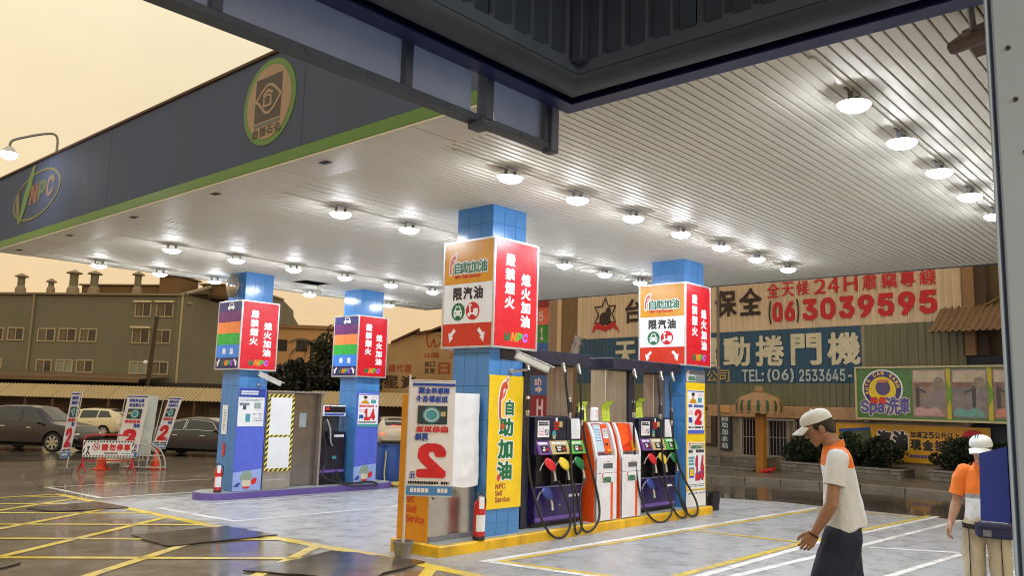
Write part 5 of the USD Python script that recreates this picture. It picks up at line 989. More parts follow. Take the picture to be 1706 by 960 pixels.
for k, a0 in enumerate((3.17, 4.15, 5.12)):
    bb.part("yellow_divider", MB().rect(W, a0 + 0.86, 1.64, a0 + 0.97, 2.96, B0, B0 + 0.004), S("board_yellow", (196, 178, 24), rough=0.4)); bb.part("green_arrow", MB().poly(W, Polygon([(a0 + 0.86, 1.95), (a0 + 1.03, 2.3), (a0 + 0.86, 2.65)]), B0 + 0.004, B0 + 0.008), S("arrow_green", (110, 150, 40), rough=0.4))
    ph = bb.part("photograph", MB().poly(W, sbox(a0 + 0.05, 1.72, a0 + 0.83, 2.9).buffer(0.04), B0 + 0.004, B0 + 0.008), S(f"photo_ground_{'abc'[k]}", [(148, 124, 110), (128, 120, 118), (140, 116, 104)][k], rough=0.35, var=0.25, scale=3))
    ph.part("photo_sky", MB().rect(W, a0 + 0.05, 2.5, a0 + 0.83, 2.9, B0 + 0.008, B0 + 0.01), S("photo_pale", (186, 170, 150), rough=0.35, var=0.2, scale=4)); ph.part("photo_tree", MB().poly(W, union_all([ell(a0 + 0.68, 2.62, 0.13, 0.11), ell(a0 + 0.58, 2.56, 0.1, 0.07), ell(a0 + 0.76, 2.54, 0.07, 0.09)]).intersection(sbox(a0 + .05, 2.4, a0 + .83, 2.9)), B0 + 0.01, B0 + 0.012), S("photo_olive", (138, 126, 108), rough=0.35, var=0.3, scale=9)); ph.part("photo_shed", MB().rect(W, a0 + 0.05, 2.48, a0 + 0.5, 2.6, B0 + 0.0105, B0 + 0.0125), S("photo_shed", (128, 92, 80), rough=0.35, var=0.2))
    ph.part("photo_car", MB().poly(W, Polygon([(a0 + 0.26, 1.98), (a0 + 0.27, 2.16), (a0 + 0.42, 2.26), (a0 + 0.52, 2.4), (a0 + 0.82, 2.42), (a0 + 0.82, 1.92), (a0 + 0.5, 1.9)]), B0 + 0.012, B0 + 0.014), S("photo_plum", (132, 122, 124), rough=0.3, var=0.2, scale=6))
    ph.part("photo_worker", MB().poly(W, union_all([ell(a0 + 0.14 + .4 * (k == 1), 2.5, 0.025, 0.03), Polygon([(a0 + 0.1 + .4 * (k == 1), 1.95), (a0 + 0.09 + .4 * (k == 1), 2.46), (a0 + 0.2 + .4 * (k == 1), 2.46), (a0 + 0.18 + .4 * (k == 1), 1.95)]), LineString([(a0 + 0.16 + .4 * (k == 1), 2.42), (a0 + 0.34, 2.34)]).buffer(0.025)]), B0 + 0.014, B0 + 0.016), S("photo_ink", (70, 62, 66), rough=0.4)); ph.part("caption", MB().poly(W, Polygon(spline([(a0 + 0.08, 1.72), (a0 + 0.1, 1.9), (a0 + 0.25, 1.94), (a0 + 0.4, 1.88), (a0 + 0.55, 1.95), (a0 + 0.72, 1.85), (a0 + 0.8, 1.72)], 24)), B0 + 0.016, B0 + 0.018), S(f"caption_{'abc'[k]}", [(190, 150, 150), (110, 160, 156), (196, 130, 120)][k], rough=0.4, var=0.2, scale=14))
bb.part("support", MB().rect(W, 1.8, 1.5, 1.9, 1.9, 0.0, 0.29).rect(W, 4.4, 1.5, 4.5, 1.9, 0.0, 0.29), MAT_BAR)
# yellow banner
yb = thing("wall_banner", "long amber petrol discount banner on the wall behind the planters", "banner", tuple(W.at(3, 0.45, 0.05)))
yb.part("cloth", MB().rect(W, 0.86, 0.45, 4.92, 1.45, 0.03, 0.045), S("banner_amber", (218, 158, 26), rough=0.5, var=0.08, dirt=0.25)); B1 = 0.045
ps = yb.part("picture", MB().poly(W, Polygon([(1.0, 0.6), (1.95, 0.66), (1.85, 1.36), (0.95, 1.28)]), B1, B1 + 0.004), S("picture_green", (74, 90, 60), rough=0.4, var=0.35, scale=3)); ps.part("picture_top", MB().poly(W, Polygon([(0.96, 1.2), (1.86, 1.28), (1.85, 1.36), (0.95, 1.28)]), B1 + 0.004, B1 + 0.007), MAT_INKBLUE)
for ch, a0 in zip("汽油", (2.04, 2.47)): yb.part("lettering_halo", MB().text(W, ch, a0 - 0.02, 0.76, a0 + 0.42, 1.31, B1, B1 + 0.003, bold=11), MAT_WHITE); yb.part("lettering", MB().text(W, ch, a0, 0.78, a0 + 0.4, 1.29, B1 + 0.003, B1 + 0.006, bold=5), MAT_BLACK)
yb.part("lettering", MB().row(W, "加滿25公升以上", 2.93, 4.19, 1.12, 1.29, 0.06, c0=B1, c1=B1 + 0.003, bold=3), MAT_BLACK)
yb.part("lettering", MB().row(W, "現金折扣", 2.92, 4.16, 0.79, 1.08, 0.08, c0=B1, c1=B1 + 0.003, bold=4), MAT_BLACK); yb.part("lettering", MB().text(W, "2", 4.24, 0.74, 4.78, 1.38, B1, B1 + 0.003, bold=6, latin=True), MAT_INKRED)
yb.part("small_print", scribble(W, 2.2, 0.58, 4.6, 0.68, 1, B1, 0.8, 0.8), MAT_BVIO)
# notice case, upright water-station sign, pole, mushroom canopy
nc = thing("notice_case", "framed grey notice case on the wall left of the dark upright sign", "notice board", tuple(W.at(-3.5, 0.6)))
nc.part("frame", MB().fbox(W, (-4.05, 0.58, 0.0), (-3.1, 1.82, 0.14), 0.02), S("case_brown", (58, 48, 42), rough=0.6)); nc.part("sheet", MB().rect(W, -3.98, 0.66, -3.28, 1.7, 0.14, 0.148), S("case_sheet", (142, 122, 96), rough=0.5, var=0.12)); nc.part("mullion", MB().rect(W, -3.66, 0.66, -3.63, 1.7, 0.148, 0.16).rect(W, -3.98, 1.16, -3.28, 1.18, 0.148, 0.155), MAT_ADBROWN)
ws = thing("water_station_sign", "upright navy sign with five pale characters beside the grey pole", "sign", tuple(W.at(-2.75, 0.45)))
ws.part("board", MB().fbox(W, (-2.98, 0.46, 0.02), (-2.58, 1.62, 0.12), 0.008), S("sign_navy", (36, 44, 62), rough=0.5)); ws.part("lamp_box", MB().fbox(W, (-3.0, 1.63, 0.02), (-2.56, 1.86, 0.2), 0.02), S("lamp_box", (200, 146, 84), rough=0.5)); ws.part("lettering", MB().column(W, "自助加水站", -2.78, 0.24, 0.5, 1.58, c0=0.12, c1=0.124, bold=3), MAT_ADGREY)
pl = thing("utility_pole", "thin grey pole rising past the blue sign band, right of the navy upright sign", "pole", tuple(KF.at(-2.55, 0, -0.4))); b0_ = KF.at(-2.42, -0.3, -0.35); pl.part("shaft", MB().cyl(b0_, b0_ + [0, 0, 7.5], 0.045, n=10), S("pole_grey", (120, 108, 100), rough=0.6, dirt=0.4)); pl.part("clamp", MB().cyl(b0_ + [0, 0, 3.3], b0_ + [0, 0, 3.36], 0.055, n=10), MAT_BAR)
mu = thing("mushroom_canopy", "mushroom-shaped striped canopy on a square amber post before the barred windows", "canopy", tuple(KF.at(-0.8, -0.2)))
mc = KF.at(-0.82, 0, 0); mu.part("post", MB().fbox(KF, (-0.9, -0.25, -0.12), (-0.66, 1.75, 0.12), 0.01), S("post_amber", (160, 106, 30), rough=0.5, dirt=0.4)); mu.part("post_foot", MB().fbox(KF, (-0.95, -0.25, -0.17), (-0.61, -0.1, 0.17), 0.01), MAT_PLASTER)
MAT_MU = S("mushroom_cream", (160, 126, 86), rough=0.6, dirt=0.4, var=0.15); MAT_MG = S("mushroom_green", (40, 74, 54), rough=0.6)
N_ = 16
for k in range(N_):
    an = np.linspace(2 * math.pi * k / N_, 2 * math.pi * (k + 1) / N_, 4); rows = []
    for r, z in ((0.66, 1.7), (0.67, 1.9), (0.62, 2.04), (0.46, 2.16), (0.2, 2.26), (0.09, 2.28)):
        rows.append([mc + [r * (1 + 0.03 * math.sin((q - an[0]) / (an[-1] - an[0]) * math.pi)) * math.cos(q), r * (1 + 0.03 * math.sin((q - an[0]) / (an[-1] - an[0]) * math.pi)) * math.sin(q), z - (0.05 * math.sin((q - an[0]) / (an[-1] - an[0]) * math.pi) if z < 1.75 else 0)] for q in an])
    m = MB(); v = np.array(rows).reshape(-1, 3); m.add(v, [[i * 4 + j, i * 4 + j + 1, i * 4 + j + 5, i * 4 + j + 4] for i in range(5) for j in range(3)]); m.add(v * [1, 1, 1] - [0, 0, 0.012], [[i * 4 + j + 4, i * 4 + j + 5, i * 4 + j + 1, i * 4 + j] for i in range(5) for j in range(3)])
    mu.part("canopy_segment", m, MAT_MU)
    v2 = []
    for q in np.linspace(an[0] - 0.06, an[0] + 0.06, 3):
        for r, z in ((0.674, 1.72), (0.684, 1.9), (0.636, 2.03)): v2.append(mc + [r * math.cos(q), r * math.sin(q), z])
    mu.part("green_strip", MB().add(v2, [[i * 3 + j, i * 3 + j + 3, i * 3 + j + 4, i * 3 + j + 1] for i in range(2) for j in range(2)]), MAT_MG)
mu.part("finial", MB().lathe(tuple(mc), [(0.1, 2.25), (0.13, 2.3), (0.12, 2.44), (0, 2.45)], 12), MAT_MU); mu.part("disc", MB().lathe(tuple(mc), [(0, 1.74), (0.6, 1.74), (0.6, 1.76), (0, 1.77)], 20), MAT_ADBROWN)
# planters, steps and shrubs
MAT_BLOCK = [M(f"planter_block_{'abc'[k]}", (0.14 + 0.03 * k, 0.13 + 0.026 * k, 0.12 + 0.022 * k), rough=0.6, var=0.25, scale=4, bump=0.003) for k in range(3)]; MAT_MORTAR = M("mortar", (0.07, 0.06, 0.055), rough=0.9)
def block_wall(t, F, a0, a1, b0, b1, c, bw=0.32, bh=0.115):
    rows = max(1, round((b1 - b0) / bh)); bh = (b1 - b0) / rows
    t.part("mortar", MB().rect(F, a0 + 0.01, b0 + 0.005, a1 - 0.01, b1 - 0.008, c - 0.08, c - 0.008), MAT_MORTAR)
    for r in range(rows):
        x = a0 - (bw / 2 if r % 2 else 0)
        while x < a1 - 0.03:
            l, h = max(x, a0), min(x + bw, a1)
            if h - l > 0.04: t.part("block", MB().rect(F, l + 0.006, b0 + r * bh + 0.005, h - 0.006, b0 + (r + 1) * bh - 0.005, c - 0.075, c + rng.uniform(-0.004, 0.003), 0.006), rng.choice(MAT_BLOCK))
            x += bw
def planter(label, a0, a1, z0, z1, depth=0.95):
    t = thing("planter", label, "planter", tuple(KF.at((a0 + a1) / 2, z0)))
    block_wall(t, KF, a0, a1, z0, z1 - 0.05, 0.0); t.part("coping", MB().rect(KF, a0 - 0.03, z1 - 0.05, a1 + 0.03, z1, -depth, 0.03, 0.01), MAT_BLOCK[2])
    for q0 in (a0, a1 - 0.08): t.part("side_wall", MB().rect(KF, q0, z0, q0 + 0.08, z1 - 0.05, -depth, -0.081), MAT_BLOCK[0])
    t.part("soil", MB().rect(KF, a0 + 0.06, z1 - 0.03, a1 - 0.06, z1 + 0.008, -depth + 0.06, -0.04), M("soil", (0.03, 0.024, 0.018), rough=0.95))
planter("long low block planter with two dark shrubs behind the walking man", -0.15, 3.15, -0.16, 0.33); planter("second block planter with one dark shrub, right of the gap in the planters", 3.85, 7.2, -0.12, 0.38)
sp = thing("block_steps", "low grey block steps before the doors, left of the amber post", "steps", tuple(KF.at(-2, -0.3)))
block_wall(sp, KF, -4.8, -1.0, -0.32, 0.0, 0.1); sp.part("tread", MB().rect(KF, -4.8, 0.0, -1.0, 0.03, -0.5, 0.12, 0.01), MAT_BLOCK[2]); block_wall(sp, Fr(KF.at(0, 0, -0.5), KF.u), -4.8, -0.95, 0.03, 0.28, 0.0); sp.part("tread", MB().rect(KF, -4.8, 0.28, -0.95, 0.31, -1.2, -0.48, 0.01), MAT_BLOCK[1])
sc = thing("red_dustpan", "red plastic dustpan lying by the foot of the amber post", "dustpan", tuple(KF.at(-0.4, -0.1, 0.2)))
F2 = Fr(KF.at(-0.58, -0.07, 0.35), KF.u * 1.0, (0, 0, 1)); zz2 = zg(10.6) + 0.1
p = KF.at(-0.4, 0, 0.3); sc.part("pan", MB().fbox(Fr((p[0], p[1], zz2 + 0.02), KF.u + [0, 0, 0.25], [0, 0, 1] - 0.25 * KF.u), (-0.2, 0, -0.12), (0.2, 0.1, 0.12), 0.02), S("dustpan_red", (190, 30, 30), rough=0.4)); sc.part("handle", MB().tube([(p[0], p[1], zz2 + 0.1), tuple(p * [1, 1, 0] + [0, 0, zz2 + 0.13] + 0.2 * KF.u), tuple(p * [1, 1, 0] + [0, 0, zz2 + 0.3] + 0.26 * KF.u)], 0.012, 6), S("dustpan_red", (190, 30, 30)))

def leafmat(name, col):
    if name in MATS: return MATS[name]
    MATS[name] = usdkit.material(stage, "/World/Looks/" + name, {"g": ("geometry", {}), "r": ("rgb_ramp", {"ramp": [(0.0, tuple(0.45 * x for x in col)), (0.55, col), (1.0, tuple(min(1, 1.7 * x) for x in col))]}),
        "p": ("principled_bsdf", {"roughness": 0.45}), "t": ("translucent_bsdf", {}), "m": ("mix_closure", {"fac": 0.25})},
        [("g.random_per_island", "r.fac"), ("r.color", "p.base_color"), ("r.color", "t.color"), ("p.BSDF", "m.closure1"), ("t.BSDF", "m.closure2")], surface="m.closure"); return MATS[name]
def foliage(c, rad, n, size, seed, lumps=9, stretch=1.0):
    """Leaf-sized faces gathered in clumps through an uneven crown."""
    g = np.random.default_rng(seed); c = np.array(c); rad = np.array(rad)
    lc = g.normal(size=(lumps, 3)); lc /= np.linalg.norm(lc, axis=1, keepdims=True); lc *= (0.25 + 0.6 * g.random((lumps, 1)) ** 0.7); lr = 0.28 + 0.3 * g.random(lumps)
    k = g.integers(0, lumps, n); d = g.normal(size=(n, 3)); d /= np.linalg.norm(d, axis=1, keepdims=True)
    p = c + (lc[k] + d * (lr[k] * (0.45 + 0.6 * g.random(n) ** 0.5))[:, None]) * rad
    dd = d + 0.7 * g.normal(size=(n, 3)); dd[:, 2] -= 0.1; dd /= np.linalg.norm(dd, axis=1, keepdims=True); ww = np.cross(dd, g.normal(size=(n, 3))); ww /= np.linalg.norm(ww, axis=1, keepdims=True)
    s = size * (0.6 + 0.8 * g.random((n, 1))); a = p - dd * s * 0.5; b = p + dd * s * 0.5 * stretch; m = p; w2 = ww * s * 0.28
    v = np.stack([a, m + w2, b, m - w2], 1).reshape(-1, 3); i = np.arange(n)[:, None] * 4
    return MB().add(v, np.hstack([i, i + 1, i + 2, i + 3]))
MAT_LEAFD = leafmat("shrub_leaf", (0.03, 0.058, 0.02)); MAT_BARK = M("bark", (0.07, 0.05, 0.035), rough=0.9, var=0.3, scale=8)
for i, (a0, r, z, lab) in enumerate(((0.35, 0.52, 0.62, "dark bushy shrub in the long planter, before the walking man's face"), (1.75, 0.55, 0.70, "dark shrub in the long planter hiding the banner's picture"), (2.62, 0.52, 0.72, "dark shrub at the right end of the long planter, against the banner"), (4.38, 0.58, 0.74, "dark round shrub alone in the second planter"), (5.5, 0.5, 0.7, "dark shrub mostly hidden by the man in the white cap"))):
    c_ = KF.at(a0, z, -0.45); t = thing("planter_shrub", lab, "shrub", tuple(KF.at(a0, 0.3, -0.45)))
    t.part("crown", foliage(c_, (r, r, 0.46), 5200, 0.08, 50 + i, 24), MAT_LEAFD, kind="stuff"); tr = MB()
    for k in range(5): tr.tube([tuple(KF.at(a0 + 0.02 * k, 0.3, -0.45)), tuple(c_ + np.array([rng.uniform(-.3, .3), rng.uniform(-.3, .3), rng.uniform(-.1, .3)]))], [0.022, 0.008], 6)
    t.part("stem", tr, MAT_BARK)
# price pylon beside the road
py = thing("price_pylon", "tall striped price pylon seen between the nearest column and the pump's steel panel", "sign", (18.5, 15.8, 0)); F = Fr((18.45, 16.55, 0), (0, -1, 0))
py.part("body", MB().box((18.46, 15.0, -0.5), (18.85, 16.55, 5.6), 0.02), S("pylon_tan", (150, 120, 96), rough=0.5))
for b0, b1, cl in ((1.3, 2.0, (130, 26, 40)), (2.005, 2.57, (52, 88, 130)), (2.575, 2.85, (56, 30, 50)), (2.855, 3.18, (40, 60, 100)), (3.185, 3.5, (44, 86, 140)), (3.505, 4.02, (44, 118, 40)), (4.025, 4.52, (214, 92, 60)), (4.525, 5.3, (150, 30, 38))):
    q = py.part("price_band", MB().rect(F, 0.02, b0, 1.53, b1, -0.006, 0.004), S("pylon_%d_%d" % cl[:2], cl, rough=0.35))
    for lo, tx_, a0, a1, f0, f1 in ((1.3, "H", 1.16, 1.4, 0.15, 0.85), (2.005, "sh", 1.06, 1.32, 0.5, 0.9), (2.575, "9.0ab", 0.7, 1.4, 0.15, 0.8), (3.505, "1", 1.25, 1.35, 0.15, 0.85), (4.025, "5", 1.18, 1.34, 0.2, 0.8)):
        if lo == b0 and tx_ in ("H", "sh", "1", "5"): q.part("lettering", MB().text(F, tx_, a0, b0 + (b1 - b0) * f0, a1, b0 + (b1 - b0) * f1, 0.004, 0.008, bold=3, latin=True), S("pylon_ink", (206, 170, 160), rough=0.4))
    if b0 == 2.005: q.part("arrow", MB().poly(F, Polygon([(1.1, 2.12), (1.22, 2.12), (1.22, 2.05), (1.36, 2.17), (1.22, 2.29), (1.22, 2.22), (1.1, 2.22)]), 0.004, 0.008), S("pylon_ink", (206, 170, 160)))

# ------------------------------------------------------------------ far side of the main road
FA = Fr((25.27, 62.69, 0), (0.56, -0.83)); SD = Fr((28.85, 57.35, 0), (0.68, 0.73))
MAT_FW = M("factory_wall", (0.165, 0.148, 0.1), rough=0.85, var=0.1, scale=0.25, aniso=(1, 1, 0.3), dirt=0.35); MAT_FR = M("factory_roof", (0.25, 0.195, 0.125), rough=0.6, var=0.1, scale=0.3); MAT_TRIM = S("window_trim", (168, 152, 120), rough=0.6); MAT_FGL = M("factory_glass", (0.05, 0.04, 0.035), rough=0.15); MAT_FBL = S("factory_blind", (130, 134, 120), rough=0.6)
fac = thing("factory_building", "long olive three-storey factory with rows of small windows", "building", (25.27, 62.69, 0))
prof = [(0, -1), (0, 9.0), (9.2, 10.97), (17.5, 12.0), (38.7, 13.35), (46.7, 12.9), (47.0, 12.2), (55.0, 10.9), (56.2, -1)]
n_ = np.array([*FA.n]); m = MB()
fac.part("wall", MB().fbox(FA, (-26, -1, -8.0), (6.42, 9.0, 0)), MAT_FW); fac.part("side_wall", MB().poly(SD, Polygon(prof), -0.5, 0.0), MAT_FW)
r_ = MB(); r_.quad(FA.at(-26, 9.0, 0.25), FA.at(6.55, 9.0, 0.25), FA.at(6.55 + 1.3, 9.82, -6), FA.at(-26, 9.75, -6)); r_.quad(FA.at(-26, 8.86, 0.24), FA.at(6.55, 8.86, 0.24), FA.at(6.55, 9.0, 0.25), FA.at(-26, 9.0, 0.25)); fac.part("roof", r_, MAT_FR)
fac.part("verge_strip", MB().tube([SD.at(0, 9.02, 0.06), SD.at(9.2, 11.0, 0.06), SD.at(17.5, 12.03, 0.06), SD.at(38.7, 13.38, 0.06)], 0.14, 6), MAT_FR)
WINS = [(2.77, 7.38, 1.1, .86), (4.42, 7.39, 1.17, .86), (-8.75, 5.5, 1.1, .8), (-7.17, 5.52, 1.16, .8), (-4.74, 5.48, 1.24, .82), (-3.06, 5.5, 1.24, .82), (-1.39, 5.5, 1.19, .82), (2.71, 5.46, 1.2, .9), (4.35, 5.48, 1.19, .85), (-4.62, 3.24, 1.1, .76), (-3.04, 3.27, 1.17, .76), (-1.43, 3.27, 1.17, .78), (2.71, 3.26, 1.19, .75), (4.38, 3.26, 1.17, .78), (-10.6, 5.5, 1.2, .8), (-10.6, 3.25, 1.2, .78), (-8.7, 3.25, 1.15, .78)]
for i, (a0, b0, w, h) in enumerate(WINS):
    q = fac.part("window", MB().rect(FA, a0, b0, a0 + w, b0 + h, -0.2, 0.02), MAT_FGL if i not in (10, 12) else MAT_FBL)
    fr = MB(); t_ = 0.09
    for r4 in ((a0 - t_, b0 - t_, a0 + w + t_, b0), (a0 - t_, b0 + h, a0 + w + t_, b0 + h + t_), (a0 - t_, b0 + 0.002, a0, b0 + h - 0.002), (a0 + w, b0 + 0.002, a0 + w + t_, b0 + h - 0.002), (a0 + w / 2 - 0.035, b0 + 0.002, a0 + w / 2 + 0.035, b0 + h - 0.002)): fr.rect(FA, *r4, 0.0, 0.07)
    q.part("frame", fr, MAT_TRIM)
    if i not in (10, 12): q.part("curtain", MB().rect(FA, a0 + 0.04, b0 + 0.03, a0 + w * rng.uniform(0.3, 0.48), b0 + h - 0.03, 0.02, 0.03), S("curtain_drab", (112, 96, 78), rough=0.8, var=0.2))
    if i in (0, 1, 7): q.part("awning", MB().fbox(FA, (a0 - 0.14, b0 + h + 0.1, 0.0), (a0 + w + 0.14, b0 + h + 0.24, 0.3), 0.02), S("awning_pale", (206, 192, 160), rough=0.5))
for a0, b0, w, h, aw in ((3.2, 5.95, 3.6, 0.75, 1), (3.0, 3.4, 3.8, 0.9, 1), (44.0, 5.2, 2.2, 1.2, 1), (47.2, 5.0, 2.2, 1.2, 1), (50.4, 4.9, 2.2, 1.2, 1), (40.5, 5.4, 2.2, 1.2, 1)):
    q = fac.part("window", MB().rect(SD, a0, b0, a0 + w, b0 + h, -0.2, 0.02), MAT_FBL if b0 == 5.95 else MAT_FGL); q.part("awning", MB().fbox(SD, (a0 - 0.3, b0 + h, 0), (a0 + w + 0.3, b0 + h + 0.15, 0.35), 0.02), S("awning_pale", (206, 192, 160))); q.part("frame", MB().rect(SD, a0 + w / 2 - 0.08, b0, a0 + w / 2 + 0.08, b0 + h, 0.02, 0.07), MAT_TRIM)
fac.part("ledge", MB().fbox(SD, (43.5, 8.4, 0), (56.2, 8.65, 0.5), 0.02), MAT_TRIM); fac.part("drain_pipe", MB().tube([FA.at(-5.33, 8.86, 0.12), FA.at(-5.35, 2, 0.12)], 0.09, 8), MAT_FR); fac.part("drain_pipe", MB().tube([FA.at(6.35, 8.86, 0.12), FA.at(6.35, 0, 0.12)], 0.08, 8), MAT_TRIM); fac.part("stair_rail", MB().tube([SD.at(0.4, 8.42, 0.2), SD.at(9.4, 8.5, 0.2)], 0.1, 6), MAT_TRIM)
for a0, z, r in ((-9.4, 10.7, .26), (-6.8, 10.3, .2), (-4.9, 11.0, .3), (-3.15, 10.95, .28), (0.5, 10.9, .24)):
    q = fac.part("roof_vent", MB().cyl(FA.at(a0, 9.5, -3.5), FA.at(a0, z, -3.5), r * 1.05, n=12), MAT_FW); q.part("vent_cowl", MB().lathe(tuple(FA.at(a0, z, -3.5)), [(r * 2, 0), (r * 1.9, 0.08), (0.05, 0.3), (0, 0.3)], 12), MAT_FR); q.part("vent_skirt", MB().lathe(tuple(FA.at(a0, 9.5, -3.5)), [(r * 1.6, -0.1), (r * 1.5, 0.3), (r * 1.05, 0.5)], 12), MAT_FR)
for a0, a1, z, c in ((-5.6, 1.5, 10.35, -5.5), (1.6, 3.3, 11.0, -4.6), (4.2, 7.0, 10.6, -6.5)):
    q = fac.part("roof_plant_room", MB().fbox(FA, (a0, 9.4, c - 3), (a1, z, c), 0.05), S("plant_brown", (112, 84, 52), rough=0.8, var=0.15)); q.part("roof_lid", MB().fbox(FA, (a0 - 0.2, z, c - 3.2), (a1 + 0.2, z + 0.12, c + 0.2), 0.03), MAT_FR)
hp = MB().tube([FA.at(5.8, 0, 3), FA.at(6.2, 6.9, 3)], [0.16, 0.12], 10); tpo = thing("utility_pole", "dark wooden pole before the right corner of the factory", "pole", tuple(FA.at(5.8, -0.5, 3))); tpo.part("shaft", hp, S("pole_dark", (70, 54, 40), rough=0.8)); tpo.part("cap", MB().cyl(FA.at(6.2, 6.9, 3), FA.at(6.21, 7.05, 3), 0.16, n=10), MAT_BLACK); tpo.part("insulator", MB().ball(FA.at(5.75, 3.9, 3.15), 0.16, 1), MAT_WHITE)
# low yard wall with a long tiled shed roof, darker roof behind it
uA = np.array([0.56, -0.83]); AW = Fr((18.95, 47.02, 0), (0.56, -0.83)); MAT_AWN = S("shed_sheet", (176, 154, 110), rough=0.5, var=0.1, scale=0.6); MAT_SW = M("shed_wall", (0.085, 0.05, 0.032), rough=0.85, var=0.3, scale=0.4)
shd = thing("roadside_shed", "long low roadside shed with a tan ribbed roof behind the cars", "shed", (18.95, 47.0, -0.5))
sl2 = Fr(AW.at(0, 1.46, 1.2), AW.u, AW.at(0, 2.15, 0) - AW.at(0, 1.46, 1.2))
for k in range(-9, 13): shd.part("roof_sheet", corr(sl2, k * 1.6, k * 1.6 + 1.59, 0, 1.38, 0.2, 0.04), MAT_AWN)
shd.part("back_wall", MB().rect(AW, -14.4, -0.6, 20.7, 1.9, -0.6, -0.3), MAT_SW)
for k in range(-9, 13): shd.part("post", MB().rect(AW, k * 1.6 - 0.06, -0.6, k * 1.6 + 0.06, 1.44, 0.9, 1.02), S("shed_post", (92, 64, 44), rough=0.8)); shd.part("wall_panel", MB().rect(AW, k * 1.6 + 0.2, -0.3, k * 1.6 + 1.4, 1.1, -0.299, -0.25), rng.choice([MAT_SW, S("shed_panel", (96, 66, 48), rough=0.8, var=0.2), S("shed_panel_grey", (92, 84, 70), rough=0.8, var=0.2)]))
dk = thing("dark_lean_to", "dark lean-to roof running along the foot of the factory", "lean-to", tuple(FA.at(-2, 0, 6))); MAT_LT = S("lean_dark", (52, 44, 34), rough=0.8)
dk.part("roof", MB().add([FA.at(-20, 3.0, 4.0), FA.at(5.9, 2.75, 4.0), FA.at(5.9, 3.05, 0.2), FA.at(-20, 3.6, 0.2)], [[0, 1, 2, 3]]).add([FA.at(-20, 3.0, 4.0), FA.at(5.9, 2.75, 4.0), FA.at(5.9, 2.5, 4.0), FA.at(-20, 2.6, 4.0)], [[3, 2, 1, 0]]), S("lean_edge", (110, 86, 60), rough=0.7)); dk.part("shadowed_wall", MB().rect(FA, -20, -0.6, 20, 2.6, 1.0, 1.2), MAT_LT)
dk.part("left_roof", MB().add([FA.at(-14, 4.3, 4.0), FA.at(-7.4, 3.7, 4.2), FA.at(-4.8, 3.15, 4.2), FA.at(-14, 3.0, 4.2)], [[0, 3, 2, 1]]), MAT_LT)
# sign-painted building behind the second road
BE = Fr((27.3, 30.06, 0), (0.74, -0.67)); be = thing("painted_gable_building", "tan gable-roofed building with brown painted characters behind the banner", "building", (27.3, 34, -0.5)); BE = Fr((27.3 + 0.67 * 6.4, 30.06 + 0.74 * 6.4, 0), (0.74, -0.67))
ks = (40.4 + 6.4) / 40.4; Pb = lambda a, z: (a * ks, 1.72 + (z - 1.72) * ks)
MAT_TAN = M("tan_render", (0.40, 0.245, 0.115), rough=0.85, var=0.1, scale=0.5, dirt=0.25)
be.part("wall", MB().poly(BE, Polygon([Pb(*p) for p in ((-3.4, -0.6), (-3.4, 4.1), (-1.45, 4.5), (-0.35, 5.0), (2.6, 5.35), (3.4, 5.2), (3.4, -0.6))]), -5, 0), MAT_TAN)
MAT_TB = S("roof_brown", (92, 60, 40), rough=0.8, var=0.2)
for pts in (((-1.5, 4.52), (-0.15, 5.22)), ((-0.3, 5.0), (0.4, 5.16)), ((0.3, 5.12), (0.85, 5.36)), ((0.85, 5.3), (3.5, 5.3))): 
    (a, z), (a2, z2) = Pb(*pts[0]), Pb(*pts[1]); be.part("roof_edge", MB().fbox(Fr(BE.at(a, z), BE.at(a2, z2) - BE.at(a, z), BE.v - 0.0 * BE.u), (0, -0.05, -5.2), (math.hypot(a2 - a, z2 - z), 0.07, 0.35)), MAT_TB)
MAT_PB = S("paint_rust", (150, 72, 34), rough=0.8); MAT_PD = S("paint_umber", (72, 52, 34), rough=0.8)
def bt(s, a0, z0, a1, z1, mt, bold=2):
    (x0, y0), (x1, y1) = Pb(a0, z0), Pb(a1, z1); be.part("painted_character", MB().row(BE, s, x0, x1, y0, y1, 0.1, c0=0.0, c1=0.012, bold=bold), mt)
bt("總代理", -1.58, 3.12, -0.45, 3.5, MAT_PB); bt("星資", -1.8, 2.36, -0.2, 2.95, MAT_PD); bt("山陽", 0.12, 3.86, 0.86, 4.12, MAT_PB); bt("進口", 0.13, 3.42, 0.66, 3.68, MAT_PD, 1); bt("直營", 0.13, 3.1, 0.66, 3.36, MAT_PD, 1); bt("日", 0.78, 3.08, 1.42, 3.66, MAT_PB); bt("三", 1.3, 3.86, 1.6, 4.12, MAT_PB)
x0, z0 = Pb(0.55, 4.68); rg = MB().poly(BE, LineString(spline([(x0 - 0.12, z0 + 0.45), (x0 - 0.38, z0), (x0 - 0.2, z0 - 0.33), (x0, z0 + 0.1), (x0 + 0.1, z0 - 0.3), (x0 + 0.35, z0 - 0.1), (x0 + 0.3, z0 + 0.3)], 40)).buffer(0.045), 0, 0.012); be.part("painted_emblem", rg, MAT_PB)
bd2 = thing("distant_building", "pale tan flat-roofed building far behind the palm", "building", (48, 74, 0)); DB = Fr((57, 78, 0), (0.745, -0.666)); D2 = 97.0
bd2.part("wall", MB().fbox(DB, (-12, -1, -8), (3, 9.6, 0)), S("distant_tan", (196, 150, 100), rough=0.8)); bd2.part("parapet", MB().fbox(DB, (-12.3, 9.6, -8.3), (3.3, 10.0, 0.3)), S("distant_brown", (150, 112, 74), rough=0.8))
for k in range(6): bd2.part("window", MB().rect(DB, -10.5 + 2.2 * k, 7.0, -9.3 + 2.2 * k, 8.3, 0.0, 0.03), MAT_FGL)
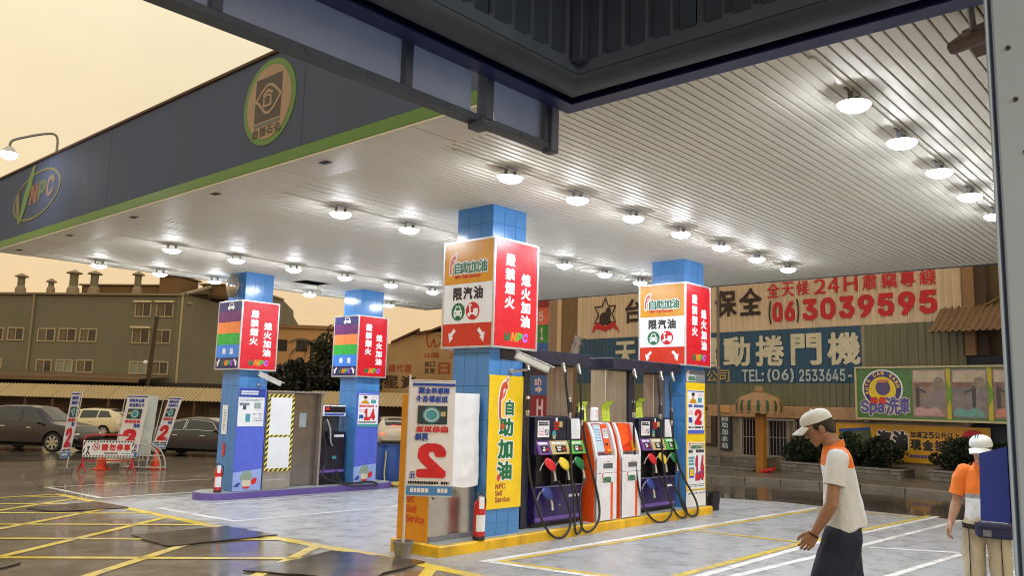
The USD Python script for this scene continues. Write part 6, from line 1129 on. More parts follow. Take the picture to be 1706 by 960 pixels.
# trees between the factory and the columns
def px_pt(d, az, z): return np.array([d * math.cos(az), d * math.sin(az), z])
AZ = lambda x: math.atan2((fw + (x - 853) / F_PX * cr)[1], (fw + (x - 853) / F_PX * cr)[0])
MAT_TREE = leafmat("tree_leaf", (0.036, 0.04, 0.016)); MAT_TREE2 = leafmat("tree_leaf_dark", (0.016, 0.018, 0.01))
def tree(label, d, az, h, r, n, seed, mat, low=0.0):
    c = px_pt(d, az, -0.5); t = thing("street_tree", label, "tree", tuple(c)); m = MB(); top = c + [0, 0, h * 0.75]
    m.tube([c, c + [0.1, 0, h * 0.4], top], [0.22, 0.16, 0.06], 8)
    for k in range(6): m.tube([c + [0.05, 0, h * (0.3 + 0.06 * k)], c + [rng.uniform(-r, r) * .7, rng.uniform(-r, r) * .7, h * (0.55 + 0.06 * k)]], [0.08, 0.02], 6)
    t.part("trunk", m, MAT_BARK); t.part("crown", foliage(c + [0, 0, h * (0.56 + low)], (r, r, h * 0.46), n, 0.3, seed, 18), mat, kind="stuff")
tree("broad dark tree right of the factory, beside the palm", 52, AZ(548), 6.2, 2.0, 7000, 81, MAT_TREE); tree("dark tree low behind the papered steel cabinet", 46, AZ(505), 4.1, 2.1, 6500, 82, MAT_TREE2, -0.02); tree("dark tree half hidden behind the right column of the purple island", 47, AZ(585), 5.0, 1.8, 5000, 83, MAT_TREE2); tree("dark low tree between the column with the mirror and the factory", 48, AZ(470), 3.6, 1.6, 4000, 84, MAT_TREE2)
pc = px_pt(55, AZ(522), -0.5); pm = thing("palm_tree", "small palm with drooping fronds against the evening sky", "palm tree", tuple(pc)); pm.part("trunk", MB().tube([pc, pc + [0.1, 0, 3], pc + [0.2, 0, 5.7]], [0.18, 0.14, 0.12], 8), MAT_BARK); ctr = pc + [0.2, 0, 5.7]
for k in range(13):
    an = k * 2.4; L = rng.uniform(1.3, 1.9); el = rng.uniform(0.1, 0.9); pts = np.array([ctr + [math.cos(an) * L * s, math.sin(an) * L * s, L * (el * s - 0.75 * s * s)] for s in np.linspace(0, 1, 10)]); m = MB().tube(pts, np.linspace(0.03, 0.008, 10), 5); sd_ = np.array([-math.sin(an), math.cos(an), 0])
    for i in range(1, 10):
        for s_ in (-1, 1):
            for f_ in (0, 0.5): q0 = pts[i] * (1 - f_) + pts[i - 1] * f_; m.add([q0, q0 + (pts[i] - pts[i - 1]) * 0.25, q0 + s_ * sd_ * 0.42 * math.sin(0.6 + 2.2 * i / 9) + (pts[i] - pts[i - 1]) * 0.7 + [0, 0, -0.16]], [[0, 1, 2]])
    pm.part("frond", m, MAT_TREE2)
# ------------------------------------------------------------------ the near roof, its light-box band and post
NX, NY, NZ = 3.23, 2.53, 3.2
MAT_TRIMB = S("roof_trim_blue", (34, 52, 120), rough=0.4, var=0.12); MAT_RSTEEL = M("roof_steel", (0.09, 0.12, 0.195), rough=0.5, var=0.2, scale=2, dirt=0.15); MAT_RCLAD = M("roof_cladding", (0.055, 0.088, 0.16), rough=0.5, var=0.15, scale=1.5, dirt=0.1)
nr = thing("near_roof", "dark steel roof edge with ribbed inner cladding and blue trim overhead", "roof", (NX, NY, NZ))
X0, Y0 = 0.3, -0.3
nr.part("blue_trim", MB().box((X0, NY - 0.03, NZ), (NX, NY, NZ + 0.14), 0.003), MAT_TRIMB); nr.part("blue_trim", MB().box((NX - 0.03, Y0, NZ), (NX, NY - 0.03, NZ + 0.14), 0.003), MAT_TRIMB)
nr.part("trim_lip", MB().box((X0, NY - 0.1, NZ - 0.001), (NX - 0.03, NY - 0.031, NZ + 0.008)).box((NX - 0.1, Y0, NZ - 0.001), (NX - 0.031, NY - 0.1, NZ + 0.008)), MAT_TRIMB)
gut = [(0.10, 0.02), (0.115, 0.0), (0.20, -0.005), (0.26, 0.02), (0.275, 0.06), (0.275, 0.12)]
for nm, mt, prof in (("gutter", MAT_RSTEEL, [(0.11, 0.03), (0.15, 0.012), (0.21, 0.01), (0.25, 0.03), (0.262, 0.06)]), ("gutter_angle", M("gutter_angle", (0.11, 0.155, 0.255), rough=0.45, var=0.15, dirt=0.1), [(0.264, 0.062), (0.266, 0.13)])):
    m = MB(); pts = [(NX - d, NY - d, NZ + z) for d, z in prof]; n = len(prof); v = [(X0, y, z) for _, y, z in pts] + pts + [(x, Y0, z) for x, _, z in pts]
    m.add(v, [[s * n + i, s * n + i + 1, (s + 1) * n + i + 1, (s + 1) * n + i] for s in range(2) for i in range(n - 1)]); nr.part(nm, m, mt, smooth=50)
for k in range(5):
    a = 0.27 + k * 0.62
    nr.part("cladding_sheet", corr(Fr((NX - a, NY - 0.27, NZ + 0.12), (-1, 0, 0), (0, 0, 1)), 0, 0.615, 0, 1.15, 0.125, 0.012), MAT_RCLAD)
    nr.part("cladding_sheet", corr(Fr((NX - 0.27, NY - a - 0.615, NZ + 0.12), (0, 1, 0), (0, 0, 1)), 0, 0.615, 0, 1.15, 0.125, 0.012), MAT_RCLAD)
nr.part("corner_post", MB().box((NX - 0.335, NY - 0.335, NZ + 0.1), (NX - 0.275, NY - 0.275, NZ + 1.2), 0.004), MAT_RCLAD)
nr.part("outer_face", MB().box((X0, NY - 0.02, NZ + 0.141), (NX, NY + 0.02, NZ + 1.2)).box((NX - 0.02, Y0, NZ + 0.141), (NX + 0.02, NY - 0.021, NZ + 1.2)), MAT_RCLAD)
nr.part("roof_deck", MB().box((0.2, -0.4, NZ + 1.21), (NX + 0.02, NY + 0.02, NZ + 1.3)), MAT_DARK)
for a_, b_ in ((0.9, 1.1), (2.5, 2.62)): nr.part("cross_beam", MB().box((a_, -0.4, NZ + 0.95), (b_, NY - 0.3, NZ + 1.2)), MAT_RSTEEL)
MAT_LBOX = usdkit.material(stage, "/World/Looks/light_box_panel", {"tc": ("texture_coordinate", {}), "n": ("noise_texture", {"scale": 2.0, "detail": 4.0}), "c": ("rgb_ramp", {"ramp": [(0.3, lin((176, 190, 220))), (0.7, lin((192, 206, 232)))]}),
    "p": ("principled_bsdf", {"roughness": 0.4}), "t": ("translucent_bsdf", {}), "m": ("mix_closure", {"fac": 0.55})}, [("tc.object", "n.vector"), ("n.fac", "c.fac"), ("c.color", "p.base_color"), ("c.color", "t.color"), ("p.BSDF", "m.closure1"), ("t.BSDF", "m.closure2")], surface="m.closure")
lb = thing("sign_light_box", "lavender light-box sign band, its end panel broken, hung under the near roof", "sign", (1.8, 2.66, 3.02))
LY0, LY1, LZ0, LZ1, LX0, LX1 = 2.60, 2.665, 3.02, 3.29, 0.3, 3.22
brk = [LX0, 0.5, 1.34, 2.22, 2.65]
for i in range(len(brk) - 1): lb.part("panel", MB().box((brk[i] + 0.022, LY0 + 0.03, LZ0 + 0.035), (brk[i + 1] - 0.022, LY0 + 0.036, LZ1)), MAT_LBOX)
Fb = Fr((2.72, LY0 + 0.033, LZ0 + 0.03), (1, 0, 0)); w = 0.40
jag = Polygon([(0.03, 0.05), (0.0, 0.12), (0.012, 0.14), (0.004, 0.2), (0.03, 0.245), (0.10, 0.25), (0.2, 0.243), (w, 0.24), (w, 0.0), (0.11, 0.0), (0.075, 0.03), (0.07, 0.06), (0.045, 0.07)])
lb.part("broken_panel", MB().poly(Fb, jag, -0.003, 0.003), MAT_LBOX, "lavender end panel with a jagged broken edge")
lb.part("bottom_rail", MB().box((LX0, LY0 - 0.005, LZ0 - 0.004), (LX1, LY1 + 0.005, LZ0 + 0.03), 0.004), MAT_RSTEEL); lb.part("top_rail", MB().box((LX0, LY0, LZ1 + 0.001), (LX1, LY1, LZ1 + 0.03), 0.004), MAT_RSTEEL)
for x in brk[1:4]: lb.part("mullion", MB().box((x - 0.02, LY0 - 0.002, LZ0 + 0.031), (x + 0.02, LY0 + 0.04, LZ1)), MAT_RSTEEL)
lb.part("end_frame", MB().box((3.13, LY0 - 0.003, LZ0 + 0.031), (3.16, LY1 - 0.01, LZ1)), MAT_RSTEEL); lb.part("end_channel", MB().box((3.165, LY0 - 0.02, LZ0 - 0.02), (3.225, LY1 - 0.021, LZ1), 0.004), MAT_RSTEEL)
lb.part("hanger", MB().box((2.655, LY0 - 0.05, LZ0 + 0.001), (2.70, LY0 + 0.02, LZ1 + 0.12), 0.003), MAT_RSTEEL); lb.part("hanger_foot", MB().box((2.635, LY0 - 0.055, LZ0 - 0.035), (2.71, LY1 - 0.01, LZ0 - 0.005), 0.003), MAT_RSTEEL)
for x in (0.6, 0.9, 1.7, 2.0, 2.45, 2.95): lb.part("bolt", MB().cyl((x, LY0 - 0.005, LZ0 + 0.012), (x, LY0 - 0.012, LZ0 + 0.012), 0.007, n=8), MAT_RSTEEL)
po = thing("steel_post", "scuffed blue-grey painted steel post carrying the near roof at the right edge", "post", (2.5, 0.3, 0))
MAT_POST = M("post_paint", (0.46, 0.58, 0.80), rough=0.45, var=0.06, scale=2.5, dirt=0.12); MAT_POSTD = M("post_paint_edge", (0.2, 0.23, 0.32), rough=0.45, var=0.15)
po.part("web_face", MB().box((2.345, 0.13, 0), (2.63, 0.445, NZ + 0.95), 0.006), MAT_POST); po.part("flange", MB().box((2.37, 0.4455, 0), (2.61, 0.4535, NZ + 0.95), 0.004), MAT_POSTD); po.part("flange_lip", MB().box((2.345, 0.454, 0), (2.40, 0.461, NZ + 0.95), 0.005), MAT_POST); po.part("base_plate", MB().box((2.25, 0.05, 0.004), (2.72, 0.54, 0.02), 0.003), MAT_POSTD)
for y, z in ((0.40, 2.52), (0.385, 2.38), (0.33, 2.1), (0.41, 2.66), (0.36, 1.9)): po.part("screw_hole", MB().cyl((2.344, y, z), (2.341, y, z), 0.006, n=8), MAT_BLACK)
for z in (1.62, 1.32, 1.18): po.part("scratch", MB().tube(spline([(2.343, 0.425, z), (2.343, 0.40, z - 0.006), (2.343, 0.375, z - 0.004), (2.343, 0.36, z)], 8), 0.0025, 5), MAT_POSTD)
bx = thing("blue_box", "blue sheet-metal box with a sloping top fixed to the grey post", "box", (2.45, 0.53, 1.35))
FB = Fr((2.42, 0.0, 0), (0, -1, 0)); MAT_BLUEBOX = S("box_blue", (52, 76, 196), rough=0.4, var=0.08, scale=3, dirt=0.15)
bx.part("body", MB().poly(FB, Polygon([(-0.545, 1.46), (-0.541, 1.628), (-0.51, 1.638), (-0.478, 1.648), (-0.478, 1.46)]), -0.16, 0.0), MAT_BLUEBOX); bx.part("back_plate", MB().rect(Fr((2.43, 0, 0), (0, -1, 0)), -0.4775, 1.452, -0.44, 1.667, -0.17, -0.012, 0.004), S("box_navy", (40, 54, 150), rough=0.4))
lp = thing("tilted_floodlight", "unlit bronze-framed floodlight tilted under the canopy at the right edge", "floodlight", (5.2, 1.05, 4.0))
Fl = Fr((5.55, 1.12, 4.03), (0.55, 0.83, 0.1), (0.6, -0.5, 0.62)); lp.part("casing", MB().fbox(Fl, (-0.16, -0.1, -0.08), (0.16, 0.1, 0.0), 0.02), S("casing_bronze", (92, 70, 58), rough=0.5)); lp.part("glass", MB().rect(Fl, -0.12, -0.07, 0.12, 0.07, 0.001, 0.005), S("lamp_glass_grey", (180, 180, 176), rough=0.15)); lp.part("hood", MB().rect(Fl, -0.19, 0.1, 0.19, 0.12, -0.08, 0.12, 0.004), S("casing_bronze", (92, 70, 58))); lp.part("bracket", MB().tube([Fl.at(0, 0, -0.08), Fl.at(0, 0.05, -0.18), Fl.at(0, 0.05, -0.18) * [1, 1, 0] + [0, 0, CZ]], 0.02, 6), MAT_BRACKET)

# ------------------------------------------------------------------ barrier, cones, banners, rack by the road
zb = zg(25); bp = np.array([10.0, 25.1, zb]); bu = np.array([0.86, -0.50, 0.0]); BF = Fr(bp, bu)
ba = thing("no_parking_barrier", "red tube barrier with a striped white no-parking board at the roadside", "barrier", tuple(bp)); MAT_BRED = S("barrier_red", (196, 40, 52), rough=0.4)
w = 1.3
ba.part("frame", MB().tube(spline([(BF.at(0.0, 0.1)), BF.at(0.0, 0.9), BF.at(0.03, 0.99), BF.at(0.12, 1.03), BF.at(w - .12, 1.03), BF.at(w - .03, 0.99), BF.at(w, 0.9), BF.at(w, 0.1)], 40), 0.024, 8), MAT_BRED, smooth=60); ba.part("rail", MB().cyl(BF.at(0, 0.32), BF.at(w, 0.32), 0.018), MAT_BRED)
for a in (0, w):
    for s in (-1, 1): ba.part("leg", MB().tube([BF.at(a, 0.3), BF.at(a + 0.08 * s, 0.12, 0.17 * s), BF.at(a + 0.13 * s, 0.012, 0.2 * s)], 0.022, 8), MAT_BRED)
bdn = ba.part("board", MB().rect(BF, -0.01, 0.42, w + 0.02, 0.89, 0.025, 0.035), MAT_WHITE); st_ = MB(); box_ = sbox(0, 0.43, w + 0.01, 0.88).difference(sbox(0.04, 0.475, w - 0.03, 0.835))
for k in range(-4, 22): st_.poly(BF, Polygon([(k * .08, 0.42), (k * .08 + .04, 0.42), (k * .08 + .24, 0.9), (k * .08 + .2, 0.9)]).intersection(box_), 0.035, 0.038)
bdn.part("edge_stripes", st_, MAT_BLACK); bdn.part("lettering", MB().row(BF, "請勿停車", 0.46, w - 0.06, 0.60, 0.80, 0.1, c0=0.035, c1=0.039, bold=4), MAT_INKRED); bdn.part("small_print", scribble(BF, 0.55, 0.51, 0.92, 0.555, 1, 0.035, 1, 0.9), MAT_BLACK); bdn.part("small_print", scribble(BF, 1.0, 0.51, 1.22, 0.545, 1, 0.035, 1, 0.7), MAT_TEAL)
bdn.part("no_parking_mark", MB().poly(BF, Point(0.33, 0.71).buffer(0.1).difference(Point(0.33, 0.71).buffer(0.08)).union(LineString([(0.27, 0.77), (0.39, 0.65)]).buffer(0.01)), 0.035, 0.039), MAT_INKRED); bdn.part("no_parking_letter", MB().text(BF, "N", 0.29, 0.66, 0.37, 0.76, 0.035, 0.038, bold=2, latin=True), MAT_BLACK); bdn.part("walking_mark", MB().poly(BF, union_all([Point(0.13, 0.7).buffer(0.035), LineString([(0.13, 0.66), (0.12, 0.58), (0.08, 0.5)]).buffer(0.016), LineString([(0.12, 0.58), (0.17, 0.5)]).buffer(0.016)]), 0.035, 0.039), MAT_BLACK)
MAT_CONE = S("cone_orange", (226, 70, 34), rough=0.45)
for (x, y), lab in (((10.75, 25.6), "orange traffic cone standing behind the red barrier"), ((12.15, 25.1), "orange-red cone beside the white curved rack, mirrored in the wet ground")):
    z = zg(y) + 0.006; t = thing("traffic_cone", lab, "traffic cone", (x, y, z)); t.part("base", MB().box((x - 0.2, y - 0.2, z), (x + 0.2, y + 0.2, z + 0.035), 0.01), MAT_CONE); t.part("cone", MB().lathe((x, y, z + 0.035), [(0, 0), (0.15, 0), (0.035, 0.62), (0.03, 0.64), (0, 0.64)], 18), MAT_CONE, smooth=50); t.part("sleeve", MB().lathe((x, y, z + 0.035), [(0.118, 0.2), (0.083, 0.4)], 18), S("cone_sleeve", (236, 120, 90), rough=0.4), smooth=50)
RR = (cr[0], cr[1])
flag(9.45, 24.75, "narrow edge-on banner at the far left before the dark SUV's front wheel", (0.62, 0.5), 0.45, -0.05, 1.75, 1.86, lean=(0.2, -0.16), tilt=-0.05, pot_r=0.2, side=-1)
flag(11.05, 25.55, "upright banner with big red 2 behind the right end of the barrier", RR, 0.66, -0.15, 1.72, 1.79, lean=(0.15, -0.14), tilt=0.04, pot_r=0.22)
bl = thing("banner_flag", "plain pale banner rolled on its pole between the two printed ones", "banner", (11.85, 25.4, zg(25.4))); q = np.array([11.85, 25.4, zg(25.4)]); bl.part("pole", MB().cyl(q, q + [0.12, -0.1, 2.2], 0.02), MAT_POLE)
bl.part("cloth", cloth(Fr(q + [0.02, 0, 0.45] - 0.18 * cr, (*RR, 0)), 0, 0, 0.40, 1.75, 0.06, 16, 20, seed=9, warp=lambda s, t, a, b: (a + 0.12 * t, b, 0.08 * math.sin(s * 3.1))), S("cloth_mint", (206, 216, 212), rough=0.7), smooth=180); bl.part("pot", MB().lathe(tuple(q), [(0, 0.005), (0.18, 0.006), (0.25, 0.25), (0.22, 0.25), (0, 0.22)], 16), MAT_POT, smooth=40)
flag(12.0, 25.35, "banner leaning far to the right, in front of the black car's tail", (RR[0], RR[1]), 0.42, 0.1, 1.72, 1.78, lean=(0.24, -0.27), tilt=0.1, pot_r=0.2)
rk = thing("bicycle_rack", "white tube rack with a curved end standing by the banners", "rack", (11.9, 24.0, zg(24))); q = np.array([11.2, 25.5, zg(25)]); RF = Fr(q, (*RR, 0)); MAT_RACK = S("rack_white", (196, 192, 188), rough=0.4)
for c_ in (0.0, -0.35):
    rk.part("hoop", MB().tube(spline([RF.at(0.0, 0.02, c_), RF.at(0.15, 0.4, c_), RF.at(0.35, 0.68, c_), RF.at(0.75, 0.74, c_), RF.at(1.05, 0.6, c_), RF.at(1.22, 0.3, c_), RF.at(1.26, 0.02, c_)], 30), 0.022, 8), MAT_RACK, smooth=60)
    rk.part("rail", MB().cyl(RF.at(0.02, 0.08, c_), RF.at(1.25, 0.08, c_), 0.018), MAT_RACK); rk.part("rail", MB().cyl(RF.at(0.2, 0.42, c_), RF.at(1.18, 0.42, c_), 0.016), MAT_RACK)
for a in (0.35, 0.6, 0.85): rk.part("upright", MB().cyl(RF.at(a, 0.08, 0), RF.at(a, 0.7, 0), 0.014), MAT_RACK); rk.part("tie", MB().cyl(RF.at(a, 0.42, 0), RF.at(a, 0.42, -0.35), 0.012), MAT_RACK)

# ------------------------------------------------------------------ cars
MAT_TYRE = M("tyre", (0.015, 0.015, 0.016), rough=0.7); MAT_RIM = M("alloy", (0.5, 0.5, 0.5), rough=0.25, metal=0.9); MAT_GLASS = M("car_glass", (0.03, 0.032, 0.03), rough=0.05, var=0.05, spec=0.7); MAT_CHR = M("chrome", (0.7, 0.68, 0.64), rough=0.12, metal=1.0)
MAT_TAIL = glow("tail_lamp_lit", (1.0, 0.05, 0.03), 5.0); MAT_TAILOFF = S("tail_lamp_dark", (120, 16, 20), rough=0.15); MAT_HEAD = M("headlamp", (0.6, 0.6, 0.58), rough=0.06, metal=0.4)
def car(name, label, cat, loc, rz, L, Wd, paint, top, belt, bot, glass, wheels, R=0.33, lit=False, wtop=0.66, chrome=False):
    """A car lofted through cross sections; x forward, y left."""
    t = thing(name, label, cat, loc, rz); hx = L / 2
    tp = lambda x: np.interp(x, *zip(*top)); bl_ = lambda x: min(np.interp(x, *zip(*belt)), tp(x)); bo = lambda x: np.interp(x, *zip(*bot))
    wd = lambda x: Wd / 2 * (1 - 0.22 * max(0, abs(x) / hx - 0.72) ** 2 / 0.078)
    def half(x):
        zt, zb_, z0, w = tp(x), bl_(x), bo(x), wd(x); k = min(1, max(0, (zt - zb_) / 0.45)); wt = w * (0.9 * (1 - k) + wtop * k); dz = min(0.05, (zt - zb_) * 0.4 + 0.004)
        return np.array([(0, z0), (w * .8, z0), (w * .965, z0 + 0.1), (w, z0 + (zb_ - z0) * .55), (w * .985, z0 + (zb_ - z0) * .85), (w * .955, zb_), ((w * .94 + wt) / 2 + 0.012, (zb_ + zt) / 2), (wt, zt - dz), (wt * .82, zt - dz * .2), (0, zt + 0.012 * k)])
    xs = np.unique(np.r_[np.linspace(-hx, hx, 46), [p[0] for p in top], [p[0] for p in belt]]); xs = xs[(xs >= -hx) & (xs <= hx)]
    rings = []
    for x in xs:
        h = half(x); ring = [(x, y, z) for y, z in h] + [(x, -y, z) for y, z in h[-2:0:-1]]; rings.append(ring)
    body = MB().loft(rings).mesh(); mm = m3.Manifold(m3.Mesh(np.asarray(body.vertices, np.float32), np.asarray(body.faces, np.uint32)))
    if mm.volume() < 0: body.invert(); mm = m3.Manifold(m3.Mesh(np.asarray(body.vertices, np.float32), np.asarray(body.faces, np.uint32)))
    wells = [m3.Manifold.cylinder(Wd * 1.2, R * 1.16, R * 1.16, 28).rotate((90, 0, 0)).translate((x, Wd * .6, R)) for x in wheels]
    if mm.status() == m3.Error.NoError:
        for wl in wells: mm = mm - wl
        q_ = mm.to_mesh(); body = trimesh.Trimesh(q_.vert_properties[:, :3], q_.tri_verts, process=False)
    bd_ = t.part("body", body, paint, own=True, smooth=35)
    t.part("underbody", MB().box((-hx * .93, -Wd * .36, 0.2), (hx * .93, Wd * .36, 0.5)), MAT_DARK, own=True)
    for x in wheels:
        for s in (1, -1):
            y = s * (Wd / 2 - 0.11); an = np.arange(24) / 24 * 2 * np.pi; mk = lambda prof: [np.c_[x + r * np.cos(an), np.full(24, y + s * d), R + r * np.sin(an)] for r, d in prof]
            wq = t.part("wheel", MB().loft(mk([(R * .6, -0.1), (R * .97, -0.1), (R, -0.06), (R, 0.06), (R * .95, 0.095), (R * .68, 0.1), (R * .66, 0.04)])), MAT_TYRE, own=True, smooth=40)
            rm = MB().loft(mk([(R * .68, 0.101), (R * .64, 0.101), (R * .61, 0.06)]), caps=False).loft(mk([(R * .13, 0.06), (R * .12, 0.1), (R * .02, 0.102)]))
            for k in range(7):
                a = k * 2 * np.pi / 7 + 0.3; e = np.array([np.cos(a), np.sin(a)]); f = np.array([-np.sin(a), np.cos(a)]); pts = [(e * r + f * w_) for r, w_ in ((R * .1, -.035), (R * .1, .035), (R * .65, .045), (R * .65, -.045))]
                rm.add([(x + p[0], y + s * 0.085, R + p[1]) for p in pts], [[0, 1, 2, 3] if s < 0 else [3, 2, 1, 0]])
            wq.part("rim", rm, MAT_RIM, own=True)
    def patch(fn, nu, nv):
        v = np.array([fn(i / (nu - 1), j / (nv - 1)) for j in range(nv) for i in range(nu)]); return MB().add(v, [[j * nu + i, j * nu + i + 1, (j + 1) * nu + i + 1, (j + 1) * nu + i] for j in range(nv - 1) for i in range(nu - 1)])
    for (a0, a1, b1, b0) in glass["side"]:
        for s in (1, -1):
            def fn(u, v): 
                x = (a0 * (1 - u) + a1 * u) * (1 - v) + (b0 * (1 - u) + b1 * u) * v; h = half(x); tt = 0.1 + 0.78 * v; p = h[5] * (1 - 2 * tt) + h[6] * 2 * tt if tt < .5 else h[6] * (2 - 2 * tt) + h[7] * (2 * tt - 1)
                return (x, s * (p[0] + 0.008), p[1] + 0.002)
            wq = t.part("side_window", patch(fn, 9, 5), MAT_GLASS, own=True, smooth=60)
            if chrome and s: wq.part("window_trim", MB().tube([fn(u, 0) for u in np.linspace(0, 1, 8)] + [fn(1, v) for v in (0.5, 1)] + [fn(u, 1) for u in np.linspace(1, 0, 8)] + [fn(0, v) for v in (.5, 0)], 0.012, 5), MAT_CHR, own=True)
    for nm, (x0, x1) in (("windscreen", glass["front"]), ("rear_window", glass["rear"])):
        def fn(u, v):
            x = x0 * (1 - v) + x1 * v; h = half(x); yy = (2 * u - 1); wv = h[8][0] * 0.98; z = np.interp(abs(yy) * wv, [0, h[8][0], h[7][0]], [h[9][1], h[8][1], h[7][1]]); return (x + (0.008 if nm[0] == "w" else -0.008), yy * wv, z + 0.008)
        t.part(nm, patch(fn, 9, 6), MAT_GLASS, own=True, smooth=60)
    for s in (1, -1):
        zf, zr = bl_(hx * .9), bl_(-hx * .95); w1 = wd(hx * .93); w2 = wd(-hx * .97)
        t.part("headlight", MB().ball((hx * .9, s * w1 * .78, zf - 0.13), 1, 2, (0.2, 0.16, 0.075)), MAT_HEAD, own=True, smooth=60)
        t.part("tail_light", MB().ball((-hx * .955, s * w2 * .8, zr - 0.16), 1, 2, (0.12, 0.16, 0.085)), MAT_TAIL if lit else MAT_TAILOFF, own=True, smooth=60)
        xm = glass["mirror"]; t.part("mirror", MB().ball((xm, s * (wd(xm) + 0.08), bl_(xm) + 0.07), 1, 2, (0.07, 0.11, 0.07)), paint, own=True, smooth=60)
        for xh in glass["handles"]: t.part("door_handle", MB().box((xh - 0.1, s * (wd(xh) * .99) - 0.012, bl_(xh) - 0.16), (xh + 0.1, s * (wd(xh) * .99) + 0.022, bl_(xh) - 0.125), 0.008), MAT_CHR, own=True)
    if lit: t.part("brake_light", MB().box((glass["rear"][0] - 0.03, -0.2, tp(glass["rear"][0]) - 0.03), (glass["rear"][0] + 0.02, 0.2, tp(glass["rear"][0]) + 0.015), 0.006), MAT_TAIL, own=True)
    t.part("number_plate", MB().box((-hx - 0.012, -0.2, 0.62), (-hx + 0.1, 0.2, 0.76), 0.006), MAT_WHITE, own=True); t.part("front_grille", MB().box((hx - 0.14, -0.45, 0.42), (hx - 0.004, 0.45, 0.62), 0.01), MAT_DARK, own=True)
    return t
ang = math.atan2(-0.83, 0.56)
def at_px(x, d): a = AZ(x); return d * np.array([math.cos(a), math.sin(a)]) / math.cos(a - YAW)
SUVT = ([(-2.3, .85), (-2.25, 1.1), (-2.05, 1.4), (-1.75, 1.62), (-1.0, 1.7), (0.0, 1.7), (0.4, 1.64), (1.2, 1.12), (1.95, 0.98), (2.22, 0.75), (2.3, 0.6)], [(-2.3, .8), (-2.1, 1.12), (0, 1.04), (1.15, 1.02), (1.95, .93), (2.3, .55)], [(-2.3, .5), (-2.0, .32), (-1.5, .26), (1.6, .26), (2.0, .3), (2.3, .42)])
p = at_px(86, 32.6)
car("parked_car", "dark plum SUV facing right on the road at the far left", "car", (*p, -0.5), ang - 0.02, 4.6, 1.84, S("paint_plum", (42, 33, 38), rough=0.25, coat=0.3, var=0.05), *SUVT, dict(side=[(-1.95, -1.2, -1.25, -1.65), (-1.12, -0.1, -0.12, -1.12), (0.02, 1.05, 0.42, 0.02)], front=(0.44, 1.14), rear=(-2.18, -1.8), mirror=0.85, handles=(-0.75, 0.35)), (-1.35, 1.38), 0.37)
HT = ([(-2.05, .8), (-2.0, 1.05), (-1.75, 1.3), (-1.2, 1.45), (-0.2, 1.48), (0.3, 1.42), (1.15, 1.0), (1.85, .85), (2.05, .6)], [(-2.05, .75), (-1.8, 1.02), (0, .92), (1.1, .9), (1.85, .8), (2.05, .52)], [(-2.05, .42), (-1.7, .24), (1.6, .22), (2.05, .36)])
p = at_px(172, 43.5)
car("parked_car", "cream-white hatchback facing left beyond the dark SUV's nose", "car", (*p, -0.5), ang + math.pi + 0.05, 4.1, 1.75, S("paint_cream", (222, 208, 172), rough=0.22, coat=0.5, var=0.03), *HT, dict(side=[(-1.6, -0.85, -0.85, -1.3), (-0.78, 0.1, 0.1, -0.78), (0.2, 1.0, 0.45, 0.2)], front=(0.34, 1.1), rear=(-1.95, -1.3), mirror=0.8, handles=(-0.5, 0.4)), (-1.2, 1.25), 0.31)
SD_T = ([(-2.3, .75), (-2.25, .95), (-1.75, 1.03), (-1.0, 1.33), (-0.4, 1.44), (0.3, 1.43), (0.75, 1.32), (1.35, .98), (2.1, .82), (2.3, .55)], [(-2.3, .7), (-2.2, .92), (0, .93), (1.3, .92), (2.1, .78), (2.3, .5)], [(-2.3, .42), (-1.9, .22), (1.8, .2), (2.3, .3)])
p = at_px(362, 31.9)
car("parked_car", "black saloon with its brake light on, half hidden behind the column with the mirror", "car", (*p, -0.5), ang - 0.03, 4.65, 1.82, S("paint_black", (22, 22, 32), rough=0.18, coat=0.7, var=0.05), *SD_T, dict(side=[(-1.35, -0.45, -0.42, -0.9), (-0.38, 0.95, 0.6, -0.36)], front=(0.72, 1.3), rear=(-1.72, -1.05), mirror=0.9, handles=(-0.75, 0.35)), (-1.42, 1.42), 0.33, lit=True, chrome=True)
p = at_px(663, 41.5)
car("parked_car", "white car with lit tail lights seen from behind, left of the amber cabinet", "car", (*p, -0.5), math.atan2(*(at_px(672, 60) - at_px(663, 41.5))[::-1]) + 0.12, 4.1, 1.78, S("paint_white", (226, 216, 206), rough=0.22, coat=0.5, var=0.03), *HT, dict(side=[(-1.6, -0.85, -0.85, -1.3), (-0.78, 0.1, 0.1, -0.78), (0.2, 1.0, 0.45, 0.2)], front=(0.34, 1.1), rear=(-1.95, -1.3), mirror=0.8, handles=(-0.5, 0.4)), (-1.2, 1.25), 0.33, lit=True)
# scooter cut by the left edge
p = at_px(-14, 27.5); sc = thing("parked_scooter", "silver and red scooter tail just inside the left edge, before the dark SUV", "scooter", (*p, -0.5)); d_ = np.array([cr[0], cr[1], 0]) / np.hypot(cr[0], cr[1]); q = np.array([*p, -0.5]); G = lambda a, z: q + d_ * a + [0, 0, z]
def blob(pts): return trimesh.convex.convex_hull(np.vstack([np.asarray(c) + r * trimesh.creation.icosphere(2).vertices for c, r in pts]))
sc.part("tail_body", blob([(G(0.45, 0.82), 0.13), (G(0.1, 0.78), 0.17), (G(-0.3, 0.7), 0.15), (G(0.3, 0.62), 0.13)]), S("scooter_silver", (170, 166, 162), rough=0.2, metal=0.5), smooth=60); sc.part("tail_lamp", blob([(G(0.52, 0.62), 0.09), (G(0.42, 0.54), 0.09)]), S("scooter_red", (176, 60, 50), rough=0.2), smooth=60); sc.part("seat", blob([(G(0.3, 0.9), 0.1), (G(-0.4, 0.86), 0.12)]), MAT_RUBBER, smooth=60)
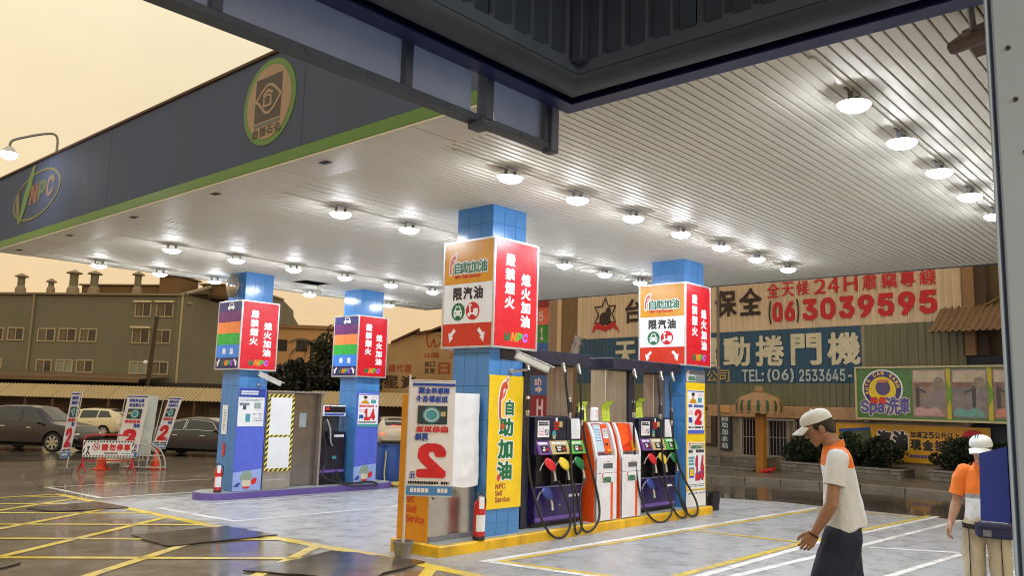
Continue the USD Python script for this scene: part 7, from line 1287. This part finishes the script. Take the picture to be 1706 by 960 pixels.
for a in (0.3, -0.95):
    an = np.arange(20) / 20 * 2 * np.pi; mk = lambda prof: [np.array([G(a + r * math.cos(k), 0.25 + r * math.sin(k)) + fw * [1, 1, 0] * dd for k in an]) for r, dd in prof]; wq = sc.part("wheel", MB().loft(mk([(0.14, -.05), (0.23, -.05), (0.25, 0), (0.23, .05), (0.14, .05)])), MAT_TYRE); wq.part("rim", MB().loft(mk([(0.14, -.03), (0.02, -.04), (0.02, .04), (0.14, .03)])), MAT_RIM)
sc.part("floorboard", blob([(G(-0.3, 0.36), 0.09), (G(-0.8, 0.36), 0.09)]), S("scooter_red", (176, 60, 50))); sc.part("front_shield", blob([(G(-0.8, 0.4), 0.09), (G(-0.98, 0.95), 0.09)]), S("scooter_silver", (170, 166, 162))); sc.part("handlebar", MB().tube([G(-0.9, 0.98) + fw * [1, 1, 0] * 0.3, G(-0.95, 1.05), G(-0.9, 0.98) - fw * [1, 1, 0] * 0.3], 0.02, 8), MAT_RUBBER)
# ------------------------------------------------------------------ people
SPH = trimesh.creation.icosphere(2).vertices
def hull(*balls):
    """Hull of ellipsoids: (centre, radius) or (centre, (rx, ry, rz))."""
    return m3.Manifold.hull_points(np.vstack([np.asarray(c, float) + SPH * np.asarray(r, float) for c, r in balls]))
def chain(pts, rad): return [hull((a, ra), (b, rb)) for a, b, ra, rb in zip(pts[:-1], pts[1:], rad[:-1], rad[1:])]
def union(ms):
    out = ms[0]
    for m_ in ms[1:]: out = out + m_
    return out
def soften(m_, length, it=12):
    q = m_.refine_to_length(length).to_mesh(); t = trimesh.Trimesh(q.vert_properties[:, :3], q.tri_verts, process=True); trimesh.smoothing.filter_taubin(t, lamb=0.5, nu=0.53, iterations=it); return t
def tomani(t): return m3.Manifold(m3.Mesh(np.asarray(t.vertices, np.float32), np.asarray(t.faces, np.uint32)))
def hand(wr, d, pn, side, L=0.175, curl=0.5):
    """Palm with four unequal bent fingers and a thumb; d along the hand, pn out of the palm, side towards the thumb."""
    d, pn, side = (np.asarray(x, float) / np.linalg.norm(x) for x in (d, pn, side)); P = lambda a, b, c: np.asarray(wr) + L * (a * d + b * side + c * pn)
    ms = [hull((P(0, 0.0, 0), 0.024), (P(0.1, 0.12, 0), 0.016), (P(0.1, -0.12, 0), 0.016), (P(0.48, 0.19, 0.0), 0.0125), (P(0.46, -0.19, 0), 0.0115))]
    for b, l, r in ((0.175, 0.43, 0.0088), (0.06, 0.48, 0.009), (-0.06, 0.44, 0.0086), (-0.17, 0.35, 0.0078)):
        p = P(0.46, b, 0.0); a = 0.25; pts = [P(0.3, b * 0.9, 0), p]
        for k, f in enumerate((0.42, 0.33, 0.25)):
            q = pts[-1] + L * l * f * (math.cos(a) * d + math.sin(a) * pn + 0.12 * b * side); pts.append(q); a += curl * (1.25 - 0.15 * k)
        ms += chain(pts, [r * 1.1, r * 1.08, r, r * 0.92, r * 0.8])
    ms += chain([P(0.1, 0.13, 0.02), P(0.26, 0.27, 0.08), P(0.42, 0.33, 0.13), P(0.56, 0.33, 0.17)], [0.017, 0.0125, 0.0105, 0.008])
    return soften(union(ms), 0.006, 4)

def head_parts(c, pitch, yaw=0.0, s=1.0):
    """Skull, jaw, nose, lips and ears as blobs; x forward, y left, z up, turned and put at c."""
    cp, sp, cy, sy = math.cos(pitch), math.sin(pitch), math.cos(yaw), math.sin(yaw)
    Rm = np.array([[cy, -sy, 0], [sy, cy, 0], [0, 0, 1]]) @ np.array([[cp, 0, sp], [0, 1, 0], [-sp, 0, cp]])
    T = lambda p: np.asarray(c) + Rm @ (np.asarray(p, float) * s)
    def el(p, r):
        return m3.Manifold.hull_points(np.array([T(np.asarray(p) + SPH_ * np.asarray(r)) for SPH_ in SPH]))
    skull = el((-0.012, 0, 0.035), (0.094, 0.074, 0.085)); 
    face = m3.Manifold.hull_points(np.vstack([[T(np.asarray(p) + q * np.asarray(r)) for q in SPH] for p, r in (((0.045, 0, 0.03), (0.044, 0.064, 0.05)), ((0.03, 0, -0.05), (0.04, 0.05, 0.04)), ((0.062, 0, -0.088), (0.016, 0.02, 0.016)), ((-0.01, 0.045, -0.045), (0.02, 0.014, 0.02)), ((-0.01, -0.045, -0.045), (0.02, 0.014, 0.02)))]))
    nose = m3.Manifold.hull_points(np.vstack([[T(np.asarray(p) + q * r) for q in SPH] for p, r in (((0.083, 0, 0.024), 0.007), ((0.102, 0, -0.02), 0.0105), ((0.09, 0.012, -0.024), 0.008), ((0.09, -0.012, -0.024), 0.008))]))
    lips = el((0.081, 0, -0.052), (0.011, 0.023, 0.006)) + el((0.079, 0, -0.063), (0.011, 0.02, 0.007)); brow = el((0.076, 0.028, 0.038), (0.012, 0.024, 0.008)) + el((0.076, -0.028, 0.038), (0.012, 0.024, 0.008))
    ears = el((-0.012, 0.074, -0.004), (0.02, 0.009, 0.033)) + el((-0.012, -0.074, -0.004), (0.02, 0.009, 0.033))
    return T, Rm, [skull, face, nose, lips, brow], ears

MAT_SKIN = [M("skin_tanned", (0.36, 0.19, 0.12), rough=0.48, var=0.16, scale=14, bump=0.0015, bscale=160), M("skin_light", (0.44, 0.26, 0.18), rough=0.5, var=0.08, scale=12)]; MAT_HAIR = M("black_hair", (0.012, 0.010, 0.010), rough=0.5, bump=0.004, bscale=120)
MAT_CAPW = S("cap_white", (218, 224, 226), rough=0.75, var=0.05, bump=0.004, bscale=25); MAT_SHIRT = S("polo_white", (228, 236, 248), rough=0.8, var=0.03, bump=0.02, bscale=11); MAT_YOKE = S("polo_orange", (240, 128, 48), rough=0.75, var=0.06, bump=0.015, bscale=11); MAT_BAND = S("polo_grey", (150, 156, 166), rough=0.6)
def ringe(c, rx, ry, n=36, tilt=0.0, e=0.85, wob=0.0, ph=0.0):
    a = np.arange(n) / n * 2 * np.pi; f = 1 + wob * np.sin(5 * a + ph) + 0.6 * wob * np.sin(9 * a + 2 * ph); x = np.sign(np.cos(a)) * np.abs(np.cos(a)) ** e * rx * f; y = np.sign(np.sin(a)) * np.abs(np.sin(a)) ** e * ry * f
    return np.c_[c[0] + x, c[1] + y, c[2] + tilt * x]
def lofted(rings):
    t = MB().loft(rings).mesh(); m_ = tomani(t)
    if m_.volume() < 0: t.invert(); m_ = tomani(t)
    return m_
def person(label, loc, rz, J, skin):
    """J holds the pose: joints and garment rings in the person's frame (x forward, y left, z up)."""
    t = thing("person", label, "person", loc, rz)
    T, Rm, hp, ears = head_parts(J["head"], J["pitch"], J.get("yaw", 0.0))
    ms = hp + [ears] + chain([J["neck"], J["head"] + Rm @ [-0.025, 0, -0.02]], [0.058, 0.054])
    ms += chain([J["pelvis"], J["belly"], J["chest"], J["neck"]], [(.10, .14, .1), (.085, .13, .1), (.085, .14, .085), (.055, .058, .045)])
    hands = []
    for s, k in ((1, "L"), (-1, "R")):
        sh, elb, wr = J["shoulder" + k], J["elbow" + k], J["wrist" + k]; ms += chain([J["chest"] + np.array([0, s * 0.1, 0.08]), sh, elb], [0.05, 0.042, 0.04]); mid = elb * 0.7 + wr * 0.3; ms += chain([elb, mid, wr], [0.040, 0.041, 0.027])
        hands.append(hand(wr, *J["hand" + k], curl=J.get("curl", 0.5)))
        hip, kn, an = J["hip" + k], J["knee" + k], J["ankle" + k]; ms += chain([hip, kn], [0.08, 0.055]) + chain([kn, kn * .65 + an * .35, an], [0.055, 0.052, 0.035])
    body = soften(union(ms), 0.013, 9); bm = tomani(body)
    for h in hands: bm = bm + tomani(h)
    q = bm.to_mesh(); bt_ = trimesh.Trimesh(q.vert_properties[:, :3], q.tri_verts, process=True)
    t.part("body", bt_, skin, own=True, smooth=80)
    for s in (1, -1):
        t.part("eye", MB().ball(T((0.079, s * 0.030, 0.020)), 1, 2, (0.008, 0.012, 0.006)), MAT_BLACK, own=True); t.part("eyebrow", MB().tube([T((0.083, s * 0.014, 0.040)), T((0.084, s * 0.03, 0.044)), T((0.075, s * 0.046, 0.040))], 0.004, 5), MAT_HAIR, own=True)
    hair = m3.Manifold.hull_points(np.vstack([[T(np.asarray(p) + q_ * np.asarray(r)) for q_ in SPH] for p, r in (((-0.02, 0, 0.035), (0.094, 0.079, 0.07)), ((-0.065, 0, -0.035), (0.034, 0.055, 0.03)))]))
    fp = T((0.005, 0, 0)); hair = hair.trim_by_plane(tuple(-(Rm @ [1.0, 0, 0.05])), -float((Rm @ [1.0, 0, 0.05]) @ fp)); sid = union([m3.Manifold.hull_points(np.array([T(np.asarray((0.008, s * 0.068, 0.028)) + q_ * np.array((0.026, 0.009, 0.03))) for q_ in SPH])) for s in (1, -1)])
    t.part("hair", MB().man(hair + sid), MAT_HAIR, own=True, smooth=60)
    # cap: a dome, a band and a curved peak
    cap = MB(); n = 30; rings = []
    for z, f in ((0.046, 1.0), (0.066, 1.01), (0.088, 0.97), (0.108, 0.86), (0.124, 0.66), (0.134, 0.38), (0.138, 0.05)):
        a = np.arange(n) / n * 2 * np.pi; rings.append(np.array([T((-0.006 + 0.108 * f * math.cos(k), 0.087 * f * math.sin(k), z + 0.012 * (math.cos(k) > 0) * math.cos(k) * (1 - (z - .046) / .09))) for k in a]))
    cp_ = t.part("cap", cap.loft(rings), MAT_CAPW, own=True, smooth=60)
    cp_.part("button", MB().ball(T((-0.006, 0, 0.14)), 0.008, 1), MAT_CAPW, own=True)
    v = []; 
    for i in range(9):
        u = i / 8 * 2 - 1
        for j in range(6):
            w = j / 5; v.append(T((0.066 + 0.03 * (1 - u * u) + w * (0.085 - 0.03 * u * u), 0.082 * u * (1 - 0.12 * w), 0.056 - 0.026 * w - 0.022 * u * u)))
    v = np.array(v); f = [[i * 6 + j, (i + 1) * 6 + j, (i + 1) * 6 + j + 1, i * 6 + j + 1] for i in range(8) for j in range(5)]; up = Rm @ [0, 0, 0.004]
    pk = MB().add(v + up, f).add(v - up, [g_[::-1] for g_ in f]); rim = [j for j in range(5)] + [i * 6 + 5 for i in range(9)] + [48 + j for j in range(4, -1, -1)]
    for a_, b_ in zip(rim[:-1], rim[1:]): pk.quad(v[a_] + up, v[a_] - up, v[b_] - up, v[b_] + up)
    cp_.part("peak", pk, MAT_CAPW, own=True, smooth=60)
    if J.get("cap_stripe"):
        for yy in (-0.012, -0.03): cp_.part("cap_stripe", MB().tube([T((-0.006 + 0.1085 * math.sqrt(max(0, 1 - (yy / .087) ** 2)) * math.cos(k), yy, 0.05 + 0.093 * math.sin(k))) for k in np.linspace(0.25, 2.6, 16)], 0.0035, 5), S("stripe_teal", (40, 60, 66)), own=True)
    # polo shirt
    tor = lofted([ringe(*r_) if len(r_) == 3 else ringe(r_[0], r_[1], r_[2], **r_[3]) for r_ in J["shirt"]])
    tt = soften(tor, 0.018, 4); tt.vertices += tt.vertex_normals * (0.042 * (meshkit.fbm(tt.vertices * [11, 15, 4.0] + 3, 3, 11)[:, None] - 0.5)) * np.clip((J["neck"][2] - 0.03 - tt.vertices[:, 2:3]) / 0.1, 0, 1); tor = tomani(tt)
    def cut(m_, o, n): n = np.asarray(n, float); n /= np.linalg.norm(n); return m_.split_by_plane(tuple(n), float(n @ np.asarray(o)))
    up_, low = cut(tor, J["yoke"][0], J["yoke"][1]); t.part("shirt_yoke", MB().man(up_), MAT_YOKE, own=True, smooth=60)
    if J.get("band"): bnd, low = cut(low, J["yoke"][0] - np.array([0, 0, J["band"]]), J["yoke"][1]); t.part("shirt_band", MB().man(bnd), MAT_BAND, own=True, smooth=60)
    t.part("shirt_body", MB().man(low), MAT_SHIRT, own=True, smooth=60)
    for s, k in ((1, "L"), (-1, "R")):
        a, b = J["shoulder" + k], J["elbow" + k]; d = (b - a) / np.linalg.norm(b - a); L = J["sleeve"]; x = np.cross(d, [0, 1, 0.2]); x /= np.linalg.norm(x); y = np.cross(d, x); rr_ = []; an = np.arange(24) / 24 * 2 * np.pi
        for u, r in ((-0.075, 0.03), (-0.058, 0.062), (-0.02, 0.072), (0.05, 0.069), (L * .6, 0.067), (L, 0.073)): rr_.append(a + d * u - np.array([0, s * 0.02, 0.01]) * (u < 0.03) + (np.cos(an)[:, None] * x + np.sin(an)[:, None] * y) * r * (1 + 0.02 * np.sin(4 * an + u * 30))[:, None])
        t.part("sleeve", MB().loft(rr_), J["sleeve_mat"], own=True, smooth=60)
    nk = J["neck"]; cl = MB(); an = np.arange(28) / 28 * 2 * np.pi; tl = J.get("collar_tilt", 0.35)
    cl.loft([np.c_[nk[0] + 0.012 + r * np.cos(an), nk[1] + r * 1.02 * np.sin(an), nk[2] + z - tl * r * np.cos(an)] for r, z in ((0.078, -0.022), (0.070, 0.022), (0.066, 0.03), (0.062, 0.022), (0.068, -0.02))], caps=False); t.part("collar", cl, MAT_YOKE, own=True, smooth=60)
    # trousers and shoes
    pm_ = [hull((J["pelvis"] + np.array([0, 0, 0.04]), (.115, .15, .09)), (J["hipL"], (.11, .085, .09)), (J["hipR"], (.11, .085, .09)))]
    for k in "LR":
        rk_ = J["leg_r"]; an = J["ankle" + k].copy(); an[2] = J.get("hem", 0.07) + rk_[2] * 0.35; pm_ += chain([J["hip" + k], J["knee" + k], an], [rk_[0], rk_[1], (rk_[2], rk_[2], rk_[2] * 0.35)])
    tr = soften(union(pm_), 0.022, 8)
    tr.vertices += (0.02 * (meshkit.fbm(tr.vertices * [14, 14, 5], 3, 5)[:, None] - 0.5)) * tr.vertex_normals * 2
    t.part("trousers", tr, J["trouser_mat"], own=True, smooth=70)
    for k in "LR":
        a = J["ankle" + k]; toe = J.get("toe" + k, np.array([0.16, 0, 0])); z0 = a[2] - 0.08
        sh = soften(hull((a + [0, 0, -0.01], 0.042), (a * [1, 1, 0] + [-0.045, 0, z0 + 0.035], (0.035, 0.036, 0.034)), (a * [1, 1, 0] + toe + [0, 0, z0 + 0.026], (0.04, 0.042, 0.025)), (a * [1, 1, 0] + toe * .5 + [0, 0, z0 + 0.035], (0.05, 0.042, 0.034))), 0.015, 4); t.part("shoe", sh, J["shoe_mat"], own=True, smooth=70)
    return t
A_ = np.array
J1 = dict(head=A_([0.135, 0, 1.60]), pitch=0.42, neck=A_([0.035, 0, 1.475]), chest=A_([0.02, 0, 1.32]), belly=A_([0.0, 0, 1.10]), pelvis=A_([0.0, 0, 0.92]),
    shoulderL=A_([0.035, 0.168, 1.405]), elbowL=A_([0.085, 0.215, 1.115]), wristL=A_([0.19, 0.2, 0.925]), handL=((0.55, -0.05, -0.83), (0.1, -0.99, -0.05), (0.85, 0.05, 0.5)),
    shoulderR=A_([0.03, -0.168, 1.405]), elbowR=A_([-0.06, -0.245, 1.14]), wristR=A_([-0.075, -0.235, 0.93]), handR=((-0.12, 0.1, -0.98), (0.1, 0.99, 0.05), (0.95, 0.0, -0.2)),
    hipL=A_([0.01, 0.085, 0.88]), kneeL=A_([0.12, 0.085, 0.5]), ankleL=A_([0.2, 0.08, 0.09]), hipR=A_([0.0, -0.085, 0.88]), kneeR=A_([0.0, -0.08, 0.48]), ankleR=A_([-0.08, -0.08, 0.09]),
    shirt=[((-0.012, 0, 0.935), 0.138, 0.18, dict(tilt=-0.3, wob=0.018)), ((-0.01, 0, 1.0), 0.132, 0.178, dict(tilt=-0.22, wob=0.014, ph=.3)), ((-0.005, 0, 1.12), 0.122, 0.172, dict(wob=0.01, ph=.8)), ((0.008, 0, 1.25), 0.115, 0.174, dict(wob=0.006)), ((0.02, 0, 1.35), 0.11, 0.18, {}), ((0.027, 0, 1.42), 0.098, 0.165, {}), ((0.033, 0, 1.46), 0.085, 0.115, {}), ((0.045, 0, 1.49), 0.064, 0.068, {})],
    yoke=(A_([0.02, 0, 1.355]), (-0.05, 0, 1.0)), sleeve=0.17, sleeve_mat=MAT_SHIRT, leg_r=(0.125, 0.135, 0.15), hem=0.05, trouser_mat=S("trousers_navy", (34, 40, 64), rough=0.8, var=0.15, bump=0.02, bscale=9), shoe_mat=MAT_PBLACK, collar_tilt=0.5)
B1_ = at_px(1393, 5.8); f1 = -r0 * math.cos(0.28) + np.array([*(B1_ / np.linalg.norm(B1_)), 0]) * math.sin(0.28)
pe1 = person("person in white and orange polo, white cap and wide dark trousers walking left, head bowed", (*B1_, 0.008), math.atan2(f1[1], f1[0]), J1, MAT_SKIN[0])
wr = J1["wristL"] + A_([0.012, 0, -0.012]); an = np.arange(20) / 20 * 2 * np.pi; dW = A_([0.5, 0, -0.86]); e1 = A_([0.86, 0, 0.5]); e2 = A_([0, 1.0, 0])
pe1.part("bracelet", MB().tube([wr + 0.032 * (math.cos(k) * e1 + math.sin(k) * e2) for k in np.r_[an, an[:1]]], 0.006, 6), S("bracelet_dark", (60, 20, 24)), own=True)
zs = 0.94
J2 = dict(head=A_([0.045, 0.0, 1.425]), pitch=0.22, yaw=-0.05, neck=A_([0.0, 0, 1.305]), chest=A_([0.0, 0, 1.17]), belly=A_([0.0, 0, 0.99]), pelvis=A_([0.0, 0, 0.83]),
    shoulderR=A_([0.0, -0.155, 1.245]), elbowR=A_([-0.01, -0.21, 0.99]), wristR=A_([0.05, -0.25, 0.83]), handR=((0.2, -0.3, -0.93), (0.1, 0.95, -0.2), (0.95, 0.0, 0.2)),
    shoulderL=A_([0.0, 0.155, 1.245]), elbowL=A_([-0.02, 0.245, 0.99]), wristL=A_([0.03, 0.27, 0.80]), handL=((0.2, 0.1, -0.97), (0.1, -0.95, -0.2), (0.95, 0.0, 0.2)),
    hipR=A_([0.0, -0.085, 0.80]), kneeR=A_([0.02, -0.095, 0.44]), ankleR=A_([-0.01, -0.10, 0.085]), hipL=A_([0.0, 0.085, 0.80]), kneeL=A_([0.04, 0.10, 0.44]), ankleL=A_([0.02, 0.14, 0.085]),
    shirt=[((0.005, 0, 0.80), 0.112, 0.155, dict(tilt=0.05, wob=0.03)), ((0.005, 0, 0.87), 0.115, 0.157, dict(wob=0.025, ph=.5)), ((0.0, 0, 1.0), 0.108, 0.15, dict(wob=0.015, ph=1)), ((0.0, 0, 1.12), 0.106, 0.155, dict(wob=0.008)), ((0.0, 0, 1.2), 0.10, 0.16, {}), ((0.0, 0, 1.255), 0.09, 0.145, {}), ((0.0, 0, 1.29), 0.08, 0.10, {}), ((0.01, 0, 1.315), 0.062, 0.064, {})],
    yoke=(A_([0.0, 0, 1.075]), (0.0, 0, 1.0)), band=0.035, sleeve=0.19, sleeve_mat=MAT_YOKE, leg_r=(0.092, 0.082, 0.082), hem=0.04, trouser_mat=S("trousers_khaki", (190, 180, 158), rough=0.85, var=0.08, bump=0.025, bscale=9), shoe_mat=S("shoe_grey", (90, 84, 80)), cap_stripe=True, collar_tilt=0.25)
B2_ = at_px(1622, 7.15); f2 = -np.array([*(B2_ / np.linalg.norm(B2_)), 0]) - 0.12 * r0
pe2 = person("person in orange polo, striped white cap and khaki trousers behind the blue box", (*B2_, 0.008), math.atan2(f2[1], f2[0]), J2, MAT_SKIN[1])
pe2.part("name_badge", MB().box((0.116, 0.02, 1.09), (0.124, 0.075, 1.145), 0.002), S("badge_gold", (226, 200, 90)), own=True)
for s in (-1, 1): pe2.part("trouser_piping", MB().tube([J2["hip" + "LR"[s < 0]] + [0.02 + 0.085, s * 0.03, 0.0], J2["knee" + "LR"[s < 0]] + [0.085, s * 0.02, 0], J2["ankle" + "LR"[s < 0]] + [0.082, s * 0.01, 0.0]], 0.004, 5), MAT_PBLACK, own=True)
wb_ = thing("waist_bag", "navy waist bag worn at the front by the person in the orange polo", "waist bag", (*B2_, 0.83)); R2 = Fr((*B2_, 0), (-f2[1], f2[0], 0)); R2 = Fr((*B2_, 0.0), np.cross([0, 0, 1.0], f2))
wb_.part("pouch", MB().fbox(Fr((*B2_, 0), R2.u), (-0.06, 0.745, 0.13), (0.22, 0.87, 0.215), 0.025), S("bag_navy", (38, 42, 84), rough=0.6, var=0.15)); wb_.part("flap", MB().fbox(Fr((*B2_, 0), R2.u), (-0.058, 0.835, 0.214), (0.218, 0.868, 0.222), 0.003), S("bag_flap", (56, 58, 92), rough=0.6)); wb_.part("strap", MB().loft([ringe((B2_[0], B2_[1], z), r_, r_ * 1.02, e=1.0) for z, r_ in ((0.80, 0.166), (0.80, 0.174), (0.84, 0.174), (0.84, 0.166), (0.80, 0.166))], caps=False), MAT_PBLACK); wb_.part("badge", MB().fbox(Fr((*B2_, 0), R2.u), (0.0, 0.76, 0.2155), (0.06, 0.81, 0.219), 0.001), MAT_INKGREY)
